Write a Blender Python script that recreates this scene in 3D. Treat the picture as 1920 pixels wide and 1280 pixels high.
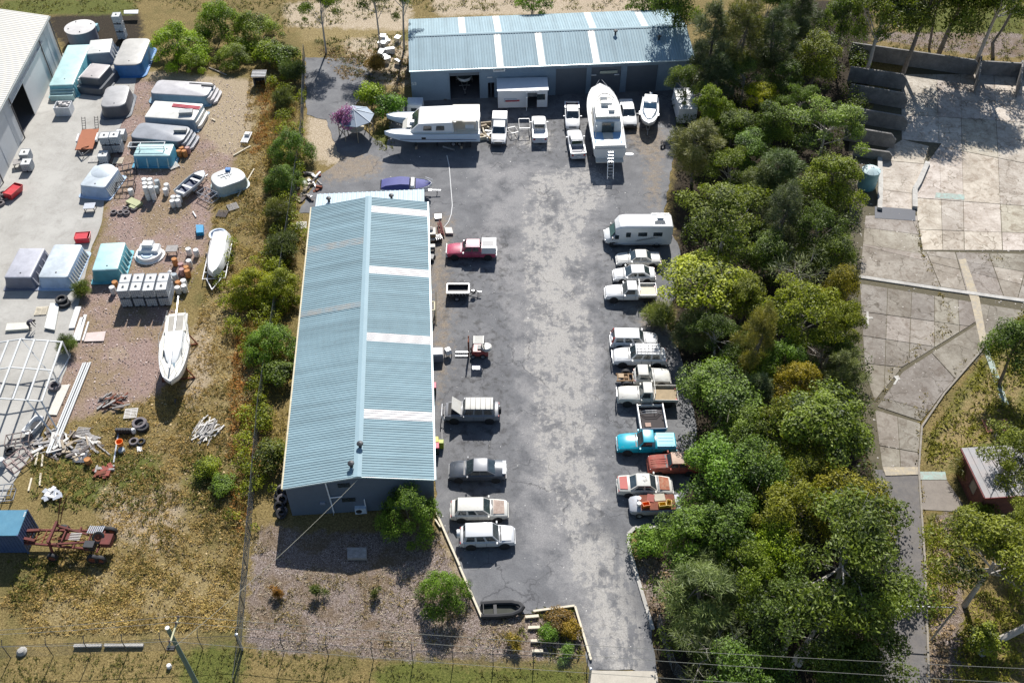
import bpy, bmesh, math, random
import numpy as np
from mathutils import Vector, Matrix

for _o in list(bpy.data.objects): bpy.data.objects.remove(_o)
random.seed(11); RNG = np.random.default_rng(11)
sc = bpy.context.scene; COL = sc.collection
R = math.radians; PI = math.pi

# ---------------------------------------------------------------- camera
F_PX, PITCH, CAM_H = 1880.0, R(46), 70.0
CAM_Y = -CAM_H / math.tan(PITCH)
_c = bpy.data.cameras.new('camera'); cam = bpy.data.objects.new('camera', _c); COL.objects.link(cam)
_c.sensor_width = 36; _c.lens = F_PX / 1920 * 36; _c.clip_start = 1; _c.clip_end = 4000
cam.location = (0, CAM_Y, CAM_H); cam.rotation_euler = (R(90) - PITCH, 0, 0)
sc.camera = cam

# ---------------------------------------------------------------- sky, sun, exposure
SUN_EL, SUN_ROT = R(41), R(4.8)
w = bpy.data.worlds.new('World'); sc.world = w; w.use_nodes = True
_nt = w.node_tree; _nt.nodes.clear()
_sk = _nt.nodes.new('ShaderNodeTexSky'); _sk.sky_type = 'NISHITA'; _sk.sun_disc = False
_sk.sun_elevation = SUN_EL; _sk.sun_rotation = SUN_ROT; _sk.air_density = 1.0; _sk.dust_density = 0.6; _sk.ozone_density = 1.5
_bg = _nt.nodes.new('ShaderNodeBackground'); _bg.inputs[1].default_value = 0.076
_wo = _nt.nodes.new('ShaderNodeOutputWorld')
_nt.links.new(_sk.outputs[0], _bg.inputs[0]); _nt.links.new(_bg.outputs[0], _wo.inputs[0])
_l = bpy.data.lights.new('sun', 'SUN'); sun = bpy.data.objects.new('sun', _l); COL.objects.link(sun)
_l.energy = 4.9; _l.angle = R(0.5); _l.color = (1.0, 0.97, 0.93)
_sd = Vector((math.sin(SUN_ROT) * math.cos(SUN_EL), math.cos(SUN_ROT) * math.cos(SUN_EL), math.sin(SUN_EL)))
sun.rotation_euler = (-_sd).to_track_quat('-Z', 'Y').to_euler(); sun.location = _sd * 200
sc.view_settings.view_transform = 'Standard'; sc.view_settings.look = 'None'
sc.view_settings.gamma = 1; sc.view_settings.exposure = 0.66; sc.view_settings.use_curve_mapping = False
sc.cycles.max_bounces = 6; sc.cycles.transparent_max_bounces = 6

# ---------------------------------------------------------------- place finding: photo pixel -> world point at height z
def P(x, y, z=0.0):
    u = (x - 960) / F_PX; v = (y - 640) / F_PX
    dy = math.cos(PITCH) - v * math.sin(PITCH); dz = -math.sin(PITCH) - v * math.cos(PITCH)
    t = (z - CAM_H) / dz
    return Vector((t * u, CAM_Y + t * dy, z))
def PP(pts, z=0.0): return [tuple(P(x, y, z)[:2]) for x, y in pts]

# ---------------------------------------------------------------- materials
MATS = {}
def rgb(c):                    # sRGB 0-255 -> linear
    return tuple(((v / 255) / 12.92 if v / 255 <= .04045 else ((v / 255 + .055) / 1.055) ** 2.4) for v in c)
def N(nt, t, **kw):
    n = nt.nodes.new(t)
    for k, v in kw.items():
        if k.startswith('i_'):
            key = k[2:]; key = int(key) if key.isdigit() else key
            n.inputs[key].default_value = v
        else: setattr(n, k, v)
    return n
def new_mat(name):
    m = bpy.data.materials.new(name); m.use_nodes = True; nt = m.node_tree
    b = nt.nodes['Principled BSDF']; return m, nt, b
def ramp(nt, src, stops):
    r = nt.nodes.new('ShaderNodeValToRGB'); e = r.color_ramp.elements
    while len(e) < len(stops): e.new(0.5)
    for k, (p, c) in enumerate(stops):
        e[k].position = p; e[k].color = (c[0], c[1], c[2], 1) if hasattr(c, '__len__') else (c, c, c, 1)
    nt.links.new(src, r.inputs[0]); return r.outputs[0]
def mix(nt, fac, a, b, mode='MIX'):
    m = nt.nodes.new('ShaderNodeMix'); m.data_type = 'RGBA'; m.blend_type = mode
    for inp, v in ((0, fac), (6, a), (7, b)):
        if isinstance(v, (int, float)): m.inputs[inp].default_value = v
        elif isinstance(v, tuple): m.inputs[inp].default_value = (v[0], v[1], v[2], 1)
        else: nt.links.new(v, m.inputs[inp])
    return m.outputs[2]
def math_n(nt, op, a, b=None, c=None, clamp=False):
    m = nt.nodes.new('ShaderNodeMath'); m.operation = op; m.use_clamp = clamp
    for i, v in enumerate((a, b, c)):
        if v is None: continue
        if isinstance(v, (int, float)): m.inputs[i].default_value = v
        else: nt.links.new(v, m.inputs[i])
    return m.outputs[0]
def noise_n(nt, vec, scale, detail=4, rough=.6, dist=0.0):
    n = nt.nodes.new('ShaderNodeTexNoise'); n.inputs['Scale'].default_value = scale; n.inputs['Detail'].default_value = detail
    n.inputs['Roughness'].default_value = rough; n.inputs['Distortion'].default_value = dist
    nt.links.new(vec, n.inputs['Vector']); return n.outputs[0]
def coords(nt, what='Object', sc_=None):
    t = nt.nodes.new('ShaderNodeTexCoord'); o = t.outputs[what]
    if sc_:
        mp = nt.nodes.new('ShaderNodeMapping'); mp.inputs['Scale'].default_value = sc_; nt.links.new(o, mp.inputs[0]); o = mp.outputs[0]
    return o
def world_pos(nt):
    return nt.nodes.new('ShaderNodeNewGeometry').outputs['Position']
def bump(nt, b, h, dist=.02, strength=.5):
    n = nt.nodes.new('ShaderNodeBump'); n.inputs['Distance'].default_value = dist; n.inputs['Strength'].default_value = strength
    nt.links.new(h, n.inputs['Height']); nt.links.new(n.outputs[0], b.inputs['Normal'])
def mat(name, c, rough=.6, metal=0.0, var=.25, scale=1.5, dirt=None, dirt_amt=.35, tint=False, coat=0.0, spec=.5, b_amt=0.0):
    """painted / solid surface: base colour with blotchy wear, optional dirt colour; tint multiplies the object colour"""
    if name in MATS: return MATS[name]
    m, nt, b = new_mat(name); co = world_pos(nt)
    n1 = noise_n(nt, co, scale, 5, .65); n2 = noise_n(nt, co, scale * 7, 3, .6)
    lo = tuple(v * (1 - var) for v in c); hi = tuple(min(1, v * (1 + var * .6)) for v in c)
    col = ramp(nt, math_n(nt, 'MULTIPLY_ADD', n2, .4, math_n(nt, 'MULTIPLY', n1, .6)), [(.3, lo), (.7, hi)])
    if dirt is not None:
        f = ramp(nt, noise_n(nt, co, scale * .8 + .3, 6, .72, .4), [(.5 - dirt_amt * .18, 0.0), (.5 + (1 - dirt_amt) * .3 + .03, 1.0)])
        col = mix(nt, math_n(nt, 'MULTIPLY', f, dirt_amt), col, dirt)
    if tint:
        oi = nt.nodes.new('ShaderNodeObjectInfo'); col = mix(nt, 1.0, col, oi.outputs['Color'], 'MULTIPLY')
    nt.links.new(col, b.inputs['Base Color'])
    b.inputs['Roughness'].default_value = rough; b.inputs['Metallic'].default_value = metal
    b.inputs['Coat Weight'].default_value = coat; b.inputs['Coat Roughness'].default_value = .06; b.inputs['Specular IOR Level'].default_value = spec
    if b_amt: bump(nt, b, n2, b_amt, .6)
    MATS[name] = m; return m

# ---------------------------------------------------------------- mesh building
class MB:
    def __init__(s): s.v = []; s.f = []
    def add(s, vs, fs, M=None):
        o = len(s.v)
        if M is not None: vs = [tuple(M @ Vector(p)) for p in vs]
        s.v += [tuple(p) for p in vs]; s.f += [tuple(i + o for i in f) for f in fs]; return s
    def box(s, c, d, rz=0, M=None, top=None):
        """c centre of base, d size; top=(sx,sy[,ox,oy]) scales (and shifts) the top face"""
        x, y, z = d[0] / 2, d[1] / 2, d[2]; t = top or (1, 1)
        ox, oy = (t[2], t[3]) if len(t) > 2 else (0, 0)
        vs = [(-x, -y, 0), (x, -y, 0), (x, y, 0), (-x, y, 0)] + [(a * t[0] + ox, b_ * t[1] + oy, z) for a, b_ in ((-x, -y), (x, -y), (x, y), (-x, y))]
        T = Matrix.Translation(c) @ Matrix.Rotation(rz, 4, 'Z')
        if M is not None: T = M @ T
        return s.add(vs, [(3, 2, 1, 0), (4, 5, 6, 7), (0, 1, 5, 4), (1, 2, 6, 5), (2, 3, 7, 6), (3, 0, 4, 7)], T)
    def bar(s, a, b, w_, h_=None, up=(0, 0, 1)):
        """rectangular bar from a to b"""
        a, b = Vector(a), Vector(b); h_ = h_ or w_; d = (b - a); L = d.length
        if L < 1e-6: return s
        d.normalize(); u = Vector(up); sx = d.cross(u)
        if sx.length < 1e-3: sx = d.cross(Vector((1, 0, 0)))
        sx.normalize(); u = sx.cross(d); sx *= w_ / 2; u *= h_ / 2
        vs = [a - sx - u, a + sx - u, a + sx + u, a - sx + u, b - sx - u, b + sx - u, b + sx + u, b - sx + u]
        return s.add(vs, [(0, 1, 2, 3), (7, 6, 5, 4), (0, 4, 5, 1), (1, 5, 6, 2), (2, 6, 7, 3), (3, 7, 4, 0)])
    def cyl(s, a, b, r0, r1=None, n=10, caps=True):
        a, b = Vector(a), Vector(b); r1 = r0 if r1 is None else r1; d = (b - a).normalized()
        u = d.cross(Vector((0, 0, 1)));  u = u if u.length > 1e-3 else d.cross(Vector((1, 0, 0)))
        u.normalize(); v = d.cross(u); vs = []; fs = []
        for k in range(n):
            t = 2 * PI * k / n; e = u * math.cos(t) + v * math.sin(t); vs += [a + e * r0, b + e * r1]
        for k in range(n):
            j = (k + 1) % n; fs.append((2 * k, 2 * j, 2 * j + 1, 2 * k + 1))
        if caps: fs.append(tuple(2 * k for k in range(n))[::-1]); fs.append(tuple(2 * k + 1 for k in range(n)))
        return s.add(vs, fs)
    def tube(s, pts, r, n=5, r_end=None):
        pts = [Vector(p) for p in pts]; rs = [r + ((r_end if r_end is not None else r) - r) * k / max(1, len(pts) - 1) for k in range(len(pts))]
        rings = []
        for k, p in enumerate(pts):
            d = (pts[min(k + 1, len(pts) - 1)] - pts[max(k - 1, 0)]).normalized()
            u = d.cross(Vector((.13, .2, .97))); u.normalize(); v = d.cross(u)
            rings.append([p + (u * math.cos(2 * PI * j / n) + v * math.sin(2 * PI * j / n)) * rs[k] for j in range(n)])
        return s.loft(rings, True)
    def loft(s, rings, closed=True, caps=True):
        n = len(rings[0]); vs = [p for r in rings for p in r]; fs = []
        for k in range(len(rings) - 1):
            for j in range(n if closed else n - 1):
                i = (j + 1) % n; fs.append((k * n + j, k * n + i, (k + 1) * n + i, (k + 1) * n + j))
        if caps and closed:
            fs.append(tuple(range(n))[::-1]); o = (len(rings) - 1) * n; fs.append(tuple(o + j for j in range(n)))
        return s.add(vs, fs)
    def prism(s, poly, z0, z1):
        n = len(poly); vs = [(p[0], p[1], z0) for p in poly] + [(p[0], p[1], z1) for p in poly]
        a = sum(poly[i][0] * poly[(i + 1) % n][1] - poly[(i + 1) % n][0] * poly[i][1] for i in range(n))
        if a < 0: vs = [(p[0], p[1], z0) for p in poly[::-1]] + [(p[0], p[1], z1) for p in poly[::-1]]
        fs = [tuple(range(n))[::-1], tuple(range(n, 2 * n))] + [(i, (i + 1) % n, n + (i + 1) % n, n + i) for i in range(n)]
        return s.add(vs, fs)
    def quad(s, a, b, c, d, th=0.0):
        a, b, c, d = map(Vector, (a, b, c, d))
        if not th: return s.add([a, b, c, d], [(0, 1, 2, 3)])
        n_ = (b - a).cross(d - a).normalized() * th
        return s.add([a, b, c, d, a + n_, b + n_, c + n_, d + n_], [(3, 2, 1, 0), (4, 5, 6, 7), (0, 1, 5, 4), (1, 2, 6, 5), (2, 3, 7, 6), (3, 0, 4, 7)])
    def lathe(s, prof, n=14, c=(0, 0, 0), closed=False):
        rings = [[(c[0] + r * math.cos(2 * PI * k / n), c[1] + r * math.sin(2 * PI * k / n), c[2] + z) for k in range(n)] for r, z in prof]
        return s.loft(rings, True, not closed) if not closed else s.loft(rings + [rings[0]], True, False)
    def mesh(s, name, m, smooth=True):
        me = bpy.data.meshes.new(name); me.from_pydata(s.v, [], s.f)
        if m is not None: me.materials.append(m)
        if smooth and len(me.polygons):
            me.polygons.foreach_set('use_smooth', [True] * len(me.polygons)); me.set_sharp_from_angle(angle=R(35))
        return me
    def build(s, name, m, parent=None, smooth=True, loc=None, rz=0):
        o = bpy.data.objects.new(name, s.mesh(name, m, smooth)); COL.objects.link(o)
        if parent is not None: o.parent = parent
        if loc is not None: o.location = loc
        if rz: o.rotation_euler = (0, 0, rz)
        return o

def put(name, me, parent=None, loc=(0, 0, 0), rz=0, scale=None):
    o = bpy.data.objects.new(name, me); COL.objects.link(o); o.location = loc; o.rotation_euler = (0, 0, rz)
    if scale: o.scale = scale
    if parent is not None: o.parent = parent
    return o
LABELS = {}
def tag(o, label=None, cat=None, group=None, kind=None):
    if label: o['label'] = label
    if cat: o['category'] = cat
    if group: o['group'] = group
    if kind: o['kind'] = kind
    return o
def thing(name, label, cat, loc=(0, 0, 0), rz=0, group=None):
    o = bpy.data.objects.new(name, None); COL.objects.link(o); o.empty_display_size = .2
    o.location = loc; o.rotation_euler = (0, 0, rz); return tag(o, label, cat, group)
def kids(o):
    return [c for c in bpy.data.objects if c.parent is o]
def dup(root, loc, rz=0, label=None, group=None, scale=None):
    r = root.copy(); COL.objects.link(r); r.location = loc; r.rotation_euler = (0, 0, rz)
    if scale: r.scale = scale
    if label: r['label'] = label
    if group: r['group'] = group
    if root.name not in KIDS: KIDS[root.name] = [(c, kids(c)) for c in kids(root)]
    for ch in KIDS[root.name]:
        c = ch[0].copy(); COL.objects.link(c); c.parent = r
        for g in ch[1]:
            d = g.copy(); COL.objects.link(d); d.parent = c
    return r
KIDS = {}
def in_poly(px, py, poly):
    """vectorised point in polygon"""
    ins = np.zeros(px.shape, bool); n = len(poly)
    for i in range(n):
        x0, y0 = poly[i]; x1, y1 = poly[(i + 1) % n]
        c = (y0 > py) != (y1 > py)
        xi = (x1 - x0) * (py - y0) / ((y1 - y0) if abs(y1 - y0) > 1e-9 else 1e-9) + x0
        ins ^= c & (px < xi)
    return ins
def blur(a, k):
    for _ in range(k):
        b = a.copy(); b[1:] += a[:-1]; b[:-1] += a[1:]; b[0] += a[0]; b[-1] += a[-1]; a = b / 3
        b = a.copy(); b[:, 1:] += a[:, :-1]; b[:, :-1] += a[:, 1:]; b[:, 0] += a[:, 0]; b[:, -1] += a[:, -1]; a = b / 3
    return a
def rough_poly(poly, step=.5, amp=.12, seed=1):
    """polygon with its straight edges broken into short uneven steps"""
    r = random.Random(seed); out = []
    for i in range(len(poly)):
        a = Vector(poly[i]); b = Vector(poly[(i + 1) % len(poly)]); L = (b - a).length; k = max(1, int(L / step))
        nn = Vector((-(b - a).y, (b - a).x)).normalized()
        for j in range(k):
            p = a.lerp(b, j / k) + nn * (r.uniform(-amp, amp) if j else 0); out.append((p.x, p.y))
    return out

# common materials
WHITE = mat('white_paint', (.70, .69, .67), .35, var=.08, scale=1.2, dirt=(.45, .42, .37), dirt_amt=.18)
GEL = mat('white_gelcoat', (.72, .72, .70), .22, var=.06, scale=.8, dirt=(.5, .48, .44), dirt_amt=.15)
BLACK = mat('black_rubber', (.02, .02, .022), .75, var=.3, scale=6)
DARK = mat('dark_plastic', (.03, .03, .033), .5, var=.3, scale=4)
STEEL = mat('galvanised_steel', (.5, .51, .52), .42, .7, var=.25, scale=3)
ALU = mat('aluminium', (.62, .63, .64), .35, .8, var=.2, scale=3)
RUST = mat('rusty_steel', (.20, .055, .025), .85, var=.5, scale=2, dirt=(.08, .03, .02), dirt_amt=.5)
REDRUST = mat('red_oxide_steel', (.30, .05, .03), .7, var=.4, scale=2, dirt=(.12, .04, .025), dirt_amt=.5)
TIMBER = mat('weathered_timber', (.38, .31, .22), .85, var=.4, scale=4, dirt=(.18, .15, .12), dirt_amt=.4)
GREYWOOD = mat('grey_timber', (.34, .32, .30), .9, var=.45, scale=5, dirt=(.15, .14, .13), dirt_amt=.4)
PALEWOOD = mat('pale_timber', (.62, .55, .42), .8, var=.25, scale=4)
CONC = mat('concrete', (.46, .44, .40), .9, var=.3, scale=.8, dirt=(.2, .18, .16), dirt_amt=.45)
GLASS = mat('dark_glass', (.035, .05, .056), .05, var=.85, scale=2.2, spec=1.0)
CHROME = mat('chrome', (.75, .75, .76), .12, 1.0, var=.1)
TWIG = mat('twig_bark', (.30, .27, .24), .9, var=.3, scale=3)
BARK = mat('bark', (.17, .14, .115), .9, var=.45, scale=3, dirt=(.35, .32, .28), dirt_amt=.4)
PALEBARK = mat('pale_bark', (.46, .42, .38), .85, var=.3, scale=3, dirt=(.22, .19, .16), dirt_amt=.45)

def roof_mat(name, c, rz, along):
    """painted sheet roofing: sheet-to-sheet fading, run-off streaks, lap lines, light rust at the laps; along = axis (0 x, 1 y) the ribs repeat on"""
    m, nt, b = new_mat(name); pos = world_pos(nt); mp = nt.nodes.new('ShaderNodeMapping'); mp.vector_type = 'TEXTURE'; mp.inputs['Rotation'].default_value = (0, 0, rz); nt.links.new(pos, mp.inputs[0])
    def st(sx, sy):
        q = nt.nodes.new('ShaderNodeMapping'); q.inputs['Scale'].default_value = (sx, sy, 0) if along else (sy, sx, 0); nt.links.new(mp.outputs[0], q.inputs[0]); return q.outputs[0]
    n1 = noise_n(nt, st(.02, 1.2), 1.0, 2, .5); n2 = noise_n(nt, st(.22, 3.2), 1.0, 5, .7); n3 = noise_n(nt, pos, .35, 5, .65); n4 = noise_n(nt, st(.9, 1.3), 2.2, 5, .75)
    f = math_n(nt, 'MULTIPLY_ADD', n1, .45, math_n(nt, 'MULTIPLY_ADD', n2, .3, math_n(nt, 'MULTIPLY', n3, .25)))
    col = ramp(nt, f, [(.36, tuple(v * .78 for v in c)), (.5, c), (.64, tuple(min(1, v * 1.18 + .01) for v in c))])
    col = mix(nt, ramp(nt, n4, [(.55, 0.0), (.72, .42)]), col, (c[0] * .72 + .03, c[1] * .64, c[2] * .56))
    nt.links.new(col, b.inputs['Base Color']); b.inputs['Roughness'].default_value = .72; b.inputs['Specular IOR Level'].default_value = .3; MATS[name] = m; return m
# ================================================================ GROUND
GX0, GX1, GY0, GY1, GS = -100., 100., -50., 110., .5
nx, ny = int((GX1 - GX0) / GS) + 1, int((GY1 - GY0) / GS) + 1
gx, gy = np.meshgrid(np.linspace(GX0, GX1, nx), np.linspace(GY0, GY1, ny))
def zone(polys, k=3):
    a = np.zeros(gx.shape)
    for p in polys: a[in_poly(gx, gy, PP(p))] = 1
    return blur(a, k)
Z = {}
Z['gravel'] = zone([[(205, 300), (225, 150), (420, 150), (470, 200), (440, 300), (395, 380), (390, 470), (300, 560), (360, 640), (300, 740), (190, 770), (80, 800), (60, 830), (100, 700), (140, 600), (200, 420)]], 5)
Z['dirt'] = zone([[(250, 130), (480, 150), (470, 260), (430, 300), (380, 250), (300, 160)], [(365, 590), (395, 600), (400, 700), (350, 800), (345, 700)],
                  [(280, 920), (330, 900), (340, 980), (320, 1040), (260, 1010)], [(210, 640), (240, 640), (235, 680), (205, 680)], [(180, 900), (330, 960), (300, 1020), (200, 1010)],
                  [(815, 960), (850, 1000), (900, 1160), (860, 1160), (810, 1040)]], 4)
Z['sand'] = zone([[(575, 215), (640, 210), (640, 290), (700, 310), (590, 305), (575, 260)], [(530, 5), (770, -5), (770, 58), (620, 52), (540, 50)], [(800, -30), (1240, -30), (1230, 24), (820, 30)],
                  [(640, 75), (700, 70), (770, 80), (770, 160), (700, 160), (660, 110)], [(1690, 400), (1650, 360), (1640, 300), (1700, 300)]], 4)
Z['mulch'] = zone([[(490, 960), (540, 1000), (820, 1000), (905, 1160), (1080, 1140), (1108, 1235), (800, 1235), (455, 1215), (470, 1080)], [(1180, 1040), (1260, 1050), (1290, 1180), (1230, 1180)],
                   [(1750, 960), (1800, 950), (1810, 1280), (1740, 1280)], [(1620, 60), (1920, 60), (1920, 110), (1800, 100), (1620, 70)]], 4)
Z['green'] = zone([[(700, 240), (735, 230), (735, 285), (700, 280)], [(60, 860), (300, 850), (300, 940), (200, 960), (60, 900)], [(350, 850), (420, 850), (420, 930), (350, 930)],
                   [(700, 1235), (1110, 1250), (1110, 1300), (700, 1300)], [(330, 1210), (460, 1215), (450, 1290), (340, 1290)], [(1700, 0), (1920, 0), (1920, 110), (1700, 80)],
                   [(1720, 860), (1860, 650), (1930, 560), (1930, 900), (1820, 830), (1810, 900)], [(1730, 960), (1820, 960), (1830, 1080), (1740, 1080)], [(0, 0), (250, 0), (260, 28), (80, 28), (0, 24)], [(560, 55), (770, 60), (770, 75), (560, 70)]], 4)
Z['straw'] = zone([[(395, 540), (460, 560), (480, 760), (460, 1000), (440, 900), (400, 700)], [(150, 1060), (420, 1040), (440, 1180), (60, 1190), (60, 1150)], [(460, 130), (510, 170), (500, 300), (440, 320), (470, 200)],
                   [(1720, 880), (1740, 830), (1900, 640), (1920, 700), (1900, 800), (1830, 840), (1810, 880)], [(560, 20), (760, 20), (760, 75), (560, 80)]], 5)
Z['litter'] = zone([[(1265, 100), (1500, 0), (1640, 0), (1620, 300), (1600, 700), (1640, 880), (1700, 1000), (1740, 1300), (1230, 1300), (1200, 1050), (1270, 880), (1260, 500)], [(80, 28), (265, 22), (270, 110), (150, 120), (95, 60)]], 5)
me = bpy.data.meshes.new('ground')
hz = (RNG.random(gx.shape) - .5)
hz = blur(hz, 3) * .18
vs = np.stack([gx.ravel(), gy.ravel(), hz.ravel() - .02], 1)
# outer skirt to the horizon
ii = np.arange(nx * ny).reshape(ny, nx)
fs = np.stack([ii[:-1, :-1].ravel(), ii[:-1, 1:].ravel(), ii[1:, 1:].ravel(), ii[1:, :-1].ravel()], 1)
B = 2500.
ov = np.array([(-B, -B, -.02), (B, -B, -.02), (B, B, -.02), (-B, B, -.02)]); o0 = len(vs)
allv = np.concatenate([vs, ov]); fl = fs.tolist()
bot, top_, lef, rig = ii[0, :].tolist(), ii[-1, :].tolist(), ii[:, 0].tolist(), ii[:, -1].tolist()
fl.append([o0, o0 + 1] + bot[::-1]); fl.append([o0 + 1, o0 + 2] + rig[::-1]); fl.append([o0 + 2, o0 + 3] + top_); fl.append([o0 + 3, o0] + lef)
me.from_pydata(allv.tolist(), [], fl)
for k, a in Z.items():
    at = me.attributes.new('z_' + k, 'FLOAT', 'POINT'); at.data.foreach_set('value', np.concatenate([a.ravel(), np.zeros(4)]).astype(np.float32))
me.polygons.foreach_set('use_smooth', [True] * len(me.polygons))
gm, nt, b = new_mat('ground_soil_and_grass'); pos = world_pos(nt)
nA = noise_n(nt, pos, .22, 6, .65); nB = noise_n(nt, pos, 1.1, 5, .7, .3); nC = noise_n(nt, pos, 6, 4, .75); nD = noise_n(nt, pos, 18, 2, .6)
fine = math_n(nt, 'MULTIPLY_ADD', nC, .6, math_n(nt, 'MULTIPLY', nD, .4))
base = ramp(nt, fine, [(.33, (.042, .031, .011)), (.46, (.155, .114, .044)), (.58, (.265, .20, .082)), (.68, (.42, .335, .16))])
base = mix(nt, ramp(nt, nA, [(.48, 0.0), (.66, .7)]), base, ramp(nt, fine, [(.33, (.028, .03, .01)), (.6, (.14, .125, .04))]))
def zf(name, soft=.22):
    a = nt.nodes.new('ShaderNodeAttribute'); a.attribute_name = 'z_' + name
    s_ = math_n(nt, 'ADD', a.outputs['Fac'], math_n(nt, 'MULTIPLY', math_n(nt, 'SUBTRACT', nB, .5), 1.3))
    r = ramp(nt, s_, [(.5 - soft, 0.0), (.5 + soft, 1.0)])
    return math_n(nt, 'MULTIPLY', r, math_n(nt, 'GREATER_THAN', a.outputs['Fac'], .01))
col = base
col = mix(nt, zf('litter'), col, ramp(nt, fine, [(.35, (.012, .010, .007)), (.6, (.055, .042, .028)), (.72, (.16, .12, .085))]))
col = mix(nt, zf('green'), col, ramp(nt, fine, [(.33, (.03, .04, .008)), (.5, (.10, .11, .025)), (.68, (.19, .19, .05))]))
col = mix(nt, zf('straw'), col, ramp(nt, fine, [(.33, (.05, .035, .014)), (.5, (.24, .18, .08)), (.68, (.44, .36, .18))]))
col = mix(nt, zf('gravel'), col, ramp(nt, fine, [(.34, (.10, .064, .052)), (.47, (.25, .175, .148)), (.58, (.34, .25, .215)), (.68, (.54, .46, .41))]))
col = mix(nt, math_n(nt, 'MULTIPLY', zf('gravel'), ramp(nt, nA, [(.44, 0.0), (.58, .75)])), col, ramp(nt, fine, [(.35, (.11, .078, .036)), (.65, (.35, .265, .155))]))
col = mix(nt, zf('dirt'), col, ramp(nt, fine, [(.32, (.16, .12, .075)), (.5, (.34, .27, .18)), (.7, (.46, .38, .27))]))
col = mix(nt, zf('sand'), col, ramp(nt, fine, [(.34, (.13, .095, .06)), (.5, (.40, .32, .22)), (.66, (.62, .54, .43))]))
col = mix(nt, zf('mulch', .12), col, ramp(nt, math_n(nt, 'MULTIPLY_ADD', nD, .65, math_n(nt, 'MULTIPLY', nC, .35)), [(.38, (.035, .025, .018)), (.48, (.16, .12, .098)), (.57, (.30, .245, .215)), (.68, (.56, .51, .47))]))
am_ = nt.nodes.new('ShaderNodeAttribute'); am_.attribute_name = 'z_mulch'
col = mix(nt, math_n(nt, 'MULTIPLY', math_n(nt, 'MULTIPLY', am_.outputs['Fac'], ramp(nt, noise_n(nt, pos, .3, 5, .7, .4), [(.46, 0.0), (.6, .85)])), 1.0), col, ramp(nt, fine, [(.35, (.05, .034, .018)), (.55, (.17, .12, .07)), (.7, (.32, .25, .16))]))
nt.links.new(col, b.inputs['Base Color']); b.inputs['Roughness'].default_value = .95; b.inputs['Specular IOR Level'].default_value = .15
bump(nt, b, fine, .12, .9)
me.materials.append(gm)
ground = put('ground', me); tag(ground, kind='structure')

# ---------------------------------------------------------------- flat sheets (asphalt, concrete)
def sheet(name, poly_px, z, m, rough=(.5, .12), cuts=0, masks=None, seed=3, world=None):
    poly = world or PP(poly_px)
    if rough: poly = rough_poly(poly, rough[0], rough[1], seed)
    bm = bmesh.new(); bm.faces.new([bm.verts.new((x, y, z)) for x, y in poly])
    if bm.faces[:] and False: pass
    bmesh.ops.triangulate(bm, faces=bm.faces[:])
    if cuts:
        xs = [p[0] for p in poly]; ys = [p[1] for p in poly]
        for ax, lo, hi in ((0, min(xs), max(xs)), (1, min(ys), max(ys))):
            t = lo + cuts
            while t < hi:
                co = [0, 0, 0]; no = [0, 0, 0]; co[ax] = t; no[ax] = 1
                bmesh.ops.bisect_plane(bm, geom=bm.verts[:] + bm.edges[:] + bm.faces[:], plane_co=co, plane_no=no); t += cuts
    bmesh.ops.recalc_face_normals(bm, faces=bm.faces[:])
    if bm.faces and sum(f.normal.z for f in bm.faces) < 0: bmesh.ops.reverse_faces(bm, faces=bm.faces[:])
    me = bpy.data.meshes.new(name); bm.to_mesh(me); bm.free()
    for k, a in (masks or {}).items():
        co = np.zeros(len(me.vertices) * 3); me.vertices.foreach_get('co', co); co = co.reshape(-1, 3)
        ix = np.clip(((co[:, 0] - GX0) / GS).round().astype(int), 0, nx - 1); iy = np.clip(((co[:, 1] - GY0) / GS).round().astype(int), 0, ny - 1)
        at = me.attributes.new('z_' + k, 'FLOAT', 'POINT'); at.data.foreach_set('value', a[iy, ix].astype(np.float32))
    me.materials.append(m); o = put(name, me); return o

# asphalt yard with worn pale cement patches
am, nt, b = new_mat('worn_asphalt'); pos = world_pos(nt)
n1 = noise_n(nt, pos, .35, 7, .68, .25); n2 = noise_n(nt, pos, 1.6, 6, .72, .2); n3 = noise_n(nt, pos, 9, 3, .7); n4 = noise_n(nt, pos, .12, 4, .6)
asp = ramp(nt, math_n(nt, 'MULTIPLY_ADD', n3, .35, math_n(nt, 'MULTIPLY', n1, .65)), [(.34, (.090, .090, .094)), (.52, (.145, .145, .149)), (.68, (.21, .208, .205))])
at = nt.nodes.new('ShaderNodeAttribute'); at.attribute_name = 'z_pale'
ap = nt.nodes.new('ShaderNodeAttribute'); ap.attribute_name = 'z_worn'
ad = nt.nodes.new('ShaderNodeAttribute'); ad.attribute_name = 'z_dust'
s1 = math_n(nt, 'ADD', math_n(nt, 'MULTIPLY', at.outputs['Fac'], .34), math_n(nt, 'MULTIPLY_ADD', n2, .55, math_n(nt, 'MULTIPLY', n1, .55)))
mps = nt.nodes.new('ShaderNodeMapping'); mps.inputs['Scale'].default_value = (1, .16, 1); nt.links.new(pos, mps.inputs[0])
n5 = noise_n(nt, mps.outputs[0], 1.1, 7, .72, .3)
s1 = math_n(nt, 'MULTIPLY_ADD', math_n(nt, 'SUBTRACT', n5, .5), .38, s1)
f1 = math_n(nt, 'MAXIMUM', math_n(nt, 'MULTIPLY', ramp(nt, s1, [(.78, 0.0), (.95, 1.0)]), .45), math_n(nt, 'MULTIPLY', ramp(nt, s1, [(.862, 0.0), (.885, 1.0)]), 1.0))
f1 = math_n(nt, 'MULTIPLY', f1, math_n(nt, 'GREATER_THAN', at.outputs['Fac'], .02))
pale = ramp(nt, n3, [(.3, (.25, .235, .215)), (.55, (.36, .34, .31)), (.75, (.46, .44, .40))])
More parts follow.
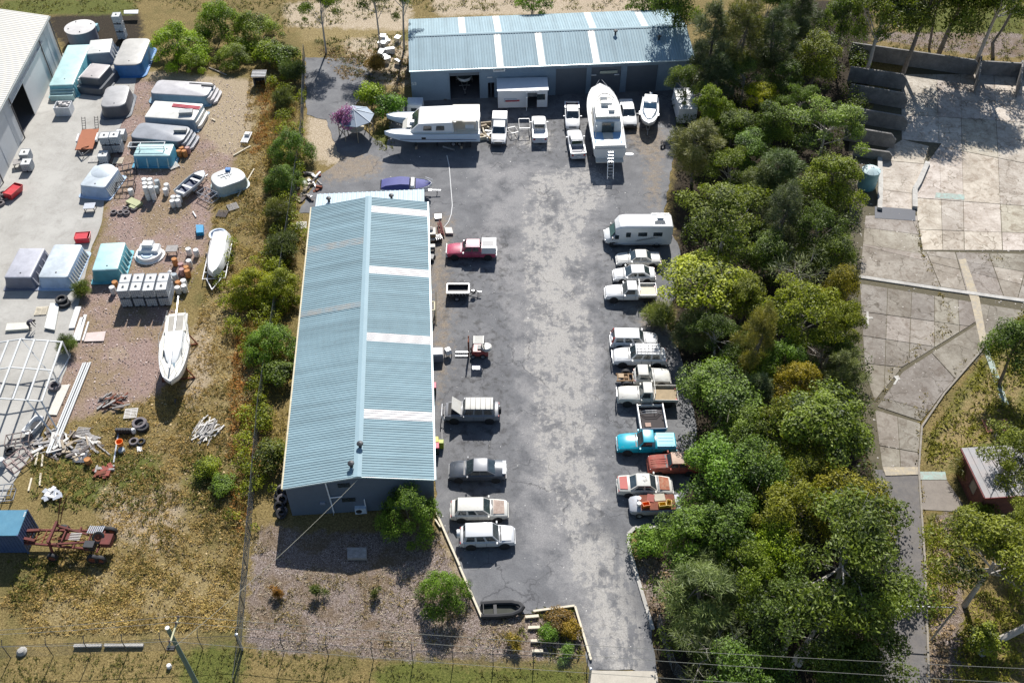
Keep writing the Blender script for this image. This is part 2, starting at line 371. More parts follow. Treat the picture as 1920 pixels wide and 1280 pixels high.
mid = ramp(nt, n3, [(.3, (.17, .165, .165)), (.7, (.29, .28, .27))])
f0 = math_n(nt, 'MULTIPLY', ramp(nt, math_n(nt, 'ADD', math_n(nt, 'MULTIPLY', ap.outputs['Fac'], .42), n1), [(.78, 0.0), (1.05, 1.0)]), .9)
col = mix(nt, f0, asp, mid); col = mix(nt, math_n(nt, 'MULTIPLY', f1, .74), col, pale)
atk = nt.nodes.new('ShaderNodeAttribute'); atk.attribute_name = 'z_track'
mp = nt.nodes.new('ShaderNodeMapping'); mp.inputs['Scale'].default_value = (1, .12, 1); mp.inputs['Rotation'].default_value = (0, 0, R(-8)); nt.links.new(pos, mp.inputs[0])
ft = math_n(nt, 'MULTIPLY', ramp(nt, math_n(nt, 'MULTIPLY_ADD', noise_n(nt, mp.outputs[0], 1.3, 6, .7), .6, math_n(nt, 'MULTIPLY', n2, .5)), [(.50, 0.0), (.56, 1.0)]), atk.outputs['Fac'])
col = mix(nt, math_n(nt, 'MULTIPLY', ft, .9), col, pale)
fd = ramp(nt, math_n(nt, 'ADD', math_n(nt, 'MULTIPLY', ad.outputs['Fac'], .45), n2), [(.68, 0.0), (.95, 1.0)])
col = mix(nt, fd, col, ramp(nt, n3, [(.3, (.13, .10, .075)), (.7, (.30, .25, .19))]))
# oil drips
vr = nt.nodes.new('ShaderNodeTexVoronoi'); vr.feature = 'DISTANCE_TO_EDGE'; vr.inputs['Scale'].default_value = .16
wv = nt.nodes.new('ShaderNodeVectorMath'); wv.operation = 'ADD'; nz = nt.nodes.new('ShaderNodeTexNoise'); nz.inputs['Scale'].default_value = .7; nz.inputs['Detail'].default_value = 5; nt.links.new(pos, nz.inputs['Vector'])
vm = nt.nodes.new('ShaderNodeVectorMath'); vm.operation = 'SCALE'; vm.inputs['Scale'].default_value = 3.0; nt.links.new(nz.outputs['Color'], vm.inputs[0]); nt.links.new(pos, wv.inputs[0]); nt.links.new(vm.outputs[0], wv.inputs[1]); nt.links.new(wv.outputs[0], vr.inputs['Vector'])
fc = math_n(nt, 'MULTIPLY', ramp(nt, vr.outputs['Distance'], [(.0, 1.0), (.014, 0.0)]), ramp(nt, n4, [(.45, 0.0), (.55, .7)])); col = mix(nt, fc, col, (.045, .045, .048))
f3 = ramp(nt, noise_n(nt, pos, .9, 3, .5, .6), [(.68, 0.0), (.74, .5)]); col = mix(nt, f3, col, (.035, .035, .037))
ao = nt.nodes.new('ShaderNodeAttribute'); ao.attribute_name = 'z_oil'; col = mix(nt, math_n(nt, 'MULTIPLY', ao.outputs['Fac'], ramp(nt, noise_n(nt, pos, 1.3, 4, .6, .3), [(.5, 0.0), (.66, .65)])), col, (.04, .038, .036))
nt.links.new(col, b.inputs['Base Color']); b.inputs['Roughness'].default_value = .85; b.inputs['Specular IOR Level'].default_value = .25; bump(nt, b, n3, .02, .5)
YM = {'pale': zone([[(985, 320), (1120, 300), (1180, 340), (1110, 420), (1130, 700), (1150, 1000), (1190, 1160), (1215, 1290), (1100, 1290), (1090, 1180), (1040, 1000), (1000, 900), (980, 700), (960, 500)], [(950, 230), (1050, 240), (1050, 300), (940, 280)], [(1230, 280), (1180, 240), (1160, 300)]], 5),
      'worn': zone([[(880, 300), (1180, 300), (1140, 420), (1150, 700), (1160, 1000), (1215, 1290), (1090, 1290), (1030, 1120), (960, 1020), (960, 700), (900, 500)]], 7),
      'track': zone([[(1095, 1010), (1125, 1010), (1150, 1130), (1200, 1270), (1165, 1270), (1125, 1150)], [(1130, 1000), (1150, 1000), (1215, 1250), (1200, 1262), (1160, 1120)], [(1030, 420), (1045, 420), (1050, 640), (1035, 640)]], 1),
      'oil': zone([[(830, 430), (960, 430), (970, 1040), (850, 1040)], [(1110, 410), (1220, 410), (1240, 970), (1150, 970)], [(900, 210), (1240, 205), (1235, 300), (900, 300)]], 3),
      'dust': zone([[(800, 400), (850, 400), (850, 640), (830, 800), (815, 800)], [(590, 290), (720, 290), (720, 330), (610, 350)], [(1205, 560), (1260, 560), (1260, 640), (1200, 620)], [(1150, 230), (1250, 240), (1240, 400), (1215, 400), (1210, 300)]], 4)}
yard = sheet('asphalt_yard', [(572, 108), (668, 110), (700, 140), (690, 180), (660, 200), (640, 222), (690, 250), (725, 275), (735, 190), (1330, 165), (1290, 230), (1262, 300), (1245, 400), (1275, 470), (1265, 560), (1245, 600), (1290, 700), (1310, 850), (1275, 960), (1262, 985), (1185, 992), (1178, 1020), (1190, 1070), (1222, 1180), (1232, 1258), (1108, 1258), (1078, 1137), (1000, 1150), (903, 1160), (818, 960), (800, 400), (560, 400), (598, 330), (640, 300), (612, 225), (575, 215)], .022, am, (.6, .16), 1.0, YM)
tag(yard, kind='structure')
# concrete apron of the pool yard
cm, nt, b = new_mat('apron_concrete'); pos = world_pos(nt)
n1 = noise_n(nt, pos, .25, 6, .62); n2 = noise_n(nt, pos, 5, 4, .7)
c_ = ramp(nt, math_n(nt, 'MULTIPLY_ADD', n2, .3, math_n(nt, 'MULTIPLY', n1, .7)), [(.34, (.28, .267, .24)), (.6, (.395, .38, .345))])
c_ = mix(nt, ramp(nt, noise_n(nt, pos, .6, 5, .7, .5), [(.52, 0.0), (.70, .5)]), c_, (.22, .205, .18))
nt.links.new(c_, b.inputs['Base Color']); b.inputs['Roughness'].default_value = .85; bump(nt, b, n2, .01, .4)
apron = sheet('concrete_apron', [(118, 100), (265, 95), (250, 180), (215, 262), (205, 300), (190, 420), (170, 470), (150, 560), (128, 680), (100, 760), (60, 850), (-60, 1040), (-400, 1040), (-400, 500), (40, 250)], .03, cm, (.8, .05), 0)
tag(apron, kind='structure')
cross = sheet('driveway_crossover', [(1108, 1256), (1232, 1258), (1240, 1330), (1100, 1330)], .034, mat('crossover_concrete', (.45, .41, .34), .9, var=.2, scale=1), (.8, .03)); tag(cross, kind='structure')
path = sheet('asphalt_lane', [(1640, 880), (1722, 880), (1735, 1060), (1742, 1320), (1640, 1320), (1660, 1100)], .02, mat('lane_asphalt', (.13, .12, .115), .9, var=.3, scale=1.2, dirt=(.22, .19, .15), dirt_amt=.4), (.6, .06)); tag(path, kind='structure')

# ---------------------------------------------------------------- broken concrete pavement of the empty lot: every slab its own piece
def split(polys, p, d):
    """split polygons by the line through p with direction d"""
    nrm = (-d[1], d[0]); out = []
    for poly in polys:
        s_ = [(q[0] - p[0]) * nrm[0] + (q[1] - p[1]) * nrm[1] for q in poly]
        if min(s_) > -.05 or max(s_) < .05: out.append(poly); continue
        a, b_ = [], []
        for i in range(len(poly)):
            q0, q1, s0, s1 = poly[i], poly[(i + 1) % len(poly)], s_[i], s_[(i + 1) % len(poly)]
            (a if s0 >= 0 else b_).append(q0)
            if (s0 >= 0) != (s1 >= 0):
                t = s0 / (s0 - s1); q = (q0[0] + (q1[0] - q0[0]) * t, q0[1] + (q1[1] - q0[1]) * t); a.append(q); b_.append(q)
        out += [k for k in (a, b_) if len(k) >= 3]
    return out
def inset(poly, g):
    n = len(poly); A = sum(poly[i][0] * poly[(i + 1) % n][1] - poly[(i + 1) % n][0] * poly[i][1] for i in range(n))
    if A < 0: poly = poly[::-1]
    cx = sum(p[0] for p in poly) / n; cy = sum(p[1] for p in poly) / n; out = []
    for p in poly:
        d = math.hypot(p[0] - cx, p[1] - cy) or 1; k = max(0, 1 - g * 1.5 / d); out.append((cx + (p[0] - cx) * k, cy + (p[1] - cy) * k))
    return out
def area(poly): return abs(sum(poly[i][0] * poly[(i + 1) % len(poly)][1] - poly[(i + 1) % len(poly)][0] * poly[i][1] for i in range(len(poly)))) / 2
sm, nt, b = new_mat('slab_concrete'); pos = world_pos(nt); oi = nt.nodes.new('ShaderNodeObjectInfo')
n1 = noise_n(nt, pos, .4, 7, .7, .3); n2 = noise_n(nt, pos, 4, 5, .75); n3 = noise_n(nt, pos, .9, 4, .7, 1.0)
c_ = ramp(nt, math_n(nt, 'MULTIPLY_ADD', n2, .4, math_n(nt, 'MULTIPLY', n1, .6)), [(.34, (.42, .39, .35)), (.48, (.76, .74, .70)), (.62, (1, 1, .97))])
c_ = mix(nt, ramp(nt, n3, [(.50, 0.0), (.66, .75)]), c_, (.42, .36, .30)); c_ = mix(nt, ramp(nt, noise_n(nt, pos, 2.2, 6, .8, 1.5), [(.56, 0.0), (.64, .6)]), c_, (1, .99, .95)); c_ = mix(nt, ramp(nt, noise_n(nt, pos, .18, 5, .7, .8), [(.5, 0.0), (.62, .5)]), c_, (.5, .46, .42)); vr = nt.nodes.new('ShaderNodeTexVoronoi'); vr.feature = 'DISTANCE_TO_EDGE'; vr.inputs['Scale'].default_value = .28; nz = nt.nodes.new('ShaderNodeTexNoise'); nz.inputs['Scale'].default_value = .8; nz.inputs['Detail'].default_value = 6; nt.links.new(pos, nz.inputs['Vector'])
vm = nt.nodes.new('ShaderNodeVectorMath'); vm.operation = 'SCALE'; vm.inputs['Scale'].default_value = 2.4; nt.links.new(nz.outputs['Color'], vm.inputs[0]); wv = nt.nodes.new('ShaderNodeVectorMath'); nt.links.new(pos, wv.inputs[0]); nt.links.new(vm.outputs[0], wv.inputs[1]); nt.links.new(wv.outputs[0], vr.inputs['Vector'])
c_ = mix(nt, math_n(nt, 'MULTIPLY', ramp(nt, vr.outputs['Distance'], [(.0, 1.0), (.022, 0.0)]), ramp(nt, noise_n(nt, pos, .3, 3, .5), [(.45, 0.0), (.55, .85)])), c_, (.22, .19, .14)); c_ = mix(nt, 1.0, c_, oi.outputs['Color'], 'MULTIPLY')
nt.links.new(c_, b.inputs['Base Color']); b.inputs['Roughness'].default_value = .9; bump(nt, b, n2, .015, .5)
pave = sheet('pavement_bed', [(1590, 260), (1700, 120), (1990, 130), (1990, 560), (1930, 590), (1760, 740), (1722, 800), (1722, 890), (1640, 900), (1600, 760), (1590, 500)], .012, mat('crack_soil', (.10, .085, .05), .95, var=.4, scale=3), (.8, .2)); tag(pave, kind='structure')
def pave_area(px, lines, tone, jit, seed, gap=.035, h=.055):
    rr = random.Random(seed); polys = [PP(px)]
    for (a, b_) in lines:
        a, b_ = P(*a), P(*b_); polys = split(polys, a, ((b_ - a).normalized()[:2]))
    for q in polys:
        if area(q) < .12: continue
        q = inset(q, gap); m_ = MB().prism(q, .013, h + rr.uniform(-.006, .012))
        o = m_.build('slab', sm, pave, False); k = tone * (1 + rr.uniform(-jit, jit)); o.color = (k * 1.07, k * rr.uniform(.95, .985), k * rr.uniform(.80, .87), 1)
# upper, pale area
pave_area([(1690, 140), (1990, 140), (1990, 470), (1730, 470), (1718, 400), (1720, 330), (1765, 270), (1690, 262)],
          [((1690, 262), (1990, 320)), ((1800, 110), (1808, 480)), ((1862, 110), (1880, 480)), ((1690, 215), (1990, 235)), ((1720, 372), (1990, 392)), ((1930, 110), (1960, 480)), ((1700, 430), (1990, 440)), ((1755, 110), (1768, 480))], .50, .12, 5)
pave_area([(1648, 290), (1692, 262), (1742, 275), (1722, 345), (1716, 395), (1648, 390)], [((1640, 355), (1730, 366)), ((1640, 300), (1730, 308))], .50, .06, 6)
# middle and lower, darker broken area
pave_area([(1622, 405), (1720, 405), (1726, 472), (1990, 478), (1990, 572), (1612, 516)], [((1620, 462), (1735, 490)), ((1735, 470), (1768, 548)), ((1790, 470), (1815, 560)), ((1852, 470), (1885, 566)), ((1850, 498), (1990, 522)), ((1640, 430), (1720, 440)), ((1930, 480), (1905, 570))], .33, .2, 8)
pave_area([(1612, 532), (1822, 566), (1836, 600), (1690, 690), (1640, 752), (1622, 700)], [((1665, 520), (1655, 800)), ((1710, 530), (1703, 700)), ((1752, 540), (1752, 650)), ((1620, 585), (1800, 610)), ((1620, 630), (1760, 652)), ((1625, 682), (1700, 690)), ((1796, 560), (1800, 640))], .30, .22, 9)
pave_area([(1828, 568), (1928, 584), (1850, 645), (1770, 735), (1728, 790), (1644, 762), (1692, 697), (1840, 603)], [((1740, 655), (1795, 715)), ((1640, 742), (1738, 770)), ((1856, 570), (1838, 660))], .25, .12, 10)
pave_area([(1640, 768), (1726, 794), (1720, 885), (1655, 885)], [((1682, 770), (1690, 900)), ((1645, 835), (1730, 850))], .26, .1, 11)
# painted yellow and green lines, 4 mm above the slabs
def line_px(name, px, c, z, par=pave):
    o = MB().prism(PP(px), z - .003, z).build(name, mat('line_' + name, c, .9, var=.3, scale=2.5, dirt=(.30, .27, .23), dirt_amt=.8), par, False); return o
line_px('yellow_line', [(1797, 488), (1810, 486), (1836, 560), (1850, 640), (1838, 645), (1820, 565)], (.46, .38, .25), .075)
line_px('green_line', [(1842, 650), (1853, 648), (1885, 740), (1892, 760), (1880, 762)], (.33, .47, .42), .03)
line_px('green_line', [(1755, 362), (1808, 366), (1808, 376), (1752, 372)], (.36, .52, .45), .075)
line_px('yellow_line', [(1655, 876), (1722, 876), (1722, 890), (1660, 892)], (.42, .36, .25), .075)
line_px('green_line', [(1725, 884), (1772, 884), (1775, 899), (1726, 899)], (.16, .5, .42), .03)
line_px('white_mark', [(1675, 706), (1684, 704), (1688, 712), (1684, 712), (1678, 722), (1674, 721), (1680, 712)], (.55, .54, .5), .077)
line_px('white_mark', [(1618, 596), (1635, 594), (1637, 598), (1620, 600)], (.55, .54, .5), .077); line_px('white_mark', [(1624, 585), (1628, 585), (1629, 614), (1625, 614)], (.55, .54, .5), .08)
# raised concrete kerb between the lot and the grass
def kerb(name, px, wd, h, m, par=None, label=None):
    pts = [P(*p) for p in px]; mb = MB()
    for a, b_ in zip(pts[:-1], pts[1:]): mb.bar((a.x, a.y, h / 2), (b_.x, b_.y, h / 2), wd, h)
    o = mb.build(name, m, par, False)
    return tag(o, kind='structure') if par is None else o
kerb('kerb', [(1848, 648), (1770, 738), (1728, 800), (1722, 880), (1734, 1060), (1742, 1300)], .16, .14, mat('old_kerb', (.27, .24, .20), .95, var=.4, scale=2))
kerb('kerb', [(1608, 519), (1760, 542), (1930, 566)], .45, .12, CONC)
kerb('kerb', [(1260, 988), (1190, 990), (1178, 1002), (1180, 1030), (1200, 1100), (1224, 1180)], .28, .15, CONC)
# ================================================================ SHEDS
def corrugated(y0, y1, pitch, dep, xa, za, xb, zb, trapez=.5):
    """rib sheet running along y, ribs fall from (xa,za) to (xb,zb)"""
    mb = MB(); y = y0; prof = []
    while y < y1 - 1e-6:
        p = min(pitch, y1 - y)
        for t, h in ((0, 0), (.30, 0), (.42, dep), (.78, dep), (.90, 0)): prof.append((y + p * t, h))
        y += p
    prof.append((y1, 0)); vs = []
    for yy, h in prof: vs += [(xa, yy, za + h), (xb, yy, zb + h)]
    fs = [(2 * i, 2 * i + 1, 2 * i + 3, 2 * i + 2) for i in range(len(prof) - 1)]
    if xb < xa: fs = [f[::-1] for f in fs]
    mb.add(vs, fs); return mb
ROOF_M = roof_mat('roof_blue_green', (.215, .315, .345), R(4.25), 1)
ROOF2_M = roof_mat('roof_blue_green_pale', (.235, .325, .36), R(4.4), 0)
SKY_M = mat('skylight_sheet', (.62, .60, .58), .55, var=.2, scale=.8, dirt=(.5, .36, .32), dirt_amt=.45)
SKYDULL_M = mat('dull_skylight_sheet', (.24, .33, .36), .6, var=.2, scale=.8, dirt=(.34, .27, .2), dirt_amt=.6)
WALL_M = mat('shed_wall_blue_grey', (.115, .15, .20), .5, .1, var=.12, scale=.6, dirt=(.12, .16, .2), dirt_amt=.2)
WALL2_M = mat('shed_wall_grey_blue', (.20, .27, .34), .5, .1, var=.12, scale=.6, dirt=(.13, .17, .2), dirt_amt=.2)
TRIM_M = mat('shed_trim', (.55, .66, .68), .4, .2, var=.1, scale=1)
RIDGE_M = mat('ridge_capping', (.23, .335, .375), .7, 0, var=.08, scale=.5)
DOOR_M = mat('roller_door', (.115, .135, .16), .5, .2, var=.1, scale=1)
INT_M = mat('shed_interior', (.10, .10, .11), .9, var=.2, scale=1)

def vent(par, x, y, z):
    v = MB().cyl((x, y, z), (x, y, z + .45), .13, n=8).build('vent', DARK, par)
    MB().lathe([(.14, 0), (.28, .02), (.26, .12), (.05, .22)], 10, (x, y, z + .45)).build('vent_cap', DARK, v)
def shed(label, loc, rz, Wd, L, eave, ridge, wall_m, roof_m, pitch, dep, skl, skr, over=.12):
    t = thing('shed', label, 'shed', loc, rz); h = Wd / 2
    # walls butt at the corners, gables follow the roof
    def gable(y, s_):
        MB().add([(0, y, 0), (Wd, y, 0), (Wd, y, eave), (h, y, ridge), (0, y, eave), (0, y + s_, 0), (Wd, y + s_, 0), (Wd, y + s_, eave), (h, y + s_, ridge), (0, y + s_, eave)],
                 [(0, 1, 2, 3, 4), (9, 8, 7, 6, 5), (0, 5, 6, 1), (1, 6, 7, 2), (2, 7, 8, 3), (3, 8, 9, 4), (4, 9, 5, 0)]).build('wall', wall_m, t, False)
    return t, gable
# ---- shed 1: long shed on the left of the yard
S1 = shed('long blue-green corrugated shed with a rust-edged left eave and white skylight strips', P(549, 968)[:2] + (0,) if False else (-18.24, -20.2, 0), R(4.25), 11.85, 36.0, 4.0, 5.0, WALL_M, ROOF_M, .3, .04, [], [])
s1, gable = S1; W1, L1, E1, R1 = 11.85, 36.0, 4.0, 5.0
gable(.1, .06); gable(L1 - .1, -.06)
for x in (0.1, W1 - .1):
    mb = MB(); ribs = 0
    y = .17
    while y < L1 - .4:
        mb.box((x, y + .12, 0), (.05, .22, E1 - .03)); mb.box((x, y + .29, 0), (.09, .10, E1 - .03)); y += .38
    mb.build('wall', WALL_M, s1, False)
def local(obj, p):
    c, s_ = math.cos(-obj.rotation_euler.z), math.sin(-obj.rotation_euler.z); d = Vector(p) - Vector(obj.location)
    return Vector((d.x * c - d.y * s_, d.x * s_ + d.y * c, d.z))
def roof_runs(side, L, strips):
    """breaks the slope into painted runs and skylight runs along y"""
    out = []; y = 0
    for a, b_ in sorted(strips):
        out.append((y, a, 0)); out.append((a, b_, 1)); y = b_
    out.append((y, L, 0)); return out
PIT = .26
def strips_of(obj, px, z, wd):
    return [(round((local(obj, P(x, y, z)).y - wd / 2) / PIT) * PIT, round((local(obj, P(x, y, z)).y + wd / 2) / PIT) * PIT) for x, y in px]
RS = strips_of(s1, [(740, 397), (742, 509), (742, 636), (742, 779)], 4.5, 1.0)
LS = strips_of(s1, [(620, 460), (612, 579)], 4.5, .8)
for xa, xb, st, skm in ((W1 / 2, W1 + .15, RS, SKY_M), (W1 / 2, -.15, LS, SKYDULL_M)):
    zb = R1 - (R1 - E1) * (abs(xb - xa) / (W1 / 2))
    for a, b_, k in roof_runs(0, L1, st):
        corrugated(a + (0.0 if a else -.08), b_, PIT, .036, xa, R1 + .03, xb, zb + .03).build('skylight' if k else 'roof_sheeting', skm if k else ROOF_M, s1, False)
MB().add([(W1 / 2 - .34, -.1, R1 + .05), (W1 / 2, -.1, R1 + .12), (W1 / 2 + .34, -.1, R1 + .05), (W1 / 2 - .34, L1 + .05, R1 + .05), (W1 / 2, L1 + .05, R1 + .12), (W1 / 2 + .34, L1 + .05, R1 + .05)], [(0, 1, 4, 3), (1, 2, 5, 4)]).build('ridge_cap', RIDGE_M, s1, False)
for x, m_ in ((-.22, mat('stained_gutter', (.50, .46, .32), .6, var=.4, scale=2, dirt=(.5, .3, .1), dirt_amt=.5)), (W1 + .22, TRIM_M)):
    mb = MB(); mb.box((x, L1 / 2, E1 - .12), (.14, L1 + .1, .12)); mb.build('gutter', m_, s1, False)
for sx in (0, 1):
    a = (-.15 if not sx else W1 + .15, -.1, E1 - .02); b_ = (W1 / 2, -.1, R1 + .0)
    MB().bar(a, b_, .03, .16).build('barge_board', TRIM_M, s1, False)
for x, y in ((676, 838), (659, 874)):
    q = local(s1, P(x, y, 5.0)); vent(s1, q.x, q.y, R1 - (R1 - E1) * abs(q.x - W1 / 2) / (W1 / 2))
# gable furniture
def fpos(x, y):   # point on the front wall plane of shed 1 for a photo pixel
    lo, hi = 0.0, 6.0
    for _ in range(30):
        m_ = (lo + hi) / 2
        if local(s1, P(x, y, m_)).y > .1: lo = m_
        else: hi = m_
    q = local(s1, P(x, y, lo)); return q.x, lo
for (x0, y0, x1, y1, sl) in ((634, 909, 656, 913, 0), (642, 934, 666, 940, 1)):
    xa, za = fpos(x0, y1); xb, zb = fpos(x1, y0); wn = MB().box(((xa + xb) / 2, .07, za), (xb - xa, .05, max(.5, zb - za))).build('window', DARK, s1, False)
    hh = max(.5, zb - za)
    for k in range(2): MB().box((xa + (xb - xa) * (.25 + .5 * k), .04, za + .05), ((xb - xa) * .46, .02, hh - .1)).build('pane', GLASS, wn, False)
MB().box((fpos(605, 942)[0], .06, fpos(605, 944)[1]), (.42, .12, .3)).build('meter_box', mat('meter_box_grey', (.2, .24, .32), .5), s1, False)
pw = mat('white_pipe', (.75, .77, .8), .4, var=.06)
mb = MB(); xa, za = fpos(610, 903); mb.tube([(xa, .0, za), (xa + .1, -.02, 2.2), (xa + .16, -.02, .25), (xa + .1, -.12, .05)], .06, 6); xb, zb = fpos(642, 928); mb.tube([(xa + .1, -.02, zb - .1), (xb, -.02, zb)], .05, 6); mb.build('downpipe', pw, s1)
xa, za = fpos(683, 934); MB().tube([(xa, .0, za), (xa + .02, -.02, .9)], .05, 6).build('conduit', pw, s1)
# lean-to at the back with pale sheeting
LT = mat('pale_zinc_roof', (.40, .48, .53), .7, 0, var=.14, scale=.8, dirt=(.5, .54, .56), dirt_amt=.3)
mb = MB(); xx = .2; ys = (L1 + .02, L1 + 2.75); zs = (4.15, 3.85); k = 0
prof = []
while xx < W1 - .25:
    for t, hh in ((0, 0), (.2, 0), (.28, .06), (.4, .06), (.48, 0)): prof.append((xx + t, hh))
    xx += .5
vs = []
for a, hh in prof: vs += [(a, ys[0], zs[0] + hh - .25), (a, ys[1], zs[1] + hh - .25)]
mb.add(vs, [(2 * i, 2 * i + 2, 2 * i + 3, 2 * i + 1) for i in range(len(prof) - 1)]); mb.build('lean_to_roof', LT, s1, False)
mb = MB(); mb.box((W1 / 2, ys[1] - .15, 0), (W1 - .6, .06, zs[1] - .3)); mb.build('lean_to_wall', WALL_M, s1, False)
for x in (.3, W1 - .3): MB().box((x, L1 + 1.3, 0), (.06, 2.4, 3.5)).build('lean_to_wall', WALL_M, s1, False)
for x in (1.6, 8.2): vent(s1, x, L1 + 1.1, 3.75)

# ---- shed 2: workshop at the back of the yard
W2, L2, E2, R2 = 35.4, 12.35, 4.5, 5.55
s2 = thing('shed', 'wide blue-grey workshop with roller doors at the back of the yard', 'shed', (-12.55, 42.1, 0), R(4.4))
def rb2(y0, z0, y1, z1, strips):
    x = -.1; out = []
    for a, b_ in sorted(strips): out.append((x, a, 0)); out.append((a, b_, 1)); x = b_
    out.append((x, W2 + .1, 0))
    for a, b_, k in out:
        mb = MB(); prof = []; xx = a
        while xx < b_ - .02:
            p = min(.34, b_ - xx)
            for t, h in ((0, 0), (.5, 0), (.62, .045), (.84, .045), (.95, 0)): prof.append((xx + p * t, h))
            xx += p
        prof.append((b_, 0)); vs = []
        for xx, h in prof: vs += [(xx, y0, z0 + h), (xx, y1, z1 + h)]
        mb.add(vs, [(2 * i, 2 * i + 2, 2 * i + 3, 2 * i + 1) for i in range(len(prof) - 1)] if y1 > y0 else [(2 * i, 2 * i + 1, 2 * i + 3, 2 * i + 2) for i in range(len(prof) - 1)])
        mb.build('skylight' if k else 'roof_sheeting', mat('bright_skylight', (.64, .62, .57), .55, var=.2, dirt=(.5, .47, .4), dirt_amt=.4) if k else ROOF2_M, s2, False)
def st2(px, z):
    return [(local(s2, P(x, y, z)).x - .42, local(s2, P(x, y, z)).x + .42) for x, y in px]
rb2(L2 / 2, R2, -.25, E2 - .02, st2([(935, 95), (1013, 93), (1114, 90)], 5.0))
rb2(L2 / 2, R2, L2 + .2, E2 - .02, st2([(866, 48), (932, 46), (1107, 42), (1203, 38)], 5.0))
MB().add([(-.12, L2 / 2 - .25, R2 + .03), (W2 + .12, L2 / 2 - .25, R2 + .03), (W2 + .12, L2 / 2, R2 + .1), (-.12, L2 / 2, R2 + .1), (-.12, L2 / 2 + .25, R2 + .03), (W2 + .12, L2 / 2 + .25, R2 + .03)], [(0, 1, 2, 3), (3, 2, 5, 4)]).build('ridge_cap', RIDGE_M, s2, False)
MB().box((W2 / 2, -.34, E2 - .16), (W2 + .2, .14, .13)).build('gutter', TRIM_M, s2, False)
for x, s_ in ((.0, .06), (W2, -.06)):
    MB().add([(x, 0, 0), (x, L2, 0), (x, L2, E2), (x, L2 / 2, R2), (x, 0, E2), (x + s_, 0, 0), (x + s_, L2, 0), (x + s_, L2, E2), (x + s_, L2 / 2, R2), (x + s_, 0, E2)], [(0, 1, 2, 3, 4), (9, 8, 7, 6, 5), (0, 5, 6, 1), (1, 6, 7, 2), (2, 7, 8, 3), (3, 8, 9, 4), (4, 9, 5, 0)]).build('wall', WALL2_M, s2, False)
MB().box((W2 / 2, L2 - .03, 0), (W2 - .13, .06, E2)).build('wall', WALL2_M, s2, False)
def fx2(x, y):
    lo, hi = 0., 6.
    for _ in range(30):
        m_ = (lo + hi) / 2
        if local(s2, P(x, y, m_)).y > 0: lo = m_
        else: hi = m_
    return local(s2, P(x, y, lo)).x, lo
doors = []
for x0, x1 in ((843, 899), (1042, 1099), (1108, 1163), (1174, 1231)):
    doors.append((fx2(x0, 150)[0], fx2(x1, 150)[0]))
pd = (fx2(915, 170)[0], fx2(927, 170)[0]); ops = sorted([(a, b_, 3.75) for a, b_ in doors] + [(pd[0], pd[1], 2.2)])
x = .07
def ribwall(mb, a, b_, z0, z1):
    mb.box(((a + b_) / 2, .03, z0), (b_ - a, .05, z1 - z0)); xx = a + .1
    while xx < b_ - .15: mb.box((xx, -.005, z0), (.1, .03, z1 - z0)); xx += .34
for a, b_, h in ops + [(W2 - .07, W2 - .07, 0)]:
    if a - x > .1: mb = MB(); ribwall(mb, x, a, 0, E2); mb.build('wall', WALL2_M, s2, False)
    if h: mb = MB(); ribwall(mb, a, b_, h, E2); mb.build('lintel', WALL2_M, s2, False)
    x = b_
for k, (a, b_) in enumerate(doors):
    for x_ in (a - .05, b_ + .05): MB().box((x_, -.05, 0), (.1, .06, 3.75)).build('door_frame', WALL2_M, s2, False)
    if k == 0: MB().box(((a + b_) / 2, .12, 3.3), (b_ - a - .02, .06, .45)).build('roller_door', DOOR_M, s2, False); continue
    mb = MB(); z = 0
    while z < 3.7: mb.box(((a + b_) / 2, .12, z), (b_ - a - .02, .05, .13)); mb.box(((a + b_) / 2, .125, z + .13), (b_ - a - .02, .02, .045)); z += .175
    mb.build('roller_door', DOOR_M, s2, False)
MB().box((W2 / 2, L2 / 2, .03), (W2 - .2, L2 - .2, .03)).build('floor', INT_M, s2, False)
MB().box(((pd[0] + pd[1]) / 2, .5, .06), (.06, .9, 2.1)).build('door', DOOR_M, s2, False)
# sign with dark lettering, lamps, unit number
xa, za = fx2(925, 134.5); xb, zb = fx2(947, 128.5)
sg = MB().box(((xa + xb) / 2, -.07, za), (xb - xa, .05, .48)).build('sign_board', WHITE, s2, False)
mb = MB(); x = xa + .1; rr = random.Random(4)
while x < xb - .14:
    q = rr.choice((.07, .1, .12)); mb.box((x + q / 2, -.1, za + .16), (q * .8, .01, .17)); x += q + .03
mb.build('lettering', DARK, sg, False)
for px in ((918, 145), (1113, 141), (1156, 140)):
    x, z = fx2(*px); MB().box((x, -.09, z), (.62, .14, .1)).build('light_fitting', WHITE, s2, False)
x, z = fx2(777, 158)
for k in range(2):
    lp = [(0, 0), (.22, 0), (.22, .32), (0, .32)]; mb = MB()
    for a, b_ in (((0, 0), (.2, 0)), ((.2, 0), (.2, .16)), ((.2, .16), (0, .16)), ((0, .16), (0, .34)), ((0, .34), (.2, .34))) if k == 0 else (((0, 0), (.2, 0)), ((.2, 0), (.2, .34)), ((.2, .17), (0, .17)), ((0, .34), (.2, .34))):
        mb.bar((x - .3 + .3 * k + a[0], -.03, z + a[1] - .1), (x - .3 + .3 * k + b_[0], -.03, z + b_[1] - .1), .05, .05)
    mb.build('unit_number', WHITE, s2, False)
for x, y in ((1154, 63), (1236, 70)):
    q = local(s2, P(x, y, 5.5)); vent(s2, q.x, q.y, R2 - abs(q.y - L2 / 2) * (R2 - E2) / (L2 / 2))
x0, _z = fx2(866, 150)
MB().box((fx2(1140, 150)[0], -.1, 2.9), (2.2, .08, .35)).build('name_board', mat('faded_board', (.42, .44, .36), .6), s2, False)

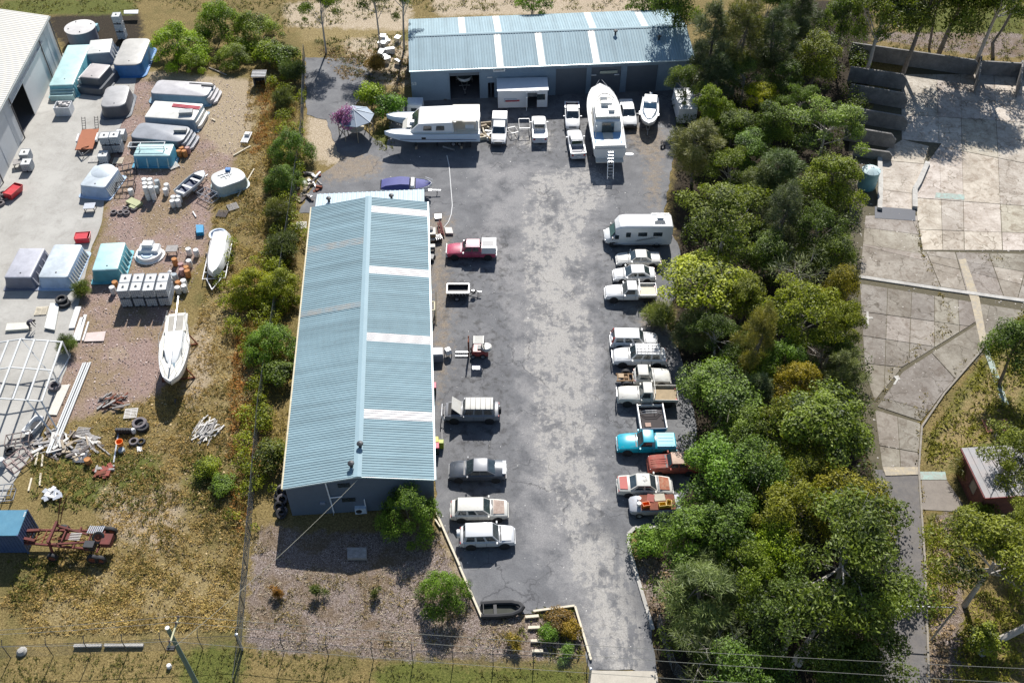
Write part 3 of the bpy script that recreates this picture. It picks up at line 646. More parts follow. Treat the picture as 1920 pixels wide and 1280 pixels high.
# ---- big pale warehouse at the top left
WH_W = mat('warehouse_cladding', (.50, .52, .54), .5, .1, var=.1, scale=.4, dirt=(.45, .46, .46), dirt_amt=.3)
WH_R = mat('warehouse_roof', (.40, .385, .345), .55, .1, var=.1, scale=.3, dirt=(.42, .40, .36), dirt_amt=.3)
wh = thing('warehouse', 'big pale warehouse with a half-open sliding door at the top left', 'warehouse', (-60.05, 52.5, 0), R(3.4))
# local: y negative towards the camera, x negative into the building
D, LW, HE, HR = 22., 62., 6.0, 8.2
mb = MB(); yy = .15; prof = []
while yy > -LW:
    for t, h in ((0, 0), (.1, .035), (.2, .035), (.3, 0)): prof.append((yy - t, h))
    yy -= .42
vs = []
for a, h in prof: vs += [(.25, a, HE + h), (-D / 2, a, HR + h), (-D, a, HE + h)]
mb.add(vs, [(3 * i, 3 * i + 1, 3 * i + 4, 3 * i + 3) for i in range(len(prof) - 1)] + [(3 * i + 1, 3 * i + 2, 3 * i + 5, 3 * i + 4) for i in range(len(prof) - 1)]); mb.build('roof', WH_R, wh, False)
MB().add([(0, 0, 0), (-D, 0, 0), (-D, 0, HE), (-D / 2, 0, HR), (0, 0, HE), (0, -.1, 0), (-D, -.1, 0), (-D, -.1, HE), (-D / 2, -.1, HR), (0, -.1, HE)], [(0, 1, 2, 3, 4), (9, 8, 7, 6, 5), (0, 4, 9, 5), (4, 3, 8, 9), (3, 2, 7, 8), (1, 6, 7, 2), (0, 5, 6, 1)]).build('wall', WH_W, wh, False)
def wl(p): return local(wh, p)
dy0, dy1 = wl(P(72, 210)).y, wl(P(44, 258)).y      # sliding-door leaf edge, door jamb
dtop = 4.6; dback = wl(P(96, 150)).y
mb = MB(); mb.box((-.05, (dback - .1) / 2, 0), (.1, -dback - .1, HE)); 
for k in range(3): mb.box((.01, dback * (.2 + .3 * k), 0), (.04, .06, HE))
mb.build('wall', WH_W, wh, False)
MB().box((-.05, (dback + dy1) / 2, dtop), (.1, dback - dy1, HE - dtop)).build('lintel', WH_W, wh, False)
mb = MB(); mb.box((-.05, (dy1 - LW) / 2, 0), (.1, LW + dy1, HE))
for k in range(9): mb.box((.01, dy1 - 2 - 4 * k, 0), (.04, .08, HE))
mb.build('wall', WH_W, wh, False)
MB().box((.08, (dback + dy0) / 2 - .3, .05), (.06, dback - dy0 + .8, dtop)).build('sliding_door', mat('sliding_door_sheet', (.62, .62, .61), .5, var=.08, scale=.6), wh, False)
MB().bar((.12, dback + 1.2, dtop + .12), (.12, dy1 - .4, dtop + .12), .16, .16).build('door_track', mat('track_white', (.7, .7, .68), .4), wh, False)
for yy in (-.15, dback + .1, dy1 - .15, dy1 - 9): MB().cyl((.2, yy, .05), (.2, yy, HE - .1), .08, n=6).build('downpipe', mat('downpipe_dark', (.10, .09, .09), .5), wh)
MB().box((.33, -LW / 2, HE - .2), (.16, LW + .2, .16)).build('gutter', mat('gutter_grey', (.30, .32, .31), .4), wh, False)
MB().box((-D / 2, -LW / 2, .01), (D - .4, LW - .2, .05)).build('floor', INT_M, wh, False)

# ---- brick hut in the bottom right corner
hm = mat('hut_brick', (.22, .085, .06), .9, var=.35, scale=3, dirt=(.1, .05, .04), dirt_amt=.4)
hut = thing('brick_hut', 'small red brick hut with a flat pale roof under the bare branches', 'hut', P(1828, 965)[:2] + (0,), R(4))
HW, HL, HH = 7.0, 4.4, 2.9
bk = MB().box((0, 0, 0), (.215, .10, .068)).mesh('brick', hm, False)
core_m = mat('mortar', (.32, .28, .24), .95, var=.2)
MB().box((HW / 2, .12, 0), (HW - .1, .12, HH)).build('wall', core_m, hut, False); MB().box((.12, HL / 2, 0), (.12, HL - .2, HH)).build('wall', core_m, hut, False)
MB().box((HW / 2, HL - .1, 0), (HW - .1, .1, HH)).build('wall', hm, hut, False); MB().box((HW - .06, HL / 2, 0), (.12, HL, HH)).build('wall', hm, hut, False)
for side, ln, pos_ in (('front', HW, lambda s_, z: ((s_, .055, z), 0)), ('left', HL, lambda s_, z: ((.055, s_, z), R(90)))):
    mb = MB(); z = 0; r_ = 0
    while z < HH - .07:
        s_ = .115 + (.12 if r_ % 2 else 0)
        while s_ < ln - .1:
            if not (side == 'left' and 1.2 < s_ < 2.3 and .9 < z < 2.1): 
                (c, rz) = pos_(s_, z); mb.box(c, (.218, .10, .066), rz)
            s_ += .238
        z += .078; r_ += 1
    o = mb.build('brickwork', hm, hut, False); tag(o, kind='stuff')
wn = MB().box((.09, 1.75, .95), (.06, 1.0, 1.1)).build('window', mat('board_tan', (.35, .26, .18), .8), hut, False); MB().box((.05, 1.75, 1.0), (.02, .8, 1.0)).build('pane', mat('boarded_pane', (.33, .27, .2), .7), wn, False)
RF = mat('hut_roof_sheet', (.27, .265, .265), .5, var=.18, scale=.8, dirt=(.40, .30, .26), dirt_amt=.4)
mb = MB(); xx = -.3
while xx < HW + .3: mb.box((xx + .29, HL / 2, HH + .02), (.52, HL + .7, .04)); mb.box((xx + .58, HL / 2, HH + .02), (.06, HL + .7, .08)); xx += .58
mb.build('roof', RF, hut, False)
MB().box((HW / 2, -.38, HH - .08), (HW + .7, .06, .16)).build('fascia', mat('red_fascia', (.2, .035, .035), .5), hut, False); MB().box((-.36, HL / 2, HH - .08), (.06, HL + .6, .16)).build('fascia', mat('red_fascia', (.2, .035, .035), .5), hut, False)
MB().prism(PP([(1728, 900), (1775, 900), (1815, 960), (1728, 955)]), .0, .03).build('hut_forecourt', mat('forecourt', (.22, .19, .16), .9, var=.25, scale=1), None, False)['kind'] = 'structure'

# ---- concrete storage bays on the empty lot
BAY = mat('bay_concrete', (.24, .225, .21), .95, var=.35, scale=.7, dirt=(.09, .085, .08), dirt_amt=.6, b_amt=.02)
def baywall(label, a, b_, h, th=.25, chamfer=.7, lean=0):
    a, b_ = P(*a), P(*b_); d = b_ - a; L = d.length; rz = math.atan2(d.y, d.x)
    o = MB().add([(0, -th / 2, 0), (L, -th / 2, 0), (L, -th / 2, h - chamfer), (L - chamfer, -th / 2, h), (0, -th / 2, h), (0, th / 2, 0), (L, th / 2, 0), (L, th / 2, h - chamfer), (L - chamfer, th / 2, h), (0, th / 2, h)],
                 [(0, 1, 2, 3, 4), (9, 8, 7, 6, 5), (0, 5, 6, 1), (1, 6, 7, 2), (2, 7, 8, 3), (3, 8, 9, 4), (4, 9, 5, 0)]).build('bay_wall', BAY, None, False, (a.x, a.y, .02), rz)
    return tag(o, label, 'wall', 'concrete bay walls')
baywall('long concrete back wall of the storage bays against the grass', (1590, 108), (1825, 142), 2.2, chamfer=.4)
baywall('concrete bay divider nearest the long back wall', (1588, 152), (1695, 168), 2.1)
baywall('second concrete bay divider down from the long back wall', (1588, 185), (1696, 204), 2.1)
baywall('pale topped concrete bay divider in the sun, middle of the bays', (1580, 226), (1697, 246), 2.0)
baywall('short bevelled concrete bay divider behind the silver-leaved tree', (1580, 262), (1675, 278), 1.9)
baywall('low concrete bay divider closest to the water tank', (1598, 292), (1670, 302), 1.2, chamfer=.45)
baywall('concrete back wall of the right-hand bays with a sunlit top', (1828, 140), (2000, 150), 2.0, chamfer=.1)
baywall('thin upright bay divider between the two right-hand bays', (1826, 176), (1832, 126), 2.0, .18)
baywall('thin upright bay divider at the right picture edge with a rusty stain', (1904, 184), (1908, 134), 2.0, .18)
# low ramp walls round the loading pit
kerb('ramp_wall', [(1648, 300), (1650, 345), (1648, 395)], .5, .45, CONC); kerb('ramp_wall', [(1738, 308), (1722, 345), (1714, 358), (1714, 392)], .55, .4, CONC)
MB().prism(PP([(1640, 388), (1716, 394), (1716, 415), (1640, 410)]), .0, .09).build('loading_pit', mat('pit_steel', (.03, .035, .05), .6), None, False)['kind'] = 'structure'
# ================================================================ VEHICLES   (local axes: x forward, y left, z up, origin on the ground)
def paint(name, c, dirt=(.35, .32, .28), amt=.12, rough=.42, coat=.25): return mat('paint_' + name, c, rough, 0, .06, 1.5, dirt, amt, coat=coat)
CW = paint('white', (.66, .66, .65), (.40, .37, .33), .22); CW2 = paint('old_white', (.56, .55, .50), (.36, .30, .23), .4, .6, 0); CS = paint('silver', (.50, .51, .52), amt=.1); CG = paint('dark_grey', (.055, .065, .08), amt=.08, rough=.3, coat=.5)
CT = paint('turquoise', (.0, .32, .42), rough=.3, coat=.4); CR_ = paint('pink_red', (.40, .045, .10), (.5, .2, .22), .4); CRUST = paint('rust_red', (.26, .045, .03), (.34, .17, .11), .5, .8, 0); CDEEP = paint('black', (.02, .021, .024), amt=.1, rough=.3)
LAMP = mat('lamp_glass', (.72, .74, .74), .15, var=.1); TAIL = mat('tail_lamp', (.42, .012, .012), .2, var=.1); RIM = mat('alloy_rim', (.45, .45, .46), .35, .7, var=.2); PLATE = mat('number_plate', (.7, .7, .66), .5)
ORANGE = mat('orange_plastic', (.75, .19, .02), .5, var=.2, scale=3)
def quadpt(q, u, v):
    a, b_, c, d = map(Vector, q); return a.lerp(b_, u).lerp(d.lerp(c, u), v)
def pane(par, name, q, u0, u1, v0, v1, m=GLASS, off=.012, th=.012):
    a, b_, c, d = (quadpt(q, u, v) for u, v in ((u0, v0), (u1, v0), (u1, v1), (u0, v1))); n_ = (b_ - a).cross(d - a).normalized() * off
    return MB().quad(a + n_, b_ + n_, c + n_, d + n_, th).build(name, m, par, False)
WHEELS = {}
def wheel_meshes(r, wd, rim_m):
    k = (r, wd, rim_m.name)
    if k not in WHEELS:
        ty = MB().lathe([(r * .62, -wd / 2), (r * .93, -wd / 2), (r, -wd * .3), (r, wd * .3), (r * .93, wd / 2), (r * .62, wd / 2)], 18, closed=True)
        ri = MB().lathe([(r * .63, -wd * .42), (r * .63, wd * .42), (r * .5, wd * .4), (r * .42, wd * .25), (r * .14, wd * .25), (r * .12, wd * .38)], 16)
        WHEELS[k] = (ty.mesh('tyre', BLACK), ri.mesh('rim', rim_m))
    return WHEELS[k]
def wheel(par, x, y, r=.33, wd=.21, rim_m=RIM, z=None):
    ty, ri = wheel_meshes(r, wd, rim_m); s_ = 1 if y >= 0 else -1
    o = put('wheel', ty, par, (x, y, r if z is None else z)); o.rotation_euler = (-R(90) * s_, 0, 0)
    put('rim', ri, o); return o
def ring(x, hw, zb, zt, cr=.03):
    h = zt - zb
    half = [(hw * .86, zb), (hw * .98, zb + .18 * h), (hw, zb + .6 * h), (hw * .955, zt - .10 * h), (hw * .84, zt)]
    return [(x, y, z) for y, z in half] + [(x, 0, zt + cr)] + [(x, -y, z) for y, z in half[::-1]]
def car(name, label, px, hd, L, W, pm, cowl, rf, rr, rb, belt, roof, hoodf, hoodc, deck, rear=None, wins=((.04, .44), (.48, .86)), wr=.32, z0=.26, cat='car', group='parked vehicles', bump_m=None, roof_m=None, hood_m=None, deck_m=None, tub=None, wb=None, rim=RIM, steep=0.0, zref=.8, hood_up=False):
    c = P(px[0], px[1], zref); t = thing(name, label, cat, (c.x, c.y, .022), R(hd), group); hw = W / 2; hl = L / 2; rear = -hl if rear is None else rear
    st = [(rear, hw * .86, z0 + .14, deck - .14), (rear + .10, hw * .95, z0 + .05, deck - .02), (rear + .5, hw * .985, z0, deck), (rb, hw, z0, deck + .01 if tub is None else belt), (cowl, hw, z0, hoodc), (hl - .85, hw * .985, z0, (hoodf + hoodc) / 2 + .04), (hl - .25, hw * .94, z0 + .03, hoodf + .03), (hl - .07, hw * .86, z0 + .08, hoodf - .06), (hl, hw * .70, z0 + .16, hoodf - .2)]
    if tub is not None: st = [(rb - .02, hw, z0, belt)] + st[3:]
    if tub is not None: st[1] = (rb + .05, hw, z0, belt)
    body = MB().loft([ring(*s_) for s_ in st]).build('body', pm, t)
    # cabin
    hb, hr = hw * .90, hw * .76; zb = belt - .05
    B_ = [(cowl, hb * .97, min(zb, hoodc - .02)), (cowl, -hb * .97, min(zb, hoodc - .02)), (rb, -hb * .95, min(zb, deck) if tub is None else zb), (rb, hb * .95, min(zb, deck) if tub is None else zb)]
    T_ = [(rf, hr * .95, roof - .03), (rf, -hr * .95, roof - .03), (rr, -hr * .95, roof - .03), (rr, hr * .95, roof - .03)]
    xm = (rf + rr) / 2; T2 = [(rf - .12, hr * .8, roof + .005), (rf - .12, -hr * .8, roof + .005), (rr + .12, -hr * .8, roof + .005), (rr + .12, hr * .8, roof + .005)]
    cab = MB().loft([B_, T_]).build('cabin', pm, t)
    MB().add([tuple(p) for p in T_] + [tuple(p) for p in T2] + [(xm, 0, roof + .035)], [(0, 1, 5, 4)[::-1], (1, 2, 6, 5)[::-1], (2, 3, 7, 6)[::-1], (3, 0, 4, 7)[::-1], (4, 5, 8)[::-1], (5, 6, 8)[::-1], (6, 7, 8)[::-1], (7, 4, 8)[::-1]]).build('roof', roof_m or pm, t)
    pane(t, 'windscreen', (B_[1], B_[0], T_[0], T_[1]), .05, .95, .10, .94)
    pane(t, 'rear_window', (B_[3], B_[2], T_[2], T_[3]), .08, .92, .22, .9)
    for q in ((B_[0], B_[3], T_[3], T_[0]), (B_[2], B_[1], T_[1], T_[2])):
        for u0, u1 in wins:
            if q[0] is B_[2]: u0, u1 = 1 - u1, 1 - u0
            pane(t, 'side_window', q, u0 + .02, u1 - .02, .2, .86)
    for s_ in (-1, 1):
        MB().box((hl - .16, s_ * hw * .62, hoodf - .20), (.16, .36, .13)).build('headlight', LAMP, t, False)
        MB().box((rear + .05, s_ * hw * .74, deck - .32 if tub is None else .75), (.12, .22, .2)).build('tail_light', TAIL, t, False)
        mr = MB().box((cowl - .18, s_ * (hw + .10), belt + .02), (.12, .2, .14)).build('mirror', bump_m or pm, t, False)
        if hood_m is None: pass
    MB().box((hl - .02, 0, z0 + .04), (.18, W * .86, .22), top=(.8, .96)).build('front_bumper', bump_m or pm, t)
    MB().box((rear, 0, z0 + .06), (.18, W * .86, .2), top=(.8, .96)).build('rear_bumper', bump_m or pm, t)
    MB().box((hl - .02, 0, z0 + .30), (.06, W * .5, .13)).build('grille', DARK, t, False)
    MB().box((rear - .09, 0, z0 + .3), (.02, .38, .12)).build('number_plate', PLATE, t, False)
    MB().quad((cowl + .02, hb * .9, hoodc + .012), (cowl + .02, -hb * .9, hoodc + .012), (cowl + .16, -hb * .88, hoodc + .022), (cowl + .16, hb * .88, hoodc + .022), .004).build('wiper_cowl', DARK, t, False)
    if hood_m is not None or hood_up:
        a0, a1 = cowl + .2, hl - .3; z_ = hoodc + .03
        if hood_up: MB().quad((a0, hw * .8, z_), (a0, -hw * .8, z_), (a1 - .35, -hw * .74, z_ + .75), (a1 - .35, hw * .74, z_ + .75), .05).build('bonnet', hood_m or pm, t); MB().quad((a0, hw * .76, hoodc + .02), (a0, -hw * .76, hoodc + .02), (a1, -hw * .72, hoodf + .075), (a1, hw * .72, hoodf + .075), .01).build('engine_bay', BLACK, t, False)
        else: MB().quad((a0, hw * .78, hoodc + .035), (a1, hw * .7, hoodf + .075), (a1, -hw * .7, hoodf + .075), (a0, -hw * .78, hoodc + .035), -.02).build('bonnet', hood_m, t)
    else:
        for s_ in (-1, 1): MB().bar((cowl + .18, s_ * hw * .76, hoodc + .012), (hl - .3, s_ * hw * .66, hoodf + .05), .018, .012).build('bonnet_gap', DARK, t, False)
    if deck_m is not None: MB().quad((rb - .08, hw * .76, deck + .045), (rb - .08, -hw * .76, deck + .045), (rear + .12, -hw * .7, deck + .02), (rear + .12, hw * .7, deck + .02), -.02).build('boot_lid', deck_m, t)
    wb = wb or (hl - .85, rear + .85)
    for x in wb:
        for s_ in (-1, 1):
            MB().cyl((x, s_ * (hw - .25), wr + .03), (x, s_ * (hw + .004), wr + .03), wr * 1.2, n=14).build('wheel_arch', BLACK, t)
            wheel(t, x, s_ * (hw - .085), wr, .2, rim)
    # door shut lines and handles
    for s_ in (-1, 1):
        for u in {w_ for ww in wins for w_ in ww[:1]} | {wins[-1][1]}:
            x = cowl + (rb - cowl) * u; MB().box((x, s_ * (hw * .985), z0 + .12), (.02, .03, belt - z0 - .2)).build('door_gap', DARK, t, False)
    if tub is not None:
        rear_, kind, tm = tub; tb = rear_
        if kind == 'tub':
            for s_ in (-1, 1): MB().box(((rb + tb) / 2, s_ * (hw - .09), z0 + .1), (rb - tb - .04, .18, belt - z0 - .02), top=(1, .85)).build('tub_side', pm, t)
            MB().box(((rb + tb) / 2, 0, z0 + .2), (rb - tb - .05, W - .36, .32)).build('tub_floor', tm, t, False); MB().box((tb + .06, 0, z0 + .15), (.09, W - .1, belt - z0 - .1)).build('tailgate', pm, t)
        elif kind == 'lid':
            MB().loft([ring(x, h_, z0 + .08, z_) for x, h_, z_ in ((tb, hw * .93, belt - .02), (tb + .08, hw * .99, belt + .04), (rb - .06, hw, belt + .02))]).build('tub', pm, t)
            MB().box(((rb + tb) / 2 - .02, 0, belt + .02), (rb - tb - .18, W * .86, .10), top=(.97, .95)).build('tub_lid', tm, t)
            for k in range(4): MB().box(((rb + tb) / 2 - .02, (-.3 + .2 * k) * W, belt + .118), (rb - tb - .5, .05, .025)).build('lid_rib', tm, t, False)
        else:   # tray with drop sides
            zt = .82; ht = .26; x0, x1 = tb, rb - .08; wt = W / 2 + .04
            fl = MB(); k = 0
            MB().box(((x0 + x1) / 2, 0, zt), (x1 - x0, 2 * wt, .07)).build('tray_floor', tm, t, False)
            for s_ in (-1, 1): MB().box(((x0 + x1) / 2, s_ * (wt - .02), zt + .07), (x1 - x0, .04, ht)).build('drop_side', pm, t, False)
            MB().box((x0 + .02, 0, zt + .07), (.04, 2 * wt - .09, ht)).build('drop_side', pm, t, False)
            hb_ = MB().box((x1 - .03, 0, zt + .07), (.06, 2 * wt - .09, .2)).build('headboard', pm, t, False)
            for y in (-wt + .1, wt - .1): MB().bar((x1 - .03, y, zt + .1), (x1 - .03, y, roof + .05), .05).build('rack_post', pm, t, False)
            MB().bar((x1 - .03, -wt + .1, roof + .05), (x1 - .03, wt - .1, roof + .05), .05).build('rack_bar', pm, t, False)
            for s_ in (-1, 1): MB().box(((x0 + x1) / 2, s_ * .38, .48), (x1 - x0 - .1, .1, .3)).build('chassis_rail', BLACK, t, False)
        for s_ in (-1, 1): pass
    return t
SED = dict(cowl=.95, rf=.30, rr=-.75, rb=-1.45, belt=.90, roof=1.40, hoodf=.72, hoodc=.93, deck=.94)
WAG = dict(cowl=.95, rf=.30, rr=-1.75, rb=-2.08, belt=.95, roof=1.50, hoodf=.76, hoodc=.97, deck=.97, wins=((.03, .33), (.35, .62), (.65, .93)))
SUV = dict(cowl=.95, rf=.40, rr=-1.9, rb=-2.1, belt=1.10, roof=1.78, hoodf=.92, hoodc=1.10, deck=1.12, wins=((.03, .32), (.35, .62), (.65, .94)), wr=.37, z0=.34)
UTE = dict(cowl=.85, rf=.35, rr=-.55, rb=-.72, belt=1.06, roof=1.72, hoodf=.90, hoodc=1.08, deck=1.08, wins=((.06, .80),), wr=.37, z0=.36, cat='ute')
DUAL = dict(UTE, cowl=1.0, rf=.5, rr=-.85, rb=-1.05, wins=((.04, .48), (.51, .9)))
# --- right-hand row
car('sedan', 'boxy silver-white sedan parked beside the motorhome', (1197, 483), 180, 4.55, 1.7, paint('cream_silver', (.62, .60, .55), amt=.2), **SED)
car('hatchback', 'rounded white hatchback between the boxy sedan and the tray ute', (1189, 512), 181, 4.25, 1.72, CW, **dict(SED, cowl=1.0, rf=.3, rr=-.9, rb=-1.75, roof=1.44, deck=.96))
car('tray_ute', 'white single-cab ute with a pale drop-side tray under the yellow-green tree', (1182, 547), 180, 5.1, 1.78, CW, tub=(-2.6, 'tray', PALEWOOD), **UTE)
t5 = car('wagon', 'white wagon with tall red tail lamps beside the roof-racked four-wheel drive', (1189, 636), -1, 4.5, 1.8, CW, **dict(SUV, roof=1.68, belt=1.04, hoodc=1.04, deck=1.04, hoodf=.88))
for s_ in (-1, 1): MB().bar((-2.17, s_ * .72, 1.05), (-2.0, s_ * .62, 1.6), .12, .10).build('tall_tail_light', TAIL, t5, False)
t6 = car('four_wheel_drive', 'silver-white four-wheel drive with a black roof rack', (1199, 667), 179, 4.95, 1.88, CW, **SUV)
mb = MB()
for k in range(7): mb.bar((-1.85 + k * .36, -.62, 1.93), (-1.85 + k * .36, .62, 1.93), .035)
for y in (-.62, -.2, .2, .62): mb.bar((-1.9, y, 1.95), (.36, y, 1.95), .035)
for x in (-1.8, -.6, .3):
    for y in (-.6, .6): mb.bar((x, y, 1.74), (x, y, 1.95), .03)
mb.build('roof_rack', DARK, t6, False)
mb = MB(); mb.tube([(2.55, -.75, .55), (2.62, -.5, 1.0), (2.62, .5, 1.0), (2.55, .75, .55)], .04, 6); mb.tube([(2.6, -.7, .75), (2.6, .7, .75)], .04, 6); mb.build('bull_bar', ALU, t6)
# cab-chassis facing right, no tray
t7 = car('cab_chassis', 'white ute cab on a bare brown chassis with no tray', (1206, 705), 0, 5.0, 1.75, CW2, **dict(UTE, tub=(-.75, 'none', RUST)) if False else dict(UTE), rear=-.85, wb=(1.6, -1.55))
FR = mat('muddy_chassis', (.30, .19, .10), .85, var=.4, scale=4, dirt=(.12, .07, .04), dirt_amt=.5)
mb = MB(); [mb.box((-1.6, y, .5), (1.8, .09, .16)) for y in (-.42, .42)]; mb.build('chassis', FR, t7, False)
for x in (-.95, -1.35, -1.8, -2.35): MB().box((x, 0, .52), (.1, .9, .12)).build('cross_member', FR, t7, False)
MB().cyl((-1.55, -.8, .37), (-1.55, .8, .37), .08, n=8).build('axle', FR, t7); MB().lathe([(.05, -.2), (.2, -.12), (.2, .12), (.05, .2)], 10, (-1.55, .1, .4)).build('differential', FR, t7); MB().box((-2.05, .1, .62), (.5, .5, .16)).build('fuel_tank', mat('tank_tan', (.4, .28, .16), .7), t7, False)
t8 = car('tray_ute', 'old white ute with a timber-floored tray and bull bar', (1213, 740), 179, 5.3, 1.75, CW2, tub=(-2.75, 'tray', mat('tray_timber', (.33, .25, .15), .85, var=.35, scale=3)), **dict(UTE, cowl=.75, rf=.4, rr=-.38, rb=-.5, roof=1.85, hoodf=1.05, hoodc=1.12))
mb = MB(); mb.tube([(2.7, -.8, .6), (2.78, -.55, 1.15), (2.78, .55, 1.15), (2.7, .8, .6)], .045, 6); mb.tube([(2.76, -.7, .85), (2.76, .7, .85)], .04, 6); mb.build('bull_bar', STEEL, t8)
# dark trailer with white rails
c = P(1222, 782, .8); tr = thing('cage_trailer', 'black open trailer with white side rails beside the turquoise ute', 'trailer', (c.x, c.y, .022), R(92))
MB().box((0, 0, .5), (2.7, 2.2, .07)).build('floor', mat('trailer_floor_black', (.03, .022, .022), .8), tr, False)
for s_ in (-1, 1): MB().box((0, s_ * 1.15, .5), (2.8, .09, .5)).build('side_rail', WHITE, tr, False); wheel(tr, -.1, s_ * 1.02, .32, z=.33)
MB().box((-1.42, 0, .5), (.05, 2.2, .45)).build('tailboard', mat('tailboard_blue', (.05, .11, .2), .5), tr, False); MB().box((1.42, 0, .5), (.05, 2.2, .35)).build('headboard', WHITE, tr, False)
for x in (.55, .8): MB().tube([(x, -1.0, .58), (x - .15, -.5, .95), (x - .15, .5, .95), (x, 1.0, .58)], .03, 5).build('hoop', STEEL, tr)
MB().box((-.9, .45, .57), (.45, .5, .3)).build('crate', mat('cardboard', (.38, .25, .19), .8), tr, False); MB().bar((1.4, 0, .55), (2.3, 0, .5), .1).build('drawbar', DARK, tr, False)
t10 = car('ute', 'bright turquoise ute with a ribbed hard lid over its tub', (1212, 829), 180, 5.1, 1.86, CT, tub=(-2.52, 'lid', CT), **dict(UTE, belt=1.08))
t11 = car('old_car', 'faded red vintage car body with a ridged bonnet half under the trees', (1262, 868), 181, 4.3, 1.7, CRUST, **dict(SED, cowl=.55, rf=.2, rr=-.9, rb=-1.5, roof=1.55, hoodf=.98, hoodc=1.10, belt=1.08, deck=1.0), roof_m=mat('faded_pink_roof', (.5, .36, .27), .8, var=.3))
for s_ in (-1, 1): MB().loft([[(x, s_ * (.62 + .2 * math.cos(a)), .62 + h * math.sin(a)) for a in (0, .8, 1.57, 2.3, 3.14)] for x, h in ((.7, .1), (1.2, .32), (1.8, .36), (2.15, .1))], False).build('mudguard', CRUST, t11)
for y in (-.25, 0, .25): MB().bar((.62, y, 1.14), (1.95, y * .8, 1.03), .05, .06).build('bonnet_ridge', CRUST, t11, False)
t12 = car('sedan', 'white sedan with a red boot lid and rusty bonnet', (1210, 907), 0, 4.6, 1.78, CW2, hood_m=mat('rusty_bonnet', (.30, .085, .04), .85, var=.5, scale=3, dirt=(.5, .38, .25), dirt_amt=.5), deck_m=mat('red_boot', (.36, .045, .03), .6, var=.2), **dict(SED, roof=1.45))
mb = MB(); 
for a, b_ in (((-.35, .25), (-.2, .32)), ((-.2, .32), (-.02, .22)), ((-.02, .22), (.02, .08)), ((-.25, -.1), (.05, -.02)), ((-.2, -.22), (.1, -.12)), ((-.1, -.3), (-.3, -.12))): mb.bar((a[0], a[1], 1.48), (b_[0], b_[1], 1.48), .035, .01)
mb.build('painted_scrawl', DARK, t12, False)
# junk-laden old silver ute
c = P(1226, 945, .7); t13 = thing('wrecked_ute', 'stripped silver ute wreck loaded with orange crates and white drums', 'ute', (c.x, c.y, .022), R(182))
MB().loft([ring(*s_) for s_ in ((-2.2, .8, .35, .8), (-2.1, .86, .3, .9), (.3, .88, .3, .92), (1.4, .86, .3, .9), (1.9, .78, .35, .8), (2.05, .6, .4, .7))]).build('body', paint('dull_silver', (.33, .35, .38), (.2, .12, .08), .4, .6, 0), t13)
for x in (-1.4, 1.3):
    for s_ in (-1, 1): wheel(t13, x, s_ * .8, .31)
MB().box((-.3, 0, .95), (2.9, 1.5, .04)).build('tray', RUST, t13, False)
def drum_mesh(m, r=.29, h=.88, n=14): return MB().lathe([(r * .95, 0), (r, .03), (r, h * .33), (r * 1.03, h * .345), (r, h * .36), (r, h * .64), (r * 1.03, h * .655), (r, h * .67), (r, h * .97), (r * .96, h), (r * .92, h - .02), (r * .2, h - .02)], n).mesh('drum', m)
PAIL = MB().lathe([(.14, 0), (.17, .34), (.175, .36), (.13, .36)], 12).mesh('pail', WHITE)
def crate_mesh(m, sx=.6, sy=.4, sz=.3):
    mb = MB(); mb.box((0, 0, 0), (sx, sy, .03))
    for s_ in (-1, 1):
        mb.box((0, s_ * (sy / 2 - .015), .03), (sx, .03, sz)); mb.box((s_ * (sx / 2 - .015), 0, .03), (.03, sy - .062, sz))
    return mb.mesh('crate', m, False)
OC = crate_mesh(ORANGE); YC = crate_mesh(mat('yellow_plastic', (.62, .42, .04), .5))
def on13(nm, me_, lb, cat, x, y, z, rz=0): q = t13.matrix_basis @ Vector((x, y, z)); return tag(put(nm, me_, None, q, rz), lb, cat)
on13('crate', OC, 'orange plastic crate on the stripped silver ute wreck', 'crate', .75, .35, .99, .2); on13('crate', YC, 'yellow plastic crate at the tail of the stripped ute wreck', 'crate', -.6, .42, .99, .1); on13('crate', YC, 'second yellow crate beside the tree on the ute wreck', 'crate', -1.15, .3, .99, 1.4)
on13('pail', PAIL, 'white pail at the front of the ute wreck, nearer the rusty sedan', 'pail', 1.25, -.25, .93); on13('pail', PAIL, 'white pail at the front of the ute wreck, nearer the kerb', 'pail', 1.3, .25, .93)
on13('grey_board', MB().box((0, 0, 0), (.9, .7, .04)).mesh('panel', mat('grey_board', (.42, .38, .3), .8), False), 'grey board lying across the ute wreck beside the sedan', 'board', -.5, -.45, .99, .1)
on13('rusty_sheet', MB().box((0, 0, 0), (.6, .75, .05)).mesh('rusty_sheet', REDRUST, False), 'rusty red panel lying on the ute wreck', 'panel', .25, -.4, .99, -.2)
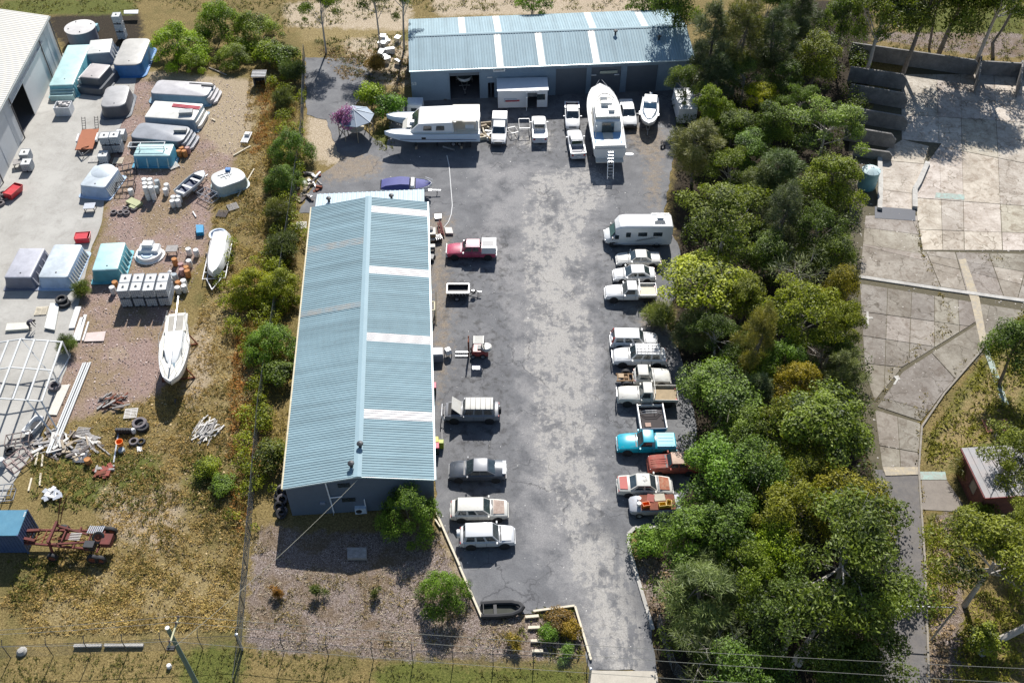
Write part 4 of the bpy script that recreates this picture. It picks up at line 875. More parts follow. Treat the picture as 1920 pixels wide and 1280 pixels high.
# --- left-hand row
t14 = car('dual_cab_ute', 'pink-red dual-cab ute with a white canopy beside the long shed', (884, 468), 180, 5.2, 1.8, CR_, roof_m=mat('faded_pink', (.62, .42, .44), .6), tub=(-2.55, 'tub', DARK), bump_m=CW, **DUAL)
MB().box((-1.85, 0, 1.0), (1.55, 1.86, .72), top=(.96, .9)).build('canopy', CW, t14); MB().box((-1.75, .1, 1.72), (1.2, .8, .03)).build('canopy_hatch', mat('hatch_grey', (.07, .07, .08), .5), t14, False)
MB().box((2.62, 0, .5), (.12, 1.7, .5), top=(.6, .9)).build('bull_bar', CW, t14); MB().bar((-1.03, -.8, 1.0), (-1.03, -.8, 2.1), .04).build('aerial', DARK, t14, False)
def box_trailer(label, px, rz):
    c = P(px[0], px[1], .5); t = thing('box_trailer', label, 'trailer', (c.x, c.y, .022), rz)
    MB().box((0, 0, .5), (2.15, 1.3, .05)).build('floor', DARK, t, False)
    for s_ in (-1, 1): MB().box((0, s_ * .67, .5), (2.2, .05, .42)).build('side', DARK, t, False); MB().box((0, s_ * .67, .92), (2.26, .09, .05)).build('top_rail', STEEL, t, False); MB().box((s_ * 1.1, 0, .5), (.05, 1.28, .42)).build('end_board', DARK, t, False); MB().box((s_ * 1.1, 0, .92), (.09, 1.25, .05)).build('end_rail', STEEL, t, False); wheel(t, -.1, s_ * .82, .3); MB().bar((1.1, s_ * .5, .48), (2.1, s_ * .04, .45), .06).build('drawbar', DARK, t, False)
    for k in range(6): MB().box((-.8 + k * .32, -.7, .55), (.05, .03, .37)).build('stake', STEEL, t, False)
    w_ = wheel(t, 1.55, 0, .26, z=.62); w_.rotation_euler = (0, 0, 0); MB().cyl((2.0, 0, .1), (2.0, 0, .55), .04, n=6).build('jockey_stand', STEEL, t); MB().box((2.25, 0, .42), (.25, .1, .1)).build('coupling', STEEL, t); return t
box_trailer('black box trailer with a spare wheel on its drawbar', (859, 547), R(0))
# forklift with red mast, forks to the left
c = P(893, 653, .9); fk = thing('forklift', 'white and red forklift with its forks toward the long shed', 'forklift', (c.x, c.y, .022), R(180)); RED = paint('machine_red', (.32, .04, .035), amt=.4, coat=0)
MB().box((-.35, 0, .35), (1.6, 1.05, .6), top=(.92, .94)).build('body', RED, fk); MB().lathe([(.52, 0), (.55, .2), (.45, .32)], 14, (-.95, 0, .9)).build('counterweight', CW2, fk)
for x in (-.85, .35):
    for s_ in (-1, 1): MB().bar((x, s_ * .45, .95), (x * .75 - .05, s_ * .42, 2.05), .06).build('guard_post', DARK, fk, False); wheel(fk, x * .8 + .05, s_ * .48, .28, .2)
mb = MB(); [mb.box((-.25, -.42 + .14 * k, 2.05), (1.0, .09, .04)) for k in range(7)]; mb.box((-.7, 0, 2.03), (.1, 1, .07)); mb.box((.2, 0, 2.03), (.1, 1, .07)); mb.build('overhead_guard', CW2, fk, False)
MB().box((-.35, 0, .95), (.45, .5, .12)).build('seat', DARK, fk); MB().box((-.55, 0, 1.05), (.1, .48, .5)).build('backrest', DARK, fk)
for s_ in (-1, 1): MB().box((.72, s_ * .35, .08), (.12, .12, 2.1)).build('mast', RUST, fk, False); MB().box((1.4, s_ * .24, .1), (1.2, .12, .05)).build('fork', STEEL, fk, False)
for z in (.3, 1.1, 2.0): MB().box((.72, 0, z), (.08, .58, .1)).build('mast_rail', RUST, fk, False)
t17 = car('four_wheel_drive', 'white-roofed grey four-wheel drive with its bonnet propped open', (885, 770), 180, 4.85, 1.9, paint('grey_body', (.20, .21, .23), amt=.3, coat=0), roof_m=CW2, hood_m=CW2, hood_up=True, **dict(SUV, cowl=.85, rf=.55, roof=1.86, hoodf=1.02, hoodc=1.15))
for k in range(5): MB().bar((-1.7 + .45 * k, -.66, 1.92), (-1.7 + .45 * k, .66, 1.92), .05).build('roof_bar', DARK, t17, False)
w_ = wheel(t17, -2.52, .1, .36, .22, z=1.0); w_.rotation_euler = (0, R(90), 0); MB().tube([(2.5, -.85, .5), (2.7, -.7, .9), (2.7, .7, .9), (2.5, .85, .5)], .05, 6).build('bull_bar', ALU, t17)
t18 = car('sedan', 'dark grey four-door sedan with a glossy black rear window', (895, 879), 180, 4.85, 1.86, CG, **dict(SED, cowl=1.0, rf=.3, rr=-.85, rb=-1.7, roof=1.44, belt=.93, deck=1.0, hoodf=.74), roof_m=paint('grey_roof', (.16, .17, .19), amt=.1)); MB().box((-2.3, 0, 1.02), (.3, 1.4, .05)).build('spoiler', paint('spoiler_grey', (.3, .32, .36)), t18)
car('station_wagon', 'old faded white station wagon with rust on its bonnet', (899, 953), 1, 4.7, 1.8, CW2, hood_m=mat('rust_flaked_bonnet', (.42, .33, .27), .8, var=.4, scale=2.5, dirt=(.13, .05, .03), dirt_amt=.55), rim=mat('white_rim', (.7, .7, .68), .4), **dict(WAG, roof=1.5, hoodf=.86, hoodc=.98, z0=.3, wr=.33))
t20 = car('small_suv', 'silver compact four-wheel drive with a spare wheel on its back door', (914, 1003), 2, 4.4, 1.8, CS, **dict(SUV, roof=1.68, belt=1.02, hoodf=.86, hoodc=1.02, deck=1.02, rr=-1.75, rb=-2.0), hood_m=paint('pale_silver', (.62, .62, .6))); w_ = wheel(t20, -2.3, .1, .34, .2, z=.98); w_.rotation_euler = (0, R(90), 0)
MB().lathe([(.02, -.13), (.36, -.12), (.36, .12), (.3, .14), (.02, .14)], 16).build('spare_cover', CW, t20).matrix_local = Matrix.Translation((-2.34, .1, .98)) @ Matrix.Rotation(R(90), 4, 'Y')
# --- row in front of the workshop
t21 = car('four_wheel_drive', 'white ute with a black bonnet and open door beside the catamaran', (936, 245), 268, 5.0, 1.88, CW, hood_m=CDEEP, tub=(-2.5, 'tub', DARK), roof_m=paint('sticker_roof', (.6, .61, .62), (.2, .22, .25), .5), bump_m=DARK, **dict(DUAL))
MB().box((-1.8, 0, 1.0), (1.7, 1.9, .85), top=(.97, .92)).build('canopy', CW, t21); MB().tube([(2.55, -.8, .5), (2.66, -.6, .95), (2.66, .6, .95), (2.55, .8, .5)], .05, 6).build('bull_bar', DARK, t21)
car('tray_ute', 'white ute backed toward the yard with a load box in its tub', (1011, 240), 91, 5.0, 1.82, CW, tub=(-2.5, 'tub', WHITE), **UTE)
car('dual_cab_ute', 'white dual-cab ute with silver grille facing the yard, left of the cruiser', (1073, 216), 269, 5.1, 1.85, CW, tub=(-2.55, 'tub', DARK), bump_m=CS, **DUAL)
t24 = car('ute', 'silver extra-cab ute with an open tub left of the cruiser stern', (1080, 268), 94, 5.2, 1.85, CS, tub=(-2.6, 'tub', mat('tub_liner', (.22, .22, .24), .6)), roof_m=CW, hood_m=CW, **dict(UTE, rr=-.6, rb=-.85)); MB().tube([(-.95, -.75, 1.05), (-.95, -.6, 1.75), (-.95, .6, 1.75), (-.95, .75, 1.05)], .05, 6).build('sports_bar', STEEL, t24)
car('dual_cab_ute', 'white dual-cab ute with a black grille right of the cruiser', (1177, 212), 272, 5.2, 1.88, CW, tub=(-2.6, 'lid', CW), bump_m=DARK, **DUAL)
# motorhome
c = P(1195, 436, 1.2); mh = thing('motorhome', 'white motorhome with dark side script parked against the trees', 'motorhome', (c.x, c.y, .022), R(180.5), 'parked vehicles')
bw = 1.12
def rr_ring(x, hw, zb, zt, r=.18): return [(x, hw, zb), (x, hw, zt - r), (x, hw - r * .4, zt - r * .3), (x, hw - r, zt), (x, -hw + r, zt), (x, -hw + r * .4, zt - r * .3), (x, -hw, zt - r), (x, -hw, zb)]
MB().loft([rr_ring(x, h_, zb, zt) for x, h_, zb, zt in ((-3.55, bw * .97, .6, 2.72), (-3.4, bw, .42, 2.85), (1.3, bw, .42, 2.88), (2.0, bw * .96, .45, 2.78), (2.45, bw * .75, 1.7, 2.35))]).build('body', GEL, mh)
MB().loft([ring(*s_) for s_ in ((1.4, 1.0, .4, 1.6), (2.3, 1.0, .36, 1.55), (2.75, .98, .36, 1.3), (3.2, .94, .38, 1.1), (3.45, .8, .42, .95), (3.55, .6, .48, .8))]).build('cab', GEL, mh)
q = ((2.92, -.86, 1.28), (2.92, .86, 1.28), (2.42, .74, 1.98), (2.42, -.74, 1.98)); MB().quad(*q, .03).build('windscreen', mat('tinted_screen', (.05, .12, .11), .08), mh, False)
for s_ in (-1, 1):
    for x, wd, z, h_ in ((2.15, .7, 1.15, .5), (1.1, .5, 1.5, .6), (-.4, .95, 1.6, .5), (-2.0, .95, 1.6, .5)): MB().box((x, s_ * (bw + (.005 if x < 2 else -.09)), z), (wd, .03, h_)).build('window', GLASS, mh, False)
    for x in (2.6, -2.0): MB().cyl((x, s_ * .8, .36), (x, s_ * (bw + .004 if x < 2 else 1.005), .40), .42, n=14).build('wheel_arch', BLACK, mh); wheel(mh, x, s_ * (bw - .1 if x < 2 else .92), .34)
    MB().box((2.75, s_ * 1.2, 1.3), (.12, .28, .2)).build('mirror', DARK, mh, False); MB().box((3.42, s_ * .66, .7), (.12, .3, .16)).build('headlight', LAMP, mh, False)
    MB().box((-3.57, s_ * .95, 1.0), (.05, .14, .5)).build('tail_light', TAIL, mh, False)
    # script along the flank
    mb = MB(); x = .1; pts = []
    for k in range(34): pts.append((x - k * .055, s_ * (bw + .012), 1.05 + .11 * math.sin(k * 1.9) + .012 * k * (1 if s_ > 0 else 1)))
    mb.tube(pts, .02, 4); mb.bar((.3, s_ * (bw + .008), .93), (-2.1, s_ * (bw + .008), 1.42), .012, .035); mb.build('side_script', DARK, mh)
    MB().box((0, s_ * (bw + .004), .5), (5.2, .02, .1)).build('skirt', mat('skirt_grey', (.4, .43, .48), .5), mh, False)
MB().box((.2, .1, 2.87), (.5, .5, .05)).build('roof_hatch', CW, mh); MB().box((-1.0, .3, 2.87), (1.0, .1, .02)).build('roof_seam', mat('roof_seam_grey', (.5, .5, .5)), mh, False)
MB().box((-2.2, .35, 2.86), (1.1, .55, .05)).build('solar_panel', GLASS, mh, False); MB().box((-2.3, -.4, 2.86), (.75, .6, .2), top=(.85, .85)).build('air_conditioner', CW, mh)
for y in (-.95, .95): MB().bar((-1.4, y, 2.95), (-3.3, y, 2.95), .04).build('roof_rail', STEEL, mh, False)
MB().box((3.5, 0, .5), (.12, 1.6, .24)).build('bumper', mat('bumper_grey', (.12, .12, .13)), mh); MB().box((3.5, 0, .78), (.08, .8, .12)).build('grille', DARK, mh, False)
# white truck body half hidden right of the workshop
c = P(1282, 200, 1.5); bt = thing('box_truck', 'white box truck half hidden by trees at the workshop corner', 'truck', (c.x, c.y, .022), R(92))
MB().box((-.4, 0, .9), (4.6, 2.2, 2.0)).build('box_body', WHITE, bt, False); MB().box((-.4, 0, .5), (4.4, .9, .4)).build('chassis', BLACK, bt, False); MB().box((2.5, 0, .5), (1.3, 1.9, 1.5), top=(.75, .9, -.1, 0)).build('cab', CW, bt); MB().quad((3.02, -.75, 1.2), (3.02, .75, 1.2), (2.85, .7, 1.9), (2.85, -.7, 1.9), .03).build('windscreen', GLASS, bt, False)
for x in (-1.6, 2.4):
    for s_ in (-1, 1): wheel(bt, x, s_ * .85, .4, .24)
for k in range(6): MB().box((-2.3 + k * .75, 0, 2.9), (.05, 2.2, .03)).build('roof_rib', mat('rib_grey', (.6, .6, .6)), bt, False)
# ================================================================ BOATS   (local x = bow)
def hull_rings(L, B, D, z0, n=14, fine=.62, sheer=.25, stern=.86, flat=.72):
    out = []
    for k in range(n + 1):
        t = k / n; x = -L / 2 + L * t
        b_ = B / 2 * ((stern + (1 - stern) * min(1, t * 2.2)) if t < fine else max(.02, math.sqrt(max(0, 1 - ((t - fine) / (1 - fine)) ** 2.1))))
        zk = z0 + D * (.0 if t < .6 else .75 * ((t - .6) / .4) ** 2.4); zs = z0 + D + sheer * max(0, t - .4) ** 1.5
        out.append((x, b_, zk, zs))
    return out
def hull(par, m, L, B, D, z0, deck_m=None, deck_drop=.0, name='hull', yo=0, **kw):
    rs = hull_rings(L, B, D, z0, **kw)
    mb = MB().loft([[(x, yo + b_, zs), (x, yo + b_ * .97, zk + (zs - zk) * .55), (x, yo + b_ * .80, zk + (zs - zk) * .25), (x, yo, zk), (x, yo - b_ * .80, zk + (zs - zk) * .25), (x, yo - b_ * .97, zk + (zs - zk) * .55), (x, yo - b_, zs)] for x, b_, zk, zs in rs], False)
    n = 7; mb.f.append(tuple(range(n))); h = mb.build(name, m, par)
    if deck_m is not None:
        MB().loft([[(x, yo + b_ * .985, zs - deck_drop), (x, yo, zs - deck_drop + .06 * b_), (x, yo - b_ * .985, zs - deck_drop)] for x, b_, zk, zs in rs], False).build('deck', deck_m, par)
    MB().tube([(x, yo + b_, zs + .01) for x, b_, zk, zs in rs] , .045, 5).build('gunwale', m, par); MB().tube([(x, yo - b_, zs + .01) for x, b_, zk, zs in rs], .045, 5).build('gunwale', m, par)
    return rs
def at(px, z, rz, name, label, cat='boat', group='boats out of the water'):
    c = P(px[0], px[1], z); return thing(name, label, cat, (c.x, c.y, 0.022), rz, group)
CREAM = mat('cream_deck', (.62, .59, .51), .4, var=.08, scale=1, dirt=(.5, .47, .4), dirt_amt=.2)
BLUEHULL = mat('pale_blue_hull', (.50, .62, .74), .35, var=.06, scale=.8); BOATBLUE = mat('cockpit_blue', (.22, .38, .56), .5, var=.1)
def trailer_under(t, L, B, ax=0.0, h=.55, m=STEEL):
    for s_ in (-1, 1): MB().bar((-L * .42, s_ * B * .36, h), (L * .45, s_ * .1, h), .09).build('trailer_rail', m, t, False); wheel(t, ax - L * .12, s_ * (B * .5), .3, z=.31); MB().box((ax - L * .12, s_ * B * .5, .64), (.75, .24, .05)).build('mudguard', m, t)
    for x in (-L * .38, -L * .05, L * .22): MB().bar((x, -B * .34, h), (x, B * .34, h), .07).build('trailer_cross_bar', m, t, False)
    MB().bar((L * .42, 0, h), (L * .62, 0, h - .05), .09).build('drawbar', m, t, False); MB().cyl((L * .55, 0, .05), (L * .55, 0, h), .05, n=6).build('jockey_wheel', DARK, t)
# --- catamaran with cabin
ct = at((812, 240), 1.6, R(181), 'catamaran', 'white cabin catamaran with twin bows beside the workshop')
for s_ in (-1, 1): hull(ct, mat('sky_tinted_white_hull', (.56, .66, .76), .3, var=.06), 11.2, 1.35, 1.45, .75, CREAM, 0, yo=s_ * 1.75, fine=.66, sheer=.3)  # white hull; blue of its sky-lit shade is painted into the colour
MB().box((-1.2, 0, 1.75), (7.4, 2.6, .5)).build('bridge_deck', CREAM, ct); MB().box((2.9, 0, 2.0), (1.4, 2.4, .5), top=(.5, .9, -.3, 0)).build('foredeck', CREAM, ct)
MB().loft([[(x, y, z) for y, z in ((2.0, 2.2), (1.8, zt), (-1.8, zt), (-2.0, 2.2))] for x, zt in ((2.6, 2.3), (1.5, 3.35), (-2.4, 3.5), (-2.6, 2.3))]).build('cabin', GEL, ct)
for y0, y1 in ((-1.6, -.06), (.06, 1.6)): MB().quad((2.45, y0, 2.48), (2.45, y1, 2.48), (1.62, y1 * .95, 3.28), (1.62, y0 * .95, 3.28), .03).build('windscreen', GLASS, ct, False)
for s_ in (-1, 1):
    for x in (.6, -.9): MB().quad((x - .55, s_ * 1.97, 2.55), (x + .45, s_ * 1.97, 2.55), (x + .35, s_ * 1.87, 3.1), (x - .55, s_ * 1.87, 3.1), .03 * -s_).build('cabin_window', GLASS, ct, False)
    MB().bar((-5.3, s_ * 1.65, 2.25), (-5.3, s_ * 1.5, 3.6), .08).build('roof_post', GEL, ct); MB().box((1.0, s_ * 2.43, 1.6), (.5, .03, .3)).build('port_light', DARK, ct, False)
    MB().bar((-5.2, s_ * 2.42, 1.5), (3.8, s_ * 2.42, 1.65), .03, .05).build('rubbing_strip', mat('navy_strip', (.04, .06, .14), .5), ct, False)
mb = MB().loft([[(x, 1.55, z0), (x, 1.75, z0 + .08), (x, 1.55, z0 + .16), (x, -1.55, z0 + .16), (x, -1.75, z0 + .08), (x, -1.55, z0)] for x, z0 in ((-5.6, 3.55), (-5.4, 3.57), (-2.6, 3.57), (-2.4, 3.55))]); mb.build('hardtop', CREAM, ct)
MB().box((-4.2, 0, 2.2), (2.6, 3.2, .1)).build('cockpit_floor', CREAM, ct, False); MB().box((-4.4, 1.0, 2.3), (1.0, .6, .5)).build('seat', GEL, ct); MB().box((-3.2, -1.0, 2.3), (.7, .9, .9)).build('helm_console', GEL, ct); MB().box((2.4, .3, 2.45), (.7, .6, .35), top=(.8, .8)).build('deck_hatch', GEL, ct)
for x in (-3.4, -.5, 2.0): MB().bar((x, -2.2, .55), (x, 2.2, .55), .2).build('cradle_beam', DARK, ct, False)
for x in (-3.2, -2.4):
    for s_ in (-1, 1): wheel(ct, x, s_ * 1.5, .34)
for x, y in ((-3.4, 2.0), (2.0, 2.0), (-3.4, -2.0), (2.0, -2.0)): MB().box((x, y, 0), (.25, .25, .65)).build('prop', TIMBER, ct, False)
MB().box((-4.2, 2.1, .4), (.7, .5, .6)).build('outboard_leg', DARK, ct); MB().bar((-2.6, 2.35, .05), (-1.2, 2.6, .7), .25, .06).build('loading_plank', ALU, ct, False)
# --- big flybridge cruiser, stern towards the yard
cr = at((1133, 228), 1.8, R(91.5), 'motor_cruiser', 'big cream flybridge cruiser on stands with a ladder at its stern')
cr.scale = (1.12, 1.0, 1.0); L_ = 12.0; hull(cr, GEL, L_, 4.0, 1.9, .7, CREAM, 0, fine=.55, sheer=.5, stern=.93)
MB().loft([[(x, hy, 2.6), (x, hy * .92, zt - .1), (x, hy * .8, zt), (x, -hy * .8, zt), (x, -hy * .92, zt - .1), (x, -hy, 2.6)] for x, hy, zt in ((-3.0, 1.65, 4.0), (-2.9, 1.65, 4.05), (.4, 1.6, 4.05), (2.2, 1.3, 3.3), (4.0, .6, 2.95))]).build('deckhouse', GEL, cr)
MB().loft([[(x, hy, z), (x, hy * .95, z + .45), (x, -hy * .95, z + .45), (x, -hy, z)] for x, hy, z in ((-2.6, 1.45, 4.05), (-.5, 1.45, 4.05), (.6, 1.25, 4.05), (1.2, .7, 4.02))]).build('flybridge', CREAM, cr)
mb = MB(); mb.tube([(1.35 - 1.1 * abs(math.sin(a)) ** 2, 1.05 * math.sin(a), 4.72) for a in np.linspace(-1.5, 1.5, 11)], .06, 5); mb.build('wind_deflector', DARK, cr)
MB().lathe([(.85, 0), (.85, .05), (.0, .06)], 14, (.0, 0, 4.5)).build('helm_well', mat('well_shadow', (.35, .34, .3), .6), cr); MB().box((-.6, 0, 4.5), (.5, 1.3, .5), top=(.8, .95)).build('helm_seat', GEL, cr); MB().box((.55, .2, 4.5), (.45, .8, .45), top=(.6, .9)).build('helm_console', GEL, cr); MB().box((-1.6, -.5, 4.5), (.8, .7, .35)).build('bench_seat', GEL, cr)
for s_ in (-1, 1):
    MB().quad((-2.5, s_ * 1.66, 2.9), (.2, s_ * 1.64, 2.9), (.0, s_ * 1.56, 3.75), (-2.5, s_ * 1.56, 3.75), -.02 * s_).build('side_window', GLASS, cr, False)
    MB().tube([(-5.6, s_ * 1.85, 3.2), (-3.4, s_ * 1.85, 3.2)], .03, 5).build('cockpit_rail', STEEL, cr); MB().tube([(1.0, s_ * 1.75, 3.15), (3.5, s_ * 1.25, 3.35), (5.7, s_ * .15, 3.55)], .025, 5).build('bow_rail', STEEL, cr)
    for x in (1.0, 2.2, 3.5, 4.7): MB().cyl((x, s_ * (1.78 - max(0, x - 1) * .3), 2.65), (x, s_ * (1.75 - max(0, x - 1) * .3), 3.3), .02, n=5).build('stanchion', STEEL, cr)
    MB().bar((-4.4, s_ * 1.55, 3.0), (-4.3, s_ * 1.5, 4.4), .06).build('ladder_post', STEEL, cr, False)
for k in range(5): MB().bar((-2.75 - .02 * k, -1.4, 4.55 + .0 * k), (-2.75, 1.4, 4.55), .03).build('aft_rail', STEEL, cr, False) if k == 0 else MB().cyl((-2.72, -1.4 + .7 * (k - 1), 4.1), (-2.72, -1.4 + .7 * (k - 1), 4.55), .02, n=5).build('rail_post', STEEL, cr)
MB().box((-4.5, 0, 2.62), (2.7, 3.3, .06)).build('cockpit_floor', BOATBLUE, cr, False); MB().box((-5.85, 0, 2.6), (.22, 3.5, .45)).build('transom_seat', GEL, cr); MB().box((-3.2, 0, 2.66), (.1, 1.4, 1.3)).build('saloon_door', GLASS, cr, False)
MB().box((-6.35, 0, 1.2), (.7, 3.2, .08)).build('swim_platform', CREAM, cr)
ld = MB()
for s_ in (-1, 1): MB().bar((-6.75, s_ * .33, 2.9), (-8.0, s_ * .33, 0), .08).build('ladder_rail', ALU, cr, False)
for k in range(9): q = k / 9 + .05; MB().bar((-6.75 - 1.25 * q, -.33, 2.9 - 2.9 * q), (-6.75 - 1.25 * q, .33, 2.9 - 2.9 * q), .12, .04).build('ladder_rung', ALU, cr, False)
for x in (-4, -1, 2):
    for s_ in (-1, 1): MB().bar((x, s_ * 1.7, 0), (x, s_ * 1.25, 1.3), .1).build('stand', DARK, cr, False)
    MB().box((x, 0, 0), (.4, .4, .72)).build('keel_block', TIMBER, cr, False)
# --- half-cabin runabout, bow to the camera
rb_ = at((1217, 216), .9, R(262), 'runabout', 'white half-cabin runabout with pale blue screen near the trees')
hull(rb_, GEL, 6.0, 2.2, 1.0, .55, mat('pale_deck', (.72, .74, .74), .4), .05, fine=.45, sheer=.35)
MB().box((-1.3, 0, 1.5), (2.4, 1.6, .05)).build('cockpit_floor', mat('carpet_grey', (.3, .34, .38), .9), rb_, False); MB().loft([[(x, hy, 1.55), (x, hy * .8, zt), (x, -hy * .8, zt), (x, -hy, 1.55)] for x, hy, zt in ((-.2, .95, 2.0), (.9, .8, 1.95), (2.0, .3, 1.75))]).build('cuddy', mat('cuddy_grey_blue', (.55, .62, .68), .4), rb_)
MB().quad((.1, -.85, 2.0), (.1, .85, 2.0), (-.25, .8, 2.45), (-.25, -.8, 2.45), .02).build('windscreen', mat('screen_blue', (.2, .33, .42), .1), rb_, False); MB().box((-1.2, 0, 2.5), (1.5, 1.5, .05)).build('canopy_top', GEL, rb_)
for s_ in (-1, 1):
    for x in (-.55, -1.85): MB().bar((x, s_ * .75, 1.55), (x, s_ * .7, 2.5), .04).build('canopy_post', ALU, rb_, False)
MB().box((-3.25, 0, .95), (.5, .45, 1.0), top=(.7, .8)).build('outboard_motor', mat('outboard_white', (.6, .62, .64), .3), rb_); trailer_under(rb_, 6.0, 2.2)
# --- boat under a purple-blue cover behind the shed
pb = at((762, 353), .9, R(2), 'covered_boat', 'boat under a purple-blue cover behind the long shed'); hull(pb, GEL, 5.8, 2.2, .9, .5, None, fine=.5)
PUR = mat('purple_cover', (.075, .08, .24), .75, var=.2, scale=1.5); MB().loft([[(x, hy, 1.42), (x, hy * .7, zt), (x, -hy * .7, zt), (x, -hy, 1.42)] for x, hy, zt in ((-2.75, .95, 1.5), (-2.2, 1.0, 1.8), (-.6, 1.05, 2.0), (.4, 1.0, 1.9))]).build('cover', PUR, pb); MB().loft([[(x, hy, 1.5), (x, 0, zt), (x, -hy, 1.5)] for x, hy, zt in ((1.1, .95, 1.75), (2.0, .7, 1.72), (2.75, .15, 1.68))], False).build('bow_cover', PUR, pb)
MB().box((.75, 0, 1.5), (.5, 1.7, .3), top=(.7, .9)).build('windscreen', GEL, pb); MB().tube([(2.2, -.6, 1.9), (3.0, 0, 2.0), (2.2, .6, 1.9)], .03, 5).build('bow_rail', STEEL, pb); trailer_under(pb, 6.2, 2.2)
# --- sailing yacht on the left lot, bow to the camera
sy = at((330, 660), 1.7, R(279), 'sailing_yacht', 'cream sailing yacht on a cradle with its mast laid along the deck')
hull(sy, GEL, 9.0, 2.7, 1.5, .9, CREAM, 0, fine=.42, sheer=.35, stern=.55)
MB().loft([[(x, hy, 2.4), (x, hy * .85, zt), (x, -hy * .85, zt), (x, -hy, 2.4)] for x, hy, zt in ((-1.6, .95, 2.9), (.6, .9, 2.88), (1.8, .6, 2.7), (2.3, .35, 2.5))]).build('coachroof', GEL, sy); MB().box((-3.0, 0, 2.36), (2.2, 1.3, .12)).build('cockpit_well', mat('cockpit_shade', (.32, .30, .26), .7), sy, False)
for s_ in (-1, 1):
    MB().box((-3.0, s_ * .85, 2.4), (2.3, .35, .22)).build('cockpit_coaming', CREAM, sy); MB().tube([(-4.4, s_ * .8, 3.0), (-1, s_ * 1.35, 3.0), (2, s_ * 1.0, 3.05), (4.5, s_ * .1, 3.2)], .018, 4).build('guard_wire', STEEL, sy)
    for x, y in ((-4.3, .82), (-2.2, 1.25), (0, 1.36), (2, 1.0), (3.6, .5)): MB().cyl((x, s_ * y, 2.42), (x, s_ * y, 3.05), .02, n=5).build('stanchion', STEEL, sy)
    for x in (.9, -.6): MB().box((x, s_ * .84, 2.55), (.6, .05, .18)).build('cabin_window', GLASS, sy, False)
MB().box((2.5, 0, 2.42), (.6, .6, .12)).build('fore_hatch', mat('smoked_hatch', (.2, .26, .3), .2), sy); MB().tube([(-6.0, .15, 3.2), (0, .1, 3.25), (3.4, 0, 3.2)], .07, 6).build('mast', ALU, sy); MB().box((0, 0, .25), (3.0, .35, .8), top=(.7, .5)).build('keel', mat('antifoul', (.1, .06, .07), .7), sy)
for x in (-2.4, 2.0):
    for s_ in (-1, 1): MB().bar((x, s_ * 1.5, 0), (x, s_ * .95, 1.5), .1).build('cradle_leg', RUST, sy, False)
    MB().bar((x, -1.5, .08), (x, 1.5, .08), .12).build('cradle_beam', RUST, sy, False)
MB().tube([(4.55, 0, .1), (4.9, 0, .5), (5.2, 0, .4)], .07, 6).build('drawbar', DARK, sy)
# --- aluminium dinghy on a trailer
dg = at((360, 345), .8, R(63), 'dinghy', 'open aluminium dinghy with a dark blue inside and white seats'); rs = hull(dg, mat('dinghy_white', (.55, .56, .56), .45), 4.3, 1.7, .65, .45, None, fine=.55, sheer=.25)
MB().loft([[(x, b_ * .93, zs - .3), (x, 0, zk + .12), (x, -b_ * .93, zs - .3)] for x, b_, zk, zs in rs[:-3]], False).build('inside', mat('dinghy_navy', (.02, .035, .09), .6), dg)
for x, hy in ((-1.9, .74), (-.75, .83), (.65, .74)): MB().box((x, 0, .9), (.28, hy * 1.9, .05)).build('thwart', WHITE, dg, False)
MB().loft([[(x, b_ * .98, zs), (x, 0, zs + .05), (x, -b_ * .98, zs)] for x, b_, zk, zs in rs[-4:]], False).build('foredeck', WHITE, dg); trailer_under(dg, 4.3, 1.7, h=.4)
# --- upturned white hull on a wide trailer
uh = at((408, 480), .8, R(274), 'upturned_boat', 'upturned smooth white boat hull on a white skeleton trailer')
rs = hull_rings(6.4, 2.2, 1.0, 0, fine=.42, stern=.9); MB().loft([[(x, b_, .68), (x, b_ * .93, 1.05), (x, b_ * .7, 1.42), (x, 0, 1.55 - .5 * max(0, zk)), (x, -b_ * .7, 1.42), (x, -b_ * .93, 1.05), (x, -b_, .68)] for x, b_, zk, zs in rs], False).build('hull', GEL, uh)
for s_ in (-1, 1): MB().bar((-2.9, s_ * 1.15, .52), (3.3, s_ * 1.15, .52), .09).build('trailer_rail', WHITE, uh, False); MB().bar((-2.9, s_ * .7, .52), (3.3, s_ * .7, .52), .06).build('trailer_rail', WHITE, uh, False); MB().bar((3.3, s_ * .7, .5), (4.8, 0, .45), .09).build('drawbar', WHITE, uh, False); wheel(uh, -.6, s_ * 1.3, .3)
for k in range(7): MB().bar((-2.8 + k * 1.0, -1.15, .52), (-2.8 + k * 1.0, 1.15, .52), .07).build('trailer_cross_bar', WHITE, uh, False)
MB().cyl((4.6, 0, 0), (4.6, 0, .45), .04, n=6).build('jockey_stand', STEEL, uh)
# --- black inflatable tender at the driveway corner
ib = at((943, 1141), .3, R(3), 'inflatable_dinghy', 'black inflatable dinghy lying at the end of the timber edging'); TUBE = mat('inflatable_black', (.012, .012, .014), .6, var=.2); ib.scale = (1.0, .85, .85)
pts = [(-1.7, .62, .3), (-.5, .68, .3), (.7, .62, .32), (1.3, .35, .4), (1.5, 0, .45), (1.3, -.35, .4), (.7, -.62, .32), (-.5, -.68, .3), (-1.7, -.62, .3)]; MB().tube(pts, .23, 8).build('side_tube', TUBE, ib); MB().box((-.3, 0, .1), (2.6, 1.0, .06)).build('floor', mat('dinghy_floor_dark', (.03, .032, .022), .8, var=.4), ib, False); MB().box((-.6, 0, .35), (.25, 1.1, .05)).build('thwart', TUBE, ib); MB().box((-1.5, 0, .1), (.06, 1.0, .45)).build('transom', TUBE, ib)
